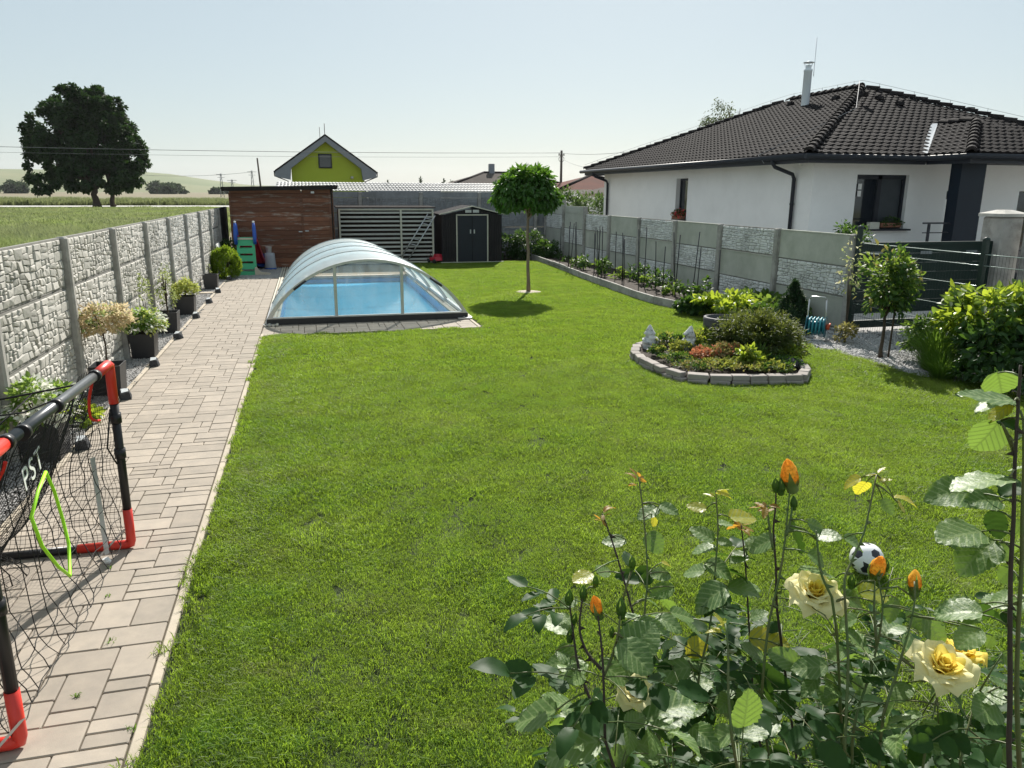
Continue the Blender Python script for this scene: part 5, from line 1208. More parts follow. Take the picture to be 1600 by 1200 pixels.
def junipersprays():
    rs = np.random.default_rng(170); t = thing('juniper', 'wide mounded juniper shrub filling the right of the flower island', 'shrub', (5.62, 8.75, .05))
    VF = []
    for i in range(270):
        a = rs.random()*6.283; e = rs.random()**.7; tip = np.array([math.cos(a)*.62*math.sin(e*1.55)**.8, math.sin(a)*.54*math.sin(e*1.55)**.8, .56*math.cos(e*1.45)+.03]); base = np.array([tip[0]*.2, tip[1]*.2, .1])
        n = 70; tt = rs.random(n)**.5; P = base+(tip-base)*tt[:, None]*(1+.08*rs.normal(size=(n, 1)))+rs.normal(size=(n, 3))*.028; P[:, 2] = np.maximum(P[:, 2], .02)
        d = unit(tip-base); D = d+rs.normal(size=(n, 3))*.5-np.array([0, 0, .25]); VF.append(leaves(P, D, rs.normal(size=(n, 3))*.5+np.array([0, 0, 1]), .038+.03*rs.random(n), .012+.006*rs.random(n), .1, .1))
    v, f = merge(VF); put('foliage', npmesh('foliage', v, f), 'leaf_juniper', t)
    b = MB()
    for i in range(12): a = i*.52; b.tube([(0, 0, 0), (.2*math.cos(a), .2*math.sin(a), .2), (.45*math.cos(a), .4*math.sin(a), .22)], [.02, .012, .004], 5)
    b.build('stem', 'bark', t)
junipersprays()
b = MB(); b.lathe([(.20, -.02), (.245, .10), (.265, .42), (.262, .455), (.225, .46), (.215, .40), (.19, .32), (0, .31)], (0, 0, 0), 28); TB = b.build('planting_tub', 'tub_grey', None, (5.42, 9.28, .06)); tag(TB, 'round dark grey empty tub behind the juniper on the flower island', 'tub')
plx = [('sedum', 'dark green creeping carpet in the left middle of the island', 4.45, 8.6, .24, .05, [('leaf_dark', .6), ('sedum_green', .4)], 520, .035), ('sedum', 'low grey green carpet behind the left front blocks', 4.4, 8.2, .22, .045, [('sedum_olive', .5), ('leaf_dark', .5)], 460, .03),
       ('sedum', 'yellowish carpet filling the bare middle front of the island', 5.0, 7.9, .26, .05, [('sedum_green', .6), ('sedum_olive', .4)], 560, .035), ('sedum', 'dark carpet between stonecrops and tub', 4.98, 8.85, .25, .06, [('leaf_dark', .7), ('sedum_green', .3)], 520, .04),
       ('sedum', 'low green carpet at the right back edge of the island', 5.85, 8.95, .2, .06, [('leaf_dark', .6), ('sedum_green', .4)], 360, .04)]
pl = [('sedum', 'coral red stonecrop clump at the front of the island', 4.72, 8.52, .15, .09, [('sedum_red', 1)], 420, .035), ('sedum', 'olive pink tall stonecrop in the middle of the island', 5.0, 8.42, .22, .14, [('sedum_olive', .8), ('sedum_red', .2)], 800, .035),
      ('sedum', 'yellow green cushion between the two gnomes and the red stonecrop', 4.66, 8.95, .15, .10, [('sedum_green', 1)], 420, .035), ('sedum', 'light green leafy plant beside the tub', 5.12, 9.2, .20, .17, [('sedum_green', .7), ('leaf_bright', .3)], 620, .05),
      ('sedum', 'bright green leafy plant left of the juniper front', 5.12, 8.1, .17, .13, [('leaf_bright', .7), ('sedum_green', .3)], 420, .06), ('sedum', 'low green carpet along the front blocks', 5.3, 7.85, .24, .06, [('sedum_green', .6), ('leaf_dark', .4)], 520, .04),
      ('sedum', 'low yellow green carpet at the front left blocks', 4.75, 8.12, .26, .06, [('sedum_green', .8), ('sedum_olive', .2)], 560, .035), ('sedum', 'small rosette plant beside the left gnome', 4.32, 9.0, .11, .07, [('sedum_green', .5), ('leaf_dark', .5)], 240, .04),
      ('sedum', 'yellow green tuft at the right end of the island', 5.88, 8.35, .15, .11, [('sedum_green', .7), ('leaf_bright', .3)], 340, .045), ('sedum', 'dark trailing plant behind the front right blocks', 5.55, 8.02, .2, .07, [('leaf_dark', 1)], 380, .04),
      ('sedum', 'reddish low plant under the right gnome', 4.85, 8.78, .13, .08, [('sedum_red', .5), ('sedum_olive', .5)], 280, .04), ('sedum', 'green low plant at the back left behind the gnomes', 4.75, 9.5, .2, .1, [('sedum_green', .5), ('leaf_dark', .5)], 380, .045)]
for i, (nm, lab, x, y, r_, h, mats, n, sz) in enumerate(pl+plx):
    bush(nm, lab, 'plant', (x, y, .10), (r_, r_*.8, h), int(n*1.3), sz, mats, clumps=26, clr=.3, shell=.5, seed=180+i, base=h*.6, zmin=-.2, aspect=.6, downy=-.3, outw=.5, smat='leaf_dark')
grassclump('day_lily', 'arching strap leaved plant in front of the juniper', (5.35, 8.22, .1), .32, .18, 40, .018, 'strap_leaf', 195)
for i, (x, y, s) in enumerate([(5.62, 7.98, .13), (5.78, 8.05, .09)]):
    b = MB(); rr = np.random.default_rng(i+5); b.lathe([(.9*s, 0), (s, .25*s), (.75*s, .6*s), (.3*s, .8*s), (0, .82*s)], (0, 0, 0), 7, False, 1, .7); tag(b.build('stone', 'rock_dark', None, (x, y, .1)), ['larger bluish stone lying at the right front of the island', 'smaller bluish stone beside the larger one'][i], 'stone')
def gnome(label, loc, rz, s=1.0, pot=False, lean=0):
    t = thing('garden_gnome', label, 'garden gnome', loc, rz); t.scale = (s*1.6, s*1.6, s*1.12); t.rotation_euler = (lean, 0, rz)
    b = MB(); b.lathe([(.0, 0), (.075, 0), (.08, .02), (.075, .05), (.082, .09), (.078, .14), (.06, .185), (.035, .20)], (0, 0, 0), 14, True, 1, .85)
    for sx in (-1, 1): b.tube([(sx*.065, 0, .175), (sx*.088, -.03, .13), (sx*.05, -.075, .11)], [.024, .022, .018], 7); b.lathe([(.0, .035), (.025, .03), (.032, .01), (.03, 0)], (sx*.035, -.05, 0), 8, True, .9, 1.6)
    b.build('body', 'statue_stone', t)
    b = MB(); b.lathe([(.0, .16), (.035, .17), (.05, .20), (.05, .235), (.035, .26), (0, .27)], (0, -.008, 0), 12); h = b.build('head', 'statue_stone', t)
    b = MB(); b.lathe([(.062, .235), (.066, .245), (.05, .275), (.032, .32), (.016, .365), (.0, .385)], (0, .004, 0), 12); b.build('hat', 'statue_stone', h)
    b = MB(); b.lathe([(.0, .09), (.022, .12), (.042, .17), (.046, .205), (.03, .215)], (0, -.045, 0), 10, True, 1, .55); b.build('beard', 'white_paint', h)
    b = MB(); b.lathe([(0, -.011), (.010, -.005), (.011, .004), (0, .011)], (0, -.06, .222), 8)
    b.build('nose', 'statue_stone', h)
    b = MB()
    for sx in (-1, 1): b.lathe([(0, -.005), (.005, 0), (0, .005)], (sx*.018, -.053, .238), 6)
    b.build('eyes', 'rock_dark', h)
    if pot: b = MB(); b.box((.085, -.055, .045), (.12, .09, .07), top=(1.1, 1.1)); b.build('flower_pot', 'terracotta', t)
gnome('left weathered white garden gnome facing the camera beside a brown pot', (4.47, 9.55, .06), .15, .80, True)
gnome('right weathered garden gnome with dark streaked hat leaning forward', (4.80, 9.12, .10), 1.2, .82, False, .18)
b = MB(); b.bbox((0, 0, 0), (.2, .12, .06), .008); tag(b.build('brick', 'terracotta', None, (4.78, 9.08, .09)), 'reddish brick under the right garden gnome', 'brick')

# ------------------------------------------------------------------ planters along the left fence
def planter(label, x, y, s=.31, h=.33, yb=.30):
    t = thing('planter', label, 'planter', (x, y, 0), 0, 'black square planters along the left fence'); b = MB(); a, c = s/2, s/2*.86; w = .012
    def ringv(r_, z): return [(-r_, -r_, z), (r_, -r_, z), (r_, r_, z), (-r_, r_, z)]
    V = ringv(c, 0)+ringv(a, h)+ringv(a-w, h)+ringv(a-w-.01, h-.06); b.add(V, [(3, 2, 1, 0)]+[(k*4+i, k*4+(i+1) % 4, k*4+4+(i+1) % 4, k*4+4+i) for k in range(3) for i in range(4)])
    b.build('pot', 'planter_black', t); b = MB(); b.add([(-a+w, -a+w, h-.05), (a-w, -a+w, h-.05), (a-w, a-w, h-.05), (-a+w, a-w, h-.05)], [(0, 1, 2, 3)]); b.build('potting_soil', 'soil', t); return t
PXX = -2.19
pdef = [(6.75, 'nearest black square planter with white hydrangea, behind the football goal'), (8.92, 'black planter holding the pale pink willow standard'), (10.86, 'large black planter with a bushy white edged hydrangea'), (12.75, 'black planter with a thin trunked young plant'), (14.65, 'black planter with the yellow green variegated shrub'), (18.45, 'last black planter, low and nearly empty, before the golden thuja')]
for y, lab in pdef: planter(lab, PXX, y)
bush('hydrangea', 'white flowering hydrangea in the planter behind the goal net', 'shrub', (PXX-.02, 6.75, .28), (.26, .28, .2), 1300, .055, [('leaf_hydrangea', .6), ('petal_white', .4)], clumps=26, seed=200, aspect=.6)
t = standard('willow_standard', 'small pale pink and cream leaved standard willow on a thin stem', 'standard tree', (PXX, 8.92, .26), .56, (.27, .26, .17), 1900, .042, [('leaf_willow', .85), ('leaf_young', .15)], 201, .012, clumps=50, clr=.25, downy=.2)
bush('hydrangea', 'bushy green hydrangea with creamy white leaf edges and buds', 'shrub', (PXX, 10.86, .28), (.25, .25, .19), 1800, .048, [('leaf_hydrangea', .62), ('petal_white', .2), ('leaf_variegated', .18)], clumps=34, seed=202, aspect=.6)
bush('spirea', 'tall slim grey green shoot behind the bushy hydrangea', 'shrub', (PXX-.08, 11.6, 0), (.09, .1, .42), 260, .04, 'leaf_young', clumps=12, clr=.4, seed=203, base=.55, stem=2)
t = standard('young_tree', 'thin trunked young tree with sparse grey green leaves', 'young tree', (PXX, 12.75, .26), .46, (.14, .16, .32), 420, .036, [('leaf_young', 1)], 204, .016, clumps=18, clr=.4, downy=.8)
bush('spirea', 'yellow green variegated shrub in the fifth planter', 'shrub', (PXX, 14.65, .28), (.20, .2, .17), 800, .06, 'leaf_variegated', clumps=26, seed=205, aspect=.45)
t = standard('young_tree', 'small bare shoot rising from the last planter', 'young tree', (PXX-.03, 18.45, .26), .2, (.06, .06, .1), 40, .03, [('leaf_young', 1)], 206, .006, clumps=5)
b = MB(); b.box((0, 0, .012), (.26, .2, .03)); tag(b.build('stone_slab', 'kerb', None, (-2.2, 17.6, 0)), 'flat pale slab on the gravel before the last planter', 'slab')
bush('hosta', 'low bright green plant by the foot of the near planter', 'plant', (-2.16, 7.75, 0), (.13, .15, .07), 160, .09, 'leaf_bright', clumps=10, seed=207, aspect=.5)
b = MB(); b.lathe([(.12, .0), (.15, .02), (.155, .035), (.14, .035)], (0, 0, 0), 16); tag(b.build('saucer', 'white_paint', None, (-2.16, 7.75, .005)), 'pale round saucer under the low bright green plant', 'saucer')
# golden thuja
bush('thuja', 'golden green rounded thuja at the end of the paved path', 'conifer', (-2.06, 20.55, 0), (.34, .33, .42), 10000, .05, 'leaf_thuja', clumps=220, clr=.16, shell=.8, seed=210, base=.36, aspect=.3, downy=-.9, outw=.5, zmin=-.8)
bush('thuja', 'small dark green shrub behind the golden thuja by the slide', 'conifer', (-2.15, 22.3, 0), (.22, .22, .42), 1500, .07, 'leaf_dark', clumps=40, seed=211, base=.42)
# stone shaped path lights
for i, y in enumerate([6.95, 8.62, 10.25, 12.17, 14.15, 16.05, 17.7, 20.25]):
    t = thing('path_light', ['stone shaped path light behind the goal post', 'stone shaped path light right of the willow planter', 'stone shaped path light by the bushy hydrangea planter', 'stone shaped path light by the young tree planter', 'stone shaped path light by the variegated shrub planter', 'stone shaped path light midway between the fifth and last planter', 'stone shaped path light in front of the last planter', 'stone shaped path light beside the golden thuja'][i], 'path light', (-1.985, y, 0), br.uniform(-.3, .3), 'stone lights along the path')
    b = MB(); b.add([(-.05, -.05, 0), (.055, -.06, 0), (.07, .05, 0), (-.06, .06, 0), (-.045, -.06, .07), (.04, -.055, .085), (.045, .04, .10), (-.04, .045, .10), (.065, -.01, .045)], [(3, 2, 1, 0), (4, 5, 6, 7), (0, 1, 5, 4), (2, 3, 7, 6), (3, 0, 4, 7), (1, 8, 5), (8, 6, 5), (1, 2, 8), (2, 6, 8)])
    b.build('rock', 'rock_dark', t); b = MB(); b.add([(-.035, -.045, .081), (.033, -.042, .092), (.037, .032, .107), (-.032, .036, .107)], [(0, 1, 2, 3)]); b.build('lens', 'frost_lens', t)
# white board
b = MB(); b.box((0, 0, .42), (.02, .75, .82), rot=Matrix.Rotation(-.16, 3, 'Y')); tag(b.build('board', 'white_paint', None, (-2.22, 21.2, .02)), 'white board leaning against the fence behind the thuja', 'board')

# ------------------------------------------------------------------ slide
S = thing('slide', 'plastic toddler slide with green ladder, blue handles and red chute', 'slide', (-1.62, 21.25, 0))
def slotplate(b):
    # ladder plate with four slots, leaning back. local (x, s) -> 3D
    def P3(x, s): return (x*(1-.12*s), .34*s, .95*s)
    slots = [.13, .34, .55, .76]; hw_ = .25
    lev = [0]+[v for s in slots for v in (s-.035, s+.035)]+[1.0]
    for i in range(0, len(lev)-1):
        a, c = lev[i], lev[i+1]
        if i % 2 == 0: q = [(-hw_, a), (hw_, a), (hw_, c), (-hw_, c)]; rects = [q]
        else: rects = [[(-hw_, a), (-.17, a), (-.17, c), (-hw_, c)], [(.17, a), (hw_, a), (hw_, c), (.17, c)]]
        for q in rects: b.hull([P3(*p) for p in q], 0, (0, .06, .02))
b = MB(); slotplate(b)
b.build('ladder', 'slide_green', S)
for s in (-1, 1):
    b = MB(); pts = [(s*.235, .26, .80), (s*.24, .22, 1.0), (s*.235, .23, 1.22), (s*.23, .27, 1.34), (s*.225, .36, 1.30), (s*.22, .44, 1.08), (s*.22, .5, .95)]
    b.tube(pts, [.045, .05, .045, .032, .035, .045, .04], 8); b.build('handle', 'slide_blue', S)
    b = MB(); b.lathe([(0, -.03), (.026, -.02), (.034, 0), (.026, .02), (0, .03)], (s*.23, .26, 1.37), 8); b.lathe([(0, -.02), (.022, 0), (0, .02)], (s*.21, .45, 1.10), 8); b.build('cap', 'white_paint', S)
b = MB(); ch = [(-.17, .02), (.17, .02), (.17, 0), (-.17, 0)]
prof = [(.36, .93), (.62, .88), (1.1, .52), (1.6, .18), (1.95, .10), (2.1, .10)]
for (y0, z0), (y1, z1) in zip(prof[:-1], prof[1:]):
    def off(y): return .12*(y-.36)
    b.add([(-.17+off(y0), y0, z0), (.17+off(y0), y0, z0), (.17+off(y1), y1, z1), (-.17+off(y1), y1, z1)], [(0, 1, 2, 3)])
    for s in (-1, 1):
        b.add([(s*.17+off(y0), y0, z0), (s*.17+off(y1), y1, z1), (s*.22+off(y1), y1, z1+.14), (s*.22+off(y0), y0, z0+.14), (s*.25+off(y0), y0, z0-.05), (s*.25+off(y1), y1, z1-.06)], [(0, 1, 2, 3), (3, 2, 5, 4)])
b.build('chute', 'slide_red', S)
b = MB(); b.box((0, .38, .93), (.42, .14, .04)); b.build('platform', 'slide_cream', S)
b = MB(); b.hull([(.20, -.02, .0), (.56, -.04, .0), (.60, -.04, .045), (.48, -.035, .075), (.36, -.03, .08), (.30, -.03, .13), (.25, -.02, .22), (.2, -.02, .2)], 0, (0, .08, 0)); b.build('foot', 'slide_cream', S)
# bag, bucket and blue disc by the shed
t = thing('sack', 'light grey plastic sack standing in front of the wooden shed', 'sack', (-1.1, 22.85, 0)); b = MB(); b.lathe([(.0, 0), (.15, 0), (.165, .05), (.15, .2), (.14, .38), (.13, .46), (.0, .47)], (0, 0, 0), 12, True, 1, .7); b.build('bag', 'bag_grey', t)
b = MB(); b.lathe([(.0, 0), (.15, 0), (.16, .02), (.15, .05)], (.0, 0, .0), 12, True, 1.05, .8); b.build('base_tray', 'slide_blue', t)
t = thing('bucket', 'small white bucket standing on the grey sack', 'bucket', (-1.12, 22.87, .47)); b = MB(); b.lathe([(0, 0), (.07, 0), (.09, .16), (.093, .16), (.085, .15)], (0, 0, 0), 14); b.build('tub', 'white_paint', t)
b = MB(); b.tube([(-.09, 0, .15), (-.05, -.06, .1), (.05, -.06, .1), (.09, 0, .15)], .004, 4); b.build('handle', 'aluminium', t)
b = MB(); b.lathe([(0, 0), (.12, .01), (.2, .04), (.21, .05), (.19, .05)], (0, 0, 0), 18); o = b.build('plastic_tub', 'blue_plastic', None, (-1.38, 23.0, .25)); o.rotation_euler = (1.25, 0, .5); tag(o, 'blue plastic tub leaning behind the slide chute', 'tub')
# football on the lawn
def football():
    bm = __import__('bmesh'); m = bm.new(); bm.ops.create_icosphere(m, subdivisions=3, radius=.095); me = bpy.data.meshes.new('football'); m.to_mesh(me); m.free()
    me.materials.append(M['ball_white']); me.materials.append(M['ball_black']); ph = (1+5**.5)/2
    ico = [Vector(v).normalized() for s in (-1, 1) for u in (-ph, ph) for v in ((0, s, u), (s, u, 0), (u, 0, s))]
    for p in me.polygons:
        p.use_smooth = True; c = p.center.normalized()
        if max(c.dot(q) for q in ico) > .945: p.material_index = 1
    o = put('football', me, None, None, (3.03, 3.40, .097), (.5, .3, 1.2)); tag(o, 'black and white football lying on the lawn behind the roses', 'ball')
football()
# ------------------------------------------------------------------ folding football goal
GO = thing('football_goal', 'folding football goal with red corners, grey crossbar and black target net on the path', 'goal', (-1.17, 4.8, 0))
GL = -1.80; TH = 1.17       # length along Y, height ; local frame: +Y away from camera
def part(b, name, mat, parent=GO): return b.build(name, mat, parent)
R1 = .025
lean = lambda y: -.03
top0, top1 = (0, 0, TH), (-.06, GL, TH)
b = MB(); b.tube([(0, -.30, TH), (-.05, GL+.30, TH)], R1, 14); part(b, 'crossbar', 'goal_grey')
for (px_, py, s) in ((0, 0, -1), (-.05, GL, 1)):
    b = MB(); b.tube([(px_, py+s*.30, TH), (px_, py+s*.03, TH), (px_, py, TH-.012), (px_, py, TH-.04), (px_, py, TH-.24)], R1*1.12, 14); part(b, 'corner', 'goal_red')
    b = MB(); b.tube([(px_, py, TH-.24), (px_, py, .26)], R1, 14); part(b, 'upright', 'goal_black')
    b = MB(); b.tube([(px_, py, .26), (px_, py, .05), (px_, py, .035), (px_-.03, py, .027), (px_-.30, py, .027)], R1*1.12, 14); part(b, 'corner', 'goal_red')
    b = MB(); b.tube([(px_-.30, py, .027), (px_-.85, py, .027)], R1, 12); part(b, 'ground_bar', 'goal_black')
    b = MB()
    for z in (TH-.33, .62): b.tube([(px_, py, z-.03), (px_, py, z+.03)], R1*1.3, 12)
    b.tube([(px_, py+s*.30, TH), (px_, py+s*.34, TH)], R1*1.35, 12); part(b, 'strap', 'goal_black')
b = MB(); b.tube([(-.85, 0, .027), (-.88, GL, .027)], R1, 12); part(b, 'ground_bar', 'goal_black')
b = MB(); b.tube([(-.02, -.95, TH), (-.02, -.91, TH)], R1*1.35, 12); b.tube([(-.03, -1.36, TH), (-.03, -1.33, TH)], R1*1.35, 12); part(b, 'strap', 'goal_black')
# net cords: front target net, sagging
nr = np.random.default_rng(300)
def netgrid(P, Q, rad, name, mat, nu, nv, fn, skipf=None):
    b = MB()
    for i in range(nu+1):
        pts = [fn(i/nu, j/(nv*2)) for j in range(nv*2+1)]
        if skipf: pts = [p for j, p in enumerate(pts) if not skipf(i/nu, j/(nv*2))]
        if len(pts) > 1: b.tube(pts, rad, 4, cap=False)
    for j in range(nv+1):
        run = []
        for i in range(nu*2+1):
            u, v = i/(nu*2), j/nv
            if skipf and skipf(u, v):
                if len(run) > 1: b.tube(run, rad, 4, cap=False)
                run = []
            else: run.append(fn(u, v))
        if len(run) > 1: b.tube(run, rad, 4, cap=False)
    return part(b, name, mat)
def fr(u, v):      # u along goal 0 far .. 1 near, v 0 top .. 1 bottom
    sag = .10*math.sin(math.pi*u)*v; y = GL*u-.03+.05*math.sin(v*9+u*4)*.5; x = -.03-.05*u-.16*math.sin(math.pi*v)*(.4+.6*math.sin(math.pi*u))
    return (x+.012*math.sin(u*41+v*17), y+.012*math.sin(v*37+u*13), TH-.02-(TH-.10)*v-sag*.3+.012*math.sin(u*29))
def hole(u, v):
    return ((u-.0)/.16)**2+((v-.0)/.28)**2 < 1 or ((u-.62)/.13)**2+((v-.52)/.30)**2 < 1 or ((u-1.)/.2)**2+((v-.05)/.35)**2 < 1
netgrid(0, 0, .0026, 'target_net', 'cord_black', 15, 9, fr, hole)
def ringcord(name, mat, cu, cv, ru, rv, a0=0, a1=6.283, r_=.008, n=28):
    b = MB(); pts = []
    for i in range(n+1):
        a = a0+(a1-a0)*i/n; p = fr(cu+ru*math.cos(a), cv+rv*math.sin(a)); pts.append((p[0]+.012, p[1], p[2]))
    b.tube(pts, r_, 6); part(b, name, mat)
ringcord('target_rope', 'cord_red', .0, .0, .17, .29, 0, 1.57)
ringcord('target_rope', 'cord_red', 1., .05, .21, .36, 1.57, 3.14)
b = MB(); lm = [(-1.225, 3.72, .90), (-1.225, 3.79, .78), (-1.22, 3.83, .62), (-1.20, 3.80, .50), (-1.17, 3.66, .40), (-1.18, 3.56, .50), (-1.19, 3.44, .66), (-1.21, 3.43, .80), (-1.22, 3.58, .86), (-1.225, 3.72, .90)]
b.tube([(x+1.17, y-4.8, z) for x, y, z in lm], .008, 6); part(b, 'target_rope', 'cord_lime')
# draped back net: finer
def bk(u, v):
    y = GL*u; s = v; x = -.05-.80*s; z = TH-.02-(TH-.04)*s**.85-.14*math.sin(math.pi*s)+.03*math.sin(u*9+s*5)
    return (x+.02*math.sin(u*23+s*11), y+.02*math.sin(s*19+u*7), max(.012, z))
netgrid(0, 0, .0012, 'back_net', 'cord_black', 62, 44, bk)
def sd1(u, v): 
    y = .0+.03*math.sin(u*8+v*6); x = -.03-.80*u*(v**.9); z = TH-.03-(TH-.05)*v; return (x+.015*math.sin(v*21), y, max(.012, z))
netgrid(0, 0, .0012, 'side_net', 'cord_black', 26, 40, sd1)
def sd2(u, v):
    p = sd1(u, v); return (p[0]-.04, GL-p[1]+.01, p[2])
netgrid(0, 0, .0012, 'side_net', 'cord_black', 22, 34, sd2)
def gath(u, v):     # gathered loose net hanging from the bar towards the fence
    a = u*6.283; r_ = .05+.12*v*v; return (-.42-.25*v+r_*math.cos(a)*.8-.1*math.sin(v*4), -.95+.55*v+r_*math.sin(a)+.06*math.sin(v*7), 1.04-.98*v)
netgrid(0, 0, .0016, 'gathered_net', 'cord_black', 14, 26, gath)
b = MB()
for a_ in range(9):
    pts = [gath((a_/9+.06*math.sin(v*.8)) % 1, v/12) for v in range(13)]; b.tube(pts, .0035, 4)
b.tube([(-.62, -.62, 1.10), (-.3, -.35, 1.10), (-.03, -.33, TH-.03)], .006, 5); b.tube([(-.60, -.66, 1.05), (-.3, -.52, 1.04), (-.03, -.4, TH-.04)], .005, 5)
b.tube([(-.62, -.62, 1.10), (-.66, -.7, .9), (-.7, -.8, .5)], .005, 5); b.tube([(-.3, -.35, 1.10), (-.45, -.55, .95), (-.55, -.7, .8)], .005, 5)
b.tube([(-.02, -.02, .9), (-.03, -.14, .7), (-.02, -.02, .56)], .005, 5); part(b, 'net_cord', 'cord_black')
for yy in (0, GL):
    for a_, c_ in (((-.02, yy-.02, .14), (-.16, yy-.12, .012)), ((-.12, yy-.09, .015), (-.14, yy-.05, .62))):
        v = Vector(c_)-Vector(a_); w = Vector((.010, .012, 0)); b = MB(); b.hull([Vector(a_)-w, Vector(a_)+w, Vector(c_)+w, Vector(c_)-w], 0, (.001, -.001, .001)); part(b, 'net_strap', 'silver_strap')
# lettering on the net
cu = bpy.data.curves.new('lettering', 'FONT'); cu.body = 'PST'; cu.size = .15; cu.extrude = .001; cu.space_character = 1.2
tmp = bpy.data.objects.new('lettering_text', cu); COL.objects.link(tmp); bpy.context.view_layer.update()
lme = bpy.data.meshes.new_from_object(tmp.evaluated_get(bpy.context.evaluated_depsgraph_get())); bpy.data.objects.remove(tmp)
lme.name = 'lettering'; lme.materials.clear(); to = put('lettering', lme, 'paper_white', GO)
to.location = (-.10, -1.22, .86); to.rotation_euler = (Matrix.Rotation(math.radians(90), 3, 'Z') @ Matrix.Rotation(math.radians(90), 3, 'X') @ Matrix.Rotation(math.radians(8), 3, 'Z')).to_euler()
# scrap of paper
b = MB(); pr = random.Random(3)
b.lathe([(0, 0), (.02, .002), (.028, .014), (.018, .03), (0, .036)], (0, 0, 0), 7, False); b.v = [(x+pr.gauss(0, .004), y+pr.gauss(0, .004), z) for x, y, z in b.v]
tag(b.build('paper_scrap', 'paper_white', None, (-1.27, 4.62, 0)), 'crumpled white scrap of paper at the foot of the far goal post', 'paper')
ROSE_STEMS = [
 ('a', [(0.448, 0.971, 1.746), (0.448, 0.946, 1.694), (0.444, 0.914, 1.617), (0.43, 0.892, 1.564), (0.428, 0.868, 1.519), (0.43, 0.84, 1.461), (0.428, 0.81, 1.391)]),
 ('b', [(0.404, 0.998, 1.682), (0.409, 0.975, 1.655), (0.412, 0.953, 1.631), (0.423, 0.919, 1.566), (0.426, 0.893, 1.529), (0.432, 0.862, 1.471)]),
 ('c', [(0.331, 0.824, 1.633), (0.328, 0.802, 1.609), (0.324, 0.781, 1.585), (0.318, 0.757, 1.546), (0.31, 0.727, 1.487)]),
 ('c2', [(0.361, 0.816, 1.634), (0.352, 0.8, 1.606), (0.337, 0.787, 1.579), (0.323, 0.776, 1.566)]),
 ('c3', [(0.315, 0.833, 1.652), (0.303, 0.815, 1.612), (0.308, 0.797, 1.589), (0.322, 0.779, 1.575)]),
 ('c4', [(0.3, 0.845, 1.641), (0.298, 0.819, 1.603), (0.297, 0.795, 1.569), (0.306, 0.768, 1.537), (0.314, 0.747, 1.524)]),
 ('d', [(0.606, 1.022, 1.69), (0.603, 1.0, 1.635), (0.592, 0.982, 1.586), (0.575, 0.954, 1.496), (0.548, 0.934, 1.424), (0.537, 0.914, 1.369)]),
 ('e', [(0.658, 1.023, 1.624), (0.655, 0.997, 1.57), (0.648, 0.96, 1.472), (0.642, 0.932, 1.409), (0.633, 0.907, 1.356)]),
 ('ff', [(0.474, 0.753, 1.631), (0.468, 0.732, 1.608), (0.456, 0.707, 1.568), (0.45, 0.672, 1.497)]),
 ('g', [(0.662, 0.911, 1.732), (0.655, 0.902, 1.703), (0.648, 0.891, 1.666), (0.635, 0.877, 1.611), (0.614, 0.863, 1.553), (0.604, 0.851, 1.51), (0.59, 0.829, 1.422)]),
 ('g2', [(0.648, 0.925, 1.728), (0.645, 0.917, 1.702), (0.638, 0.909, 1.672), (0.638, 0.891, 1.612), (0.634, 0.88, 1.575), (0.635, 0.869, 1.538)]),
 ('g3', [(0.665, 0.906, 1.713), (0.657, 0.896, 1.688), (0.647, 0.888, 1.668)]),
 ('g4', [(0.633, 0.922, 1.703), (0.632, 0.909, 1.673), (0.633, 0.896, 1.644)]),
 ('h', [(0.772, 0.868, 1.759), (0.753, 0.851, 1.726), (0.733, 0.833, 1.687), (0.704, 0.819, 1.653), (0.685, 0.806, 1.637), (0.677, 0.787, 1.605), (0.669, 0.759, 1.542), (0.652, 0.731, 1.467), (0.639, 0.71, 1.425)]),
 ('i', [(0.779, 0.781, 1.634), (0.771, 0.767, 1.615), (0.756, 0.754, 1.588), (0.734, 0.739, 1.549), (0.709, 0.724, 1.507), (0.688, 0.711, 1.476)]),
 ('j', [(0.766, 0.831, 1.61), (0.764, 0.814, 1.581), (0.75, 0.798, 1.546), (0.725, 0.78, 1.494), (0.697, 0.765, 1.449), (0.681, 0.747, 1.403)]),
 ('j2', [(0.761, 0.833, 1.61), (0.747, 0.811, 1.573), (0.738, 0.788, 1.537)]),
 ('k', [(0.732, 0.636, 1.973), (0.731, 0.631, 1.937), (0.728, 0.622, 1.887), (0.729, 0.62, 1.863), (0.728, 0.609, 1.805), (0.726, 0.602, 1.758), (0.724, 0.588, 1.688), (0.723, 0.571, 1.606), (0.72, 0.558, 1.537)]),
 ('k2', [(0.741, 0.629, 1.913), (0.742, 0.62, 1.862), (0.742, 0.611, 1.803), (0.743, 0.603, 1.755), (0.74, 0.592, 1.688), (0.738, 0.579, 1.615), (0.741, 0.564, 1.539)]),
 ('k3', [(0.718, 0.633, 1.908), (0.728, 0.632, 1.893), (0.738, 0.63, 1.876)]),
 ('l', [(0.621, 0.792, 1.723), (0.622, 0.784, 1.692), (0.624, 0.776, 1.665), (0.642, 0.761, 1.625)]),
 ('m', [(0.805, 0.739, 1.499), (0.785, 0.722, 1.482), (0.76, 0.703, 1.451), (0.739, 0.684, 1.425)]),
 ('n', [(0.809, 0.687, 1.507), (0.789, 0.671, 1.494), (0.764, 0.654, 1.473), (0.747, 0.638, 1.462)]),
]
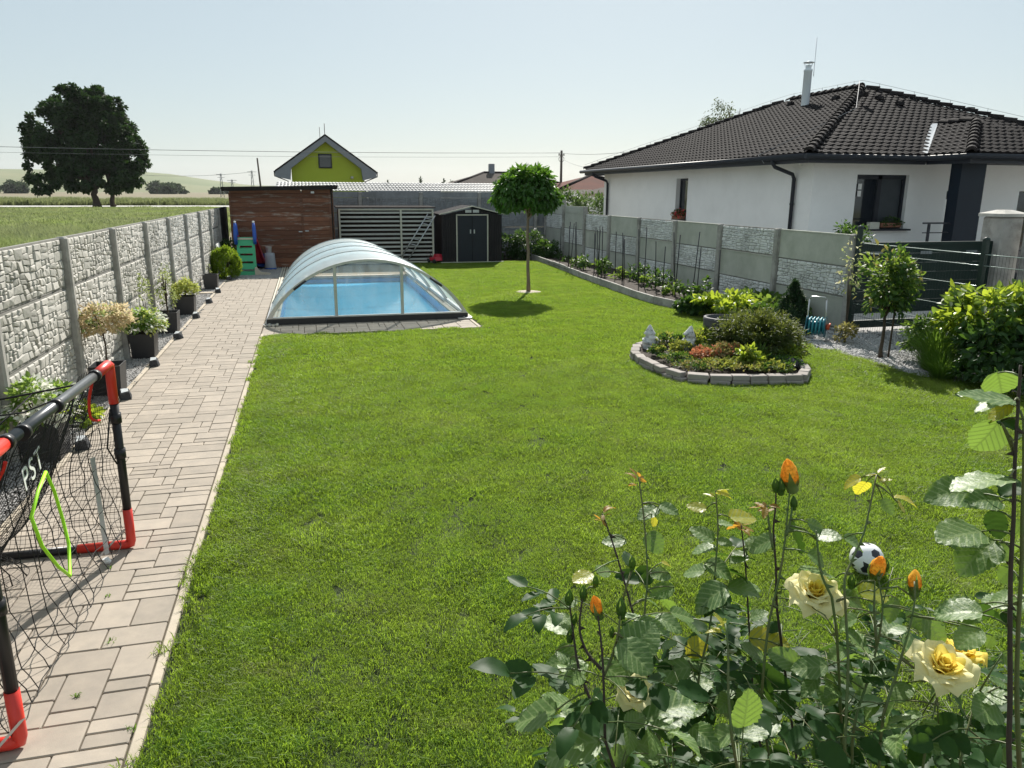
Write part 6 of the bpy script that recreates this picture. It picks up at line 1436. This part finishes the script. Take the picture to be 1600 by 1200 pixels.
ROSE_LEAVES = [   # base, tip, kind
 ((0.321, 0.877, 1.574), (0.277, 0.895, 1.584), 0),
 ((0.262, 0.772, 1.533), (0.214, 0.804, 1.498), 0),
 ((0.312, 0.85, 1.473), (0.265, 0.85, 1.494), 0),
 ((0.32, 0.831, 1.449), (0.299, 0.867, 1.455), 0),
 ((0.293, 0.708, 1.534), (0.227, 0.715, 1.523), 0),
 ((0.385, 0.781, 1.482), (0.32, 0.795, 1.476), 1),
 ((0.357, 0.764, 1.475), (0.413, 0.765, 1.449), 0),
 ((0.338, 0.826, 1.553), (0.373, 0.807, 1.524), 0),
 ((0.369, 0.849, 1.539), (0.402, 0.836, 1.503), 0),
 ((0.345, 0.783, 1.607), (0.376, 0.744, 1.585), 0),
 ((0.383, 0.775, 1.493), (0.456, 0.778, 1.513), 0),
 ((0.53, 0.93, 1.443), (0.477, 0.946, 1.43), 3),
 ((0.535, 0.963, 1.439), (0.576, 0.941, 1.425), 0),
 ((0.527, 0.95, 1.395), (0.587, 0.953, 1.39), 0),
 ((0.298, 0.887, 1.537), (0.327, 0.869, 1.529), 0),
 ((0.315, 0.875, 1.529), (0.279, 0.881, 1.516), 0),
 ((0.333, 0.865, 1.528), (0.299, 0.852, 1.515), 0),
 ((0.442, 0.993, 1.637), (0.404, 0.999, 1.633), 0),
 ((0.487, 0.982, 1.69), (0.45, 0.974, 1.678), 0),
 ((0.489, 0.982, 1.694), (0.513, 0.962, 1.685), 0),
 ((0.479, 0.979, 1.681), (0.485, 0.989, 1.657), 2),
 ((0.467, 0.973, 1.654), (0.484, 0.952, 1.629), 3),
 ((0.498, 0.937, 1.58), (0.461, 0.945, 1.566), 0),
 ((0.456, 0.942, 1.564), (0.488, 0.956, 1.532), 0),
 ((0.47, 0.939, 1.566), (0.507, 0.952, 1.539), 0),
 ((0.599, 1.004, 1.612), (0.569, 1.032, 1.627), 0),
 ((0.598, 1.002, 1.604), (0.564, 1.013, 1.592), 0),
 ((0.604, 1.004, 1.612), (0.624, 0.988, 1.61), 0),
 ((0.581, 0.997, 1.578), (0.617, 0.967, 1.566), 0),
 ((0.58, 0.993, 1.567), (0.558, 1.025, 1.552), 0),
 ((0.582, 0.928, 1.572), (0.53, 0.938, 1.54), 0),
 ((0.614, 0.978, 1.543), (0.655, 0.948, 1.544), 0),
 ((0.609, 1.013, 1.637), (0.638, 1.014, 1.632), 0),
 ((0.628, 1.01, 1.646), (0.68, 1.014, 1.64), 2),
 ((0.593, 1.024, 1.659), (0.565, 1.041, 1.66), 2),
 ((0.394, 0.986, 1.591), (0.422, 1.004, 1.584), 0),
 ((0.354, 0.905, 1.638), (0.32, 0.889, 1.635), 2),
 ((0.541, 0.962, 1.442), (0.578, 0.963, 1.468), 2),
 ((0.635, 0.962, 1.445), (0.671, 0.947, 1.421), 0),
 ((0.499, 0.733, 1.493), (0.498, 0.726, 1.553), 3),
 ((0.507, 0.765, 1.459), (0.472, 0.779, 1.436), 0),
 ((0.507, 0.754, 1.461), (0.558, 0.767, 1.471), 0),
 ((0.663, 1.006, 1.588), (0.701, 1.008, 1.604), 0),
 ((0.661, 1.005, 1.582), (0.627, 1.0, 1.574), 0),
 ((0.481, 0.855, 1.363), (0.531, 0.854, 1.324), 0),
 ((0.484, 0.954, 1.613), (0.5, 0.951, 1.608), 2),
 ((0.344, 0.835, 1.485), (0.317, 0.84, 1.466), 0),
 ((0.293, 0.849, 1.459), (0.289, 0.86, 1.431), 3),
 ((0.493, 0.945, 1.599), (0.459, 0.937, 1.603), 3),
 ((0.355, 0.78, 1.588), (0.402, 0.798, 1.619), 3),
 ((0.431, 0.912, 1.445), (0.41, 0.921, 1.404), 0),
 ((0.54, 0.981, 1.495), (0.572, 0.983, 1.461), 0),
 ((0.353, 0.802, 1.413), (0.367, 0.792, 1.447), 0),
 ((0.449, 0.857, 1.347), (0.427, 0.885, 1.352), 0),
 ((0.333, 0.909, 1.601), (0.306, 0.898, 1.594), 3),
 ((0.47, 0.911, 1.502), (0.484, 0.889, 1.516), 0),
 ((0.502, 0.846, 1.359), (0.539, 0.858, 1.351), 0),
 ((0.69, 0.934, 1.666), (0.71, 0.937, 1.608), 1),
 ((0.671, 0.946, 1.636), (0.64, 0.971, 1.604), 0),
 ((0.746, 0.888, 1.653), (0.778, 0.877, 1.637), 0),
 ((0.692, 0.832, 1.624), (0.638, 0.841, 1.644), 0),
 ((0.701, 0.832, 1.589), (0.644, 0.823, 1.596), 0),
 ((0.729, 0.852, 1.577), (0.768, 0.849, 1.562), 0),
 ((0.752, 0.85, 1.582), (0.805, 0.849, 1.573), 2),
 ((0.743, 0.837, 1.55), (0.724, 0.857, 1.523), 0),
 ((0.816, 0.9, 1.705), (0.824, 0.882, 1.684), 0),
 ((0.832, 0.896, 1.708), (0.859, 0.874, 1.705), 2),
 ((0.838, 0.892, 1.699), (0.855, 0.894, 1.681), 2),
 ((0.79, 0.919, 1.733), (0.771, 0.939, 1.714), 2),
 ((0.797, 0.915, 1.727), (0.8, 0.937, 1.699), 2),
 ((0.818, 0.821, 1.563), (0.822, 0.796, 1.54), 3),
 ((0.815, 0.79, 1.57), (0.84, 0.774, 1.527), 3),
 ((0.699, 0.602, 1.701), (0.664, 0.634, 1.69), 0),
 ((0.806, 0.693, 1.61), (0.771, 0.694, 1.587), 0),
 ((0.82, 0.687, 1.602), (0.818, 0.69, 1.582), 0),
 ((0.846, 0.691, 1.65), (0.793, 0.68, 1.649), 0),
 ((0.865, 0.69, 1.642), (0.846, 0.702, 1.62), 0),
 ((0.778, 0.782, 1.444), (0.774, 0.797, 1.393), 0),
 ((0.755, 0.785, 1.44), (0.74, 0.803, 1.41), 0),
 ((0.732, 0.826, 1.515), (0.779, 0.832, 1.488), 0),
 ((0.721, 0.827, 1.508), (0.698, 0.839, 1.485), 0),
 ((0.758, 0.781, 1.513), (0.711, 0.775, 1.491), 1),
 ((0.66, 0.787, 1.518), (0.619, 0.812, 1.502), 0),
 ((0.693, 0.822, 1.48), (0.714, 0.8, 1.471), 0),
 ((0.789, 0.791, 1.524), (0.848, 0.79, 1.494), 0),
 ((0.803, 0.685, 1.52), (0.839, 0.655, 1.527), 0),
 ((0.893, 0.756, 1.49), (0.952, 0.756, 1.467), 1),
 ((0.832, 0.679, 1.579), (0.843, 0.656, 1.569), 3),
 ((0.604, 0.805, 1.428), (0.546, 0.813, 1.417), 0),
 ((0.612, 0.82, 1.403), (0.645, 0.795, 1.371), 1),
 ((0.605, 0.859, 1.441), (0.577, 0.867, 1.392), 0),
 ((0.634, 0.895, 1.466), (0.592, 0.896, 1.49), 0),
 ((0.613, 0.905, 1.496), (0.672, 0.884, 1.488), 2),
 ((0.821, 0.667, 1.515), (0.776, 0.652, 1.515), 3),
 ((0.664, 0.983, 1.476), (0.687, 0.97, 1.493), 0),
 ((0.664, 0.859, 1.653), (0.688, 0.846, 1.637), 0),
 ((0.676, 0.861, 1.677), (0.701, 0.837, 1.685), 0),
 ((0.666, 0.869, 1.695), (0.694, 0.868, 1.68), 0),
 ((0.647, 1.007, 1.533), (0.684, 0.989, 1.518), 0),
 ((0.671, 1.017, 1.58), (0.659, 1.031, 1.56), 0),
 ((0.7, 0.829, 1.577), (0.678, 0.849, 1.586), 1),
 ((0.828, 0.86, 1.559), (0.813, 0.853, 1.521), 0),
 ((0.803, 0.844, 1.509), (0.844, 0.861, 1.521), 3),
 ((0.822, 0.775, 1.419), (0.798, 0.786, 1.397), 0),
 ((0.873, 0.784, 1.447), (0.917, 0.782, 1.4), 1),
 ((0.669, 0.909, 1.509), (0.641, 0.908, 1.5), 1),
 ((0.684, 0.869, 1.422), (0.654, 0.875, 1.395), 1),
 ((0.68, 0.806, 1.422), (0.703, 0.782, 1.41), 1),
 ((0.749, 0.771, 1.4), (0.806, 0.777, 1.361), 1),
 ((0.841, 0.762, 1.398), (0.87, 0.748, 1.425), 1),
 ((0.881, 0.725, 1.418), (0.915, 0.705, 1.419), 1),
 ((0.787, 0.752, 1.367), (0.806, 0.734, 1.401), 1),
 ((0.847, 0.72, 1.399), (0.873, 0.699, 1.389), 1),
 ((0.699, 0.806, 1.441), (0.681, 0.831, 1.449), 3),
 ((0.749, 0.827, 1.43), (0.778, 0.837, 1.445), 3),
 ((0.797, 0.787, 1.468), (0.768, 0.771, 1.453), 3),
 ((0.834, 0.669, 1.539), (0.811, 0.673, 1.548), 0),
 ((0.828, 0.648, 1.44), (0.854, 0.645, 1.461), 0),
 ((0.704, 0.612, 1.941), (0.653, 0.639, 1.944), 0),
 ((0.752, 0.653, 1.924), (0.71, 0.664, 1.925), 0),
 ((0.75, 0.654, 1.927), (0.729, 0.661, 1.901), 2),
 ((0.738, 0.656, 1.903), (0.725, 0.671, 1.862), 3),
 ((0.765, 0.639, 1.853), (0.759, 0.654, 1.843), 0),
 ((0.701, 0.599, 1.861), (0.635, 0.609, 1.854), 0),
 ((0.721, 0.656, 1.819), (0.668, 0.669, 1.82), 0),
 ((0.737, 0.636, 1.816), (0.696, 0.643, 1.82), 0),
 ((0.765, 0.636, 1.835), (0.725, 0.626, 1.834), 1),
 ((0.716, 0.635, 1.782), (0.656, 0.635, 1.78), 0),
 ((0.727, 0.636, 1.806), (0.726, 0.619, 1.777), 1),
 ((0.727, 0.627, 1.774), (0.679, 0.624, 1.745), 0),
 ((0.734, 0.627, 1.77), (0.741, 0.612, 1.751), 0),
 ((0.748, 0.62, 1.754), (0.729, 0.631, 1.751), 0),
 ((0.765, 0.623, 1.769), (0.77, 0.645, 1.742), 0),
 ((0.748, 0.611, 1.711), (0.734, 0.629, 1.695), 0),
 ((0.765, 0.611, 1.706), (0.756, 0.627, 1.685), 0),
 ((0.707, 0.61, 1.693), (0.669, 0.638, 1.693), 0),
 ((0.718, 0.617, 1.701), (0.719, 0.619, 1.678), 1),
 ((0.734, 0.664, 1.958), (0.76, 0.676, 1.926), 3),
 ((0.747, 0.617, 1.74), (0.743, 0.627, 1.719), 3),
 ((0.765, 0.647, 1.893), (0.757, 0.649, 1.883), 1),
 ((0.74, 0.656, 1.905), (0.737, 0.634, 1.904), 1),
 ((0.765, 0.627, 1.793), (0.756, 0.628, 1.778), 3),
 ((0.737, 0.61, 1.692), (0.738, 0.593, 1.683), 1),
]
ROSE_BUDS = [((0.331, 0.824, 1.633), 0.0194, 'o'), ((0.315, 0.833, 1.652), 0.0132, 'g'), ((0.297, 0.836, 1.647), 0.0141, 'g'), ((0.361, 0.816, 1.634), 0.0176, 'g'), ((0.302, 0.828, 1.62), 0.0106, 'g'), ((0.296, 0.824, 1.6), 0.0132, 'g'), ((0.378, 0.826, 1.69), 0.0123, 'g'), ((0.348, 0.812, 1.604), 0.0097, 'g'), ((0.663, 0.915, 1.748), 0.0299, 'O'), ((0.642, 0.918, 1.736), 0.0141, 'g'), ((0.649, 0.915, 1.734), 0.0158, 'g'), ((0.666, 0.905, 1.711), 0.0132, 'g'), ((0.7, 0.885, 1.668), 0.0141, 'g'), ((0.779, 0.851, 1.616), 0.0264, 'O'), ((0.792, 0.849, 1.623), 0.0123, 'g'), ((0.831, 0.832, 1.596), 0.0229, 'b'), ((0.991, 0.846, 1.812), 0.0123, 'g'), ((0.972, 0.867, 1.875), 0.0176, 'g'), ((0.741, 0.856, 1.6), 0.0141, 'g'), ((0.331, 0.832, 1.667), 0.0106, 'g')]
ROSE_FLOWERS = [((0.662, 0.834, 1.597), 0.105, 'cream'), ((0.769, 0.707, 1.544), 0.1, 'yellow'), ((0.848, 0.754, 1.52), 0.07, 'deep'), ((0.388, 0.817, 1.5), 0.058, 'cream')]
# ------------------------------------------------------------------ rose bushes in front
RB = thing('rose_bush', 'large rose bush with glossy leaves, yellow and cream blooms and orange buds in the foreground', 'rose bush', (1.3, 1.15, 0))
RB2 = thing('rose_bush', 'tall rose stems with big leaves rising along the right picture edge', 'rose bush', (1.35, .62, 0))
def loc_(p, par): return Vector(p)-par.location
rr_ = np.random.default_rng(400); sp = []
for nm, pts in ROSE_STEMS:
    par = RB2 if nm[0] == 'k' else RB; P_ = [loc_(p, par) for p in pts]
    if nm in ('a', 'b', 'c', 'd', 'e', 'ff', 'g', 'h', 'i', 'j', 'k', 'k2', 'm', 'n', 'l', 'g2'):
        e = P_[-1]; foot = Vector((e.x*.35, e.y*.35, 0.0)); P_ = P_+[e.lerp(foot, .4)+Vector((0, 0, .05)), foot]
    r0 = .0024 if nm[0] == 'k' else .0018
    sm = []
    for a, c in zip(P_[:-1], P_[1:]):
        for t in (0, .33, .66): sm.append(a.lerp(c, t))
    sm.append(P_[-1]); sm = [sm[0]]+[(sm[i-1]+sm[i]*2+sm[i+1])/4 for i in range(1, len(sm)-1)]+[sm[-1]]
    b = MB(); n = len(sm); b.tube(sm, [r0*(.62+.75*i/n) for i in range(n)], 8)
    L = 0
    for i in range(3, n-1, 2):      # thorns
        d = Vector(rr_.normal(size=3)); d.z = abs(d.z)*.2; d.normalize(); q = sm[i]; b.add([q+Vector((0, 0, .004)), q-Vector((0, 0, .004)), q+d.cross(Vector((0, 0, 1)))*.002, q+d*.011-Vector((0, 0, .002))], [(0, 1, 3), (1, 2, 3), (2, 0, 3)])
    b.build('stem', 'rose_stem_old' if nm == 'k' or rr_.random() < .12 else 'rose_stem', par)
    for q in sm: sp.append((q+par.location, par))
def rose_leaf_mesh(seed, wr=.62, n=20, ks=(-1, -.8, -.5, -.2, 0, .2, .5, .8, 1)):
    """one leaflet of unit length along +x: curved blade with folded midrib and serrated outline"""
    r = np.random.default_rng(seed); V = []; Fc = []; nk = len(ks); cup = r.uniform(.10, .28); bend = r.uniform(-.05, .45); tw = r.uniform(-.25, .25)
    for i in range(n+1):
        t = i/n; w = wr*.5*max(0, math.sin(math.pi*t**.80))**.62; z0 = bend*(t-.25)**2*-1.3
        ser = .011*(1 if i % 2 else -1) if 0 < i < n else 0
        for j, k in enumerate(ks):
            ww = (w+(ser if abs(k) == 1 else 0))*k; zz = z0+cup*abs(k)*w*1.1+tw*k*w*t+(.011*math.sin(t*38-abs(k)*7) if 0 < abs(k) < 1 else 0)+.03*math.sin(t*7+seed)*k*w+(.02*r.normal() if abs(k) == 1 else 0)
            V.append((t-.02*abs(k), ww, zz))
    for i in range(n):
        for j in range(nk-1): a = i*nk+j; Fc.append((a, a+1, a+nk+1, a+nk))
    b = MB(); b.add(V, Fc, True); return b.mesh('leaf')
LM = {}; LOW = [rose_leaf_mesh(600+s, .6, 8, (-1, -.45, 0, .45, 1)) for s in range(3)]
for mn in ('rose_leaf', 'rose_leaf_shade', 'rose_leaf_young', 'rose_leaf_bronze'):
    LM[mn] = []
    for s in range(5):
        me = rose_leaf_mesh(500+s, .56 if mn == 'rose_leaf_young' or s > 2 else .68); me.materials.append(M[mn]); LM[mn].append(me)
camp = Vector((0, 0, CAMH)); petb = {RB: MB(), RB2: MB()}; nleaf = 0; restV = {RB: MB(), RB2: MB()}
def put_leaf(base, tip, nrm, mn, par, asobj=True, wid=1.0):
    global nleaf
    d = tip-base; L = d.length
    if L < 1e-4: return
    x = d/L; z = (nrm-x*nrm.dot(x)).normalized(); y = z.cross(x); me = LM[mn][int(rr_.integers(0, 5))]
    Mx = Matrix(((x.x*L, y.x*L*wid, z.x*L, base.x), (x.y*L, y.y*L*wid, z.y*L, base.y), (x.z*L, y.z*L*wid, z.z*L, base.z), (0, 0, 0, 1)))
    if asobj:
        o = bpy.data.objects.new('leaf', me); COL.objects.link(o); o.parent = par; o.matrix_local = Matrix.Translation(-par.location) @ Mx; nleaf += 1
    else:
        me = LOW[int(rr_.integers(0, 3))]; restV[par].add([(Mx @ v.co)-par.location for v in me.vertices], [tuple(p.vertices) for p in me.polygons], True)
def nearest(p):
    return min(sp, key=lambda s: (s[0]-p).length_squared)
for base, tip, k in ROSE_LEAVES:
    base, tip = Vector(base), Vector(tip); q, par = nearest(base); view = (camp-base).normalized()
    nz = Vector((0, 0, 1))*rr_.uniform(.8, 1.1)+view*rr_.uniform(.15, .5)+Vector(rr_.normal(size=3))*.17
    if k == 3: nz = Vector((0, 0, 1))*.25+view*.75+Vector(rr_.normal(size=3))*.2
    mn = {0: 'rose_leaf', 1: 'rose_leaf_shade', 2: 'rose_leaf_young', 3: 'rose_leaf'}[k]
    put_leaf(base, tip, nz, mn, par, True, 1.3)
    if (q-base).length < .11:
        petb[par].tube(bez(q-par.location, (q+base)/2-par.location+Vector((0, 0, .006)), base-par.location, 3), [.0014, .0012, .001, .0009], 5)
def compound(q, par, direction, size, mn, asobj, nl=5):
    d = Vector(direction).normalized(); e = q+d*size*1.9; petb[par].tube(bez(q-par.location, q+d*size*.9+Vector((0, 0, .012))-par.location, e-par.location, 4), .0009, 4)
    s = d.cross(Vector((0, 0, 1))); s = s.normalized() if s.length > .05 else Vector((1, 0, 0))
    up = (Vector((0, 0, 1))+Vector(rr_.normal(size=3))*.35).normalized()
    ls = [(e, d, 1.0)]+[(q+d*size*t, d*.45+s*sg*.9, .85) for t in ((1.35, .7)[:nl//2]) for sg in (-1, 1)]
    v_ = e-camp; z_ = v_.dot(fwd)
    if z_ > .1:
        X_, Y_ = 800+FOC*v_.dot(r2)/z_, 600-FOC*v_.dot(u2)/z_
        for fx_, fy_, fr_ in ((1271, 933, 92), (1471, 1045, 92), (1500, 1020, 60), (994, 1086, 55), (1234, 745, 40), (1371, 890, 34), (929, 945, 40), (1429, 905, 25)):
            if (X_-fx_)**2+(Y_-fy_)**2 < fr_*fr_: return
    for b0, dd, sc in ls:
        dd = Vector(dd).normalized()+Vector(rr_.normal(size=3))*.15-Vector((0, 0, .15)); put_leaf(b0, b0+dd.normalized()*size*sc, up+Vector(rr_.normal(size=3))*.25, mn, par, asobj)
# filling foliage: compound leaves along the stems, denser low down
cand = [s for s in sp if s[1] is RB]; low = []
for _ in range(190):
    q, par = cand[int(rr_.integers(0, len(cand)))]
    if q.z > 1.66 or rr_.random() < (q.z-1.3)*2.4: continue
    a = rr_.random()*6.283; compound(q, par, (math.cos(a), math.sin(a), rr_.uniform(-.1, .45)), rr_.uniform(.034, .052), 'rose_leaf_young' if q.z > 1.45 and rr_.random() < .22 else 'rose_leaf' if q.z > 1.2 and rr_.random() < .85 else 'rose_leaf_shade', nleaf < 296)
# the bush body: many leaves under the tops, inner shade carried by their darker colour
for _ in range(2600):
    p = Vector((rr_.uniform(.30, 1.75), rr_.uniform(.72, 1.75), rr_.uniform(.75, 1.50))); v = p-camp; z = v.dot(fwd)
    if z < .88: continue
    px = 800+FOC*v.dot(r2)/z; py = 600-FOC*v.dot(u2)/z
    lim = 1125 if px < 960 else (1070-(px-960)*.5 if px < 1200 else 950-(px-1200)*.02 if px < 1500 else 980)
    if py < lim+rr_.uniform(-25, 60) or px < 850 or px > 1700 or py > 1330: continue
    a = rr_.random()*6.283; compound(p, RB, (math.cos(a), math.sin(a), rr_.uniform(-.2, .4)), rr_.uniform(.032, .052), 'rose_leaf_shade' if rr_.random() < (.30 if py < lim+130 else .85) else 'rose_leaf', False, 3)
# young bronze and yellow shoot tips
for p_, mn in [(0, 'rose_leaf_bronze'), (1, 'rose_leaf_bronze'), (6, 'rose_leaf_young'), (7, 'rose_leaf_bronze'), (8, 'rose_leaf_young'), (13, 'rose_leaf_young'), (12, 'rose_leaf_bronze')]:
    tip = Vector(ROSE_STEMS[p_][1][0])
    for i in range(7):
        a = rr_.random()*6.283; d = Vector((math.cos(a), math.sin(a), rr_.uniform(-.6, .9))).normalized(); b0 = tip-Vector((0, 0, .006*(i % 3))); put_leaf(b0+d*.004, b0+d*rr_.uniform(.014, .028), Vector((0, 0, 1))+d*.3+Vector(rr_.normal(size=3))*.4, mn, RB, True, .75)
for par in (RB, RB2):
    if petb[par].v: kind(petb[par].build('leaf_stalks', 'rose_stem', par), 'stuff')
    if restV[par].v: kind(restV[par].build('inner_leaves', 'rose_leaf_shade', par), 'stuff')
# buds
def bud(p, s, k):
    q, par = nearest(Vector(p)); o = Vector(p)-par.location; h = s*1.25
    ax = Vector((rr_.normal()*.12, rr_.normal()*.12, 1)).normalized(); rot = Vector((0, 0, 1)).rotation_difference(ax).to_matrix()
    def T(b): b.v = [tuple(rot @ Vector(v)+o) for v in b.v]; return b
    if k in 'Oob':
        b = MB(); b.lathe([(0, -.35*h), (.34*s, -.25*h), (.44*s, 0), (.36*s, .35*h), (.2*s, .62*h), (.05*s, .75*h)], (0, 0, 0), 12)
        b.v = [(x*(1+.10*math.sin(3*math.atan2(y, x)+z/s*4)), y*(1+.10*math.sin(3*math.atan2(y, x)+z/s*4)), z) for x, y, z in b.v]; T(b).build('bud', 'petal_orange', par)
    b = MB(); cl = .34*h if k in 'O' else .6*h
    b.lathe([(0, -.75*h), (.1*s, -.72*h), (.28*s, -.62*h), (.30*s, -.45*h), (.36*s, -.3*h), (.40*s, -.1*h)]+([(.34*s, .2*h), (.16*s, .5*h), (.0, .7*h)] if k == 'g' else []), (0, 0, 0), 10)
    for i in range(5):
        a = i*1.2566+.4; ca, sa = math.cos(a), math.sin(a); w = .2*s
        b.add([(ca*.33*s-sa*w, sa*.33*s+ca*w, -.35*h), (ca*.33*s+sa*w, sa*.33*s-ca*w, -.35*h), (ca*.50*s+sa*w*.6, sa*.50*s-ca*w*.6, .0), (ca*.50*s-sa*w*.6, sa*.50*s+ca*w*.6, 0), (ca*.46*s, sa*.46*s, cl)], [(0, 1, 2, 3), (3, 2, 4)])
    T(b).build('sepals', 'rose_leaf' if k != 'g' else 'leaf_rose_far', par)
    if (q-Vector(p)).length < .09:
        b = MB(); b.tube([q-par.location, (q+Vector(p))/2-par.location, o-ax*h*.7], [.0016, .0014, .0016], 6); b.build('bud_stalk', 'rose_stem', par)
for p, s, k in ROSE_BUDS: bud(p, s, k)
# open blooms: spiral of cupped petals
def bloom(p, s, k, face):
    q, par = nearest(Vector(p)); o = Vector(p)-par.location; ax = Vector(face).normalized(); rot = Vector((0, 0, 1)).rotation_difference(ax).to_matrix()
    b = MB(); b.lathe([(0, -.30*s), (.05*s, -.29*s), (.10*s, -.22*s), (.12*s, -.14*s), (.04*s, -.08*s)], (0, 0, 0), 10)
    for i in range(5):
        a = i*1.2566; ca, sa = math.cos(a), math.sin(a); b.add([(ca*.1*s-sa*.05*s, sa*.1*s+ca*.05*s, -.16*s), (ca*.1*s+sa*.05*s, sa*.1*s-ca*.05*s, -.16*s), (ca*.33*s, sa*.33*s, -.26*s)], [(0, 1, 2)])
    b.v = [tuple(rot @ Vector(v)+o) for v in b.v]; F_ = b.build('flower', 'rose_leaf', par)
    np_ = 28
    for i in range(np_):
        t = i/np_; a = i*2.39996+rr_.normal()*.12; op = .12+1.28*t**.85           # opening angle from axis
        L = s*(.30+.26*t)*(1+.06*rr_.normal()); w = s*(.26+.34*t)*(1+.08*rr_.normal()); r0 = s*.02+s*.05*t; V = []; Fc = []; nn = 6; mm = 7; ph = rr_.random()*6
        for ii in range(nn+1):
            u = ii/nn; curl = op*(.35+.75*u**1.3)+(.35*max(0, u-.8)*t*3)
            # integrate along curve
            if ii == 0: rr0, zz0 = r0, -.12*s*(t)
            else: rr0 += L/nn*math.sin(min(curl, 2.3)); zz0 += L/nn*math.cos(min(curl, 2.3))
            ww = w*(max(0, math.sin(math.pi*(.10+.80*u)))**.45)
            for jj in range(mm):
                v = (jj/(mm-1)-.5)*2; cup = (1-.55*t)*.5*v*v*ww; ruff = .022*s*u*u*math.sin(v*3.5+ph)*(.4+t)
                V.append((rr0-cup*math.cos(op)*.9+ruff*.6, v*ww*(.5 if ii else .35), zz0+cup*.25*math.sin(op)+ruff-(.16*s*abs(v)**2.5)*u*u*(.4+t)))
        for ii in range(nn):
            for jj in range(mm-1): x_ = ii*mm+jj; Fc.append((x_, x_+1, x_+mm+1, x_+mm))
        ca, sa = math.cos(a), math.sin(a); V = [tuple(rot @ Vector((x*ca-y*sa, x*sa+y*ca, z))+o) for x, y, z in V]
        b = MB(); b.add(V, Fc, True); mt = {'cream': 'petal_cream' if t > .25 else 'petal_yellow', 'yellow': 'petal_yellow' if t < .5 else 'petal_cream', 'deep': 'petal_yellow'}[k]; b.build('petal', mt, F_)
    if (q-Vector(p)).length < .2:
        b = MB(); b.tube([q-par.location, (q+Vector(p))/2-par.location-Vector((0, 0, .01)), o-ax*s*.28], [.002, .002, .0024], 6); b.build('flower_stalk', 'rose_stem', par)
bloom(ROSE_FLOWERS[0][0], .088, 'cream', (-.10, -.35, .9)); bloom(ROSE_FLOWERS[1][0], .088, 'yellow', (-.1, -.30, .9)); bloom(*ROSE_FLOWERS[2], (.15, .1, 1)); bloom(*ROSE_FLOWERS[3], (-.3, -.3, .8))
# ------------------------------------------------------------------ summer haze over the whole place
m, nt, out = _mat('haze_air'); pv_ = nt.nodes.new('ShaderNodeVolumePrincipled'); pv_.inputs['Color'].default_value = (.93, .96, 1, 1)
pv_.inputs['Density'].default_value = .00007; pv_.inputs['Anisotropy'].default_value = .25; nt.links.new(pv_.outputs[0], out.inputs['Volume'])
b = MB(); b.box((0, 1500, 59), (9000, 5400, 128)); kind(b.build('haze', 'haze_air'), 'stuff')
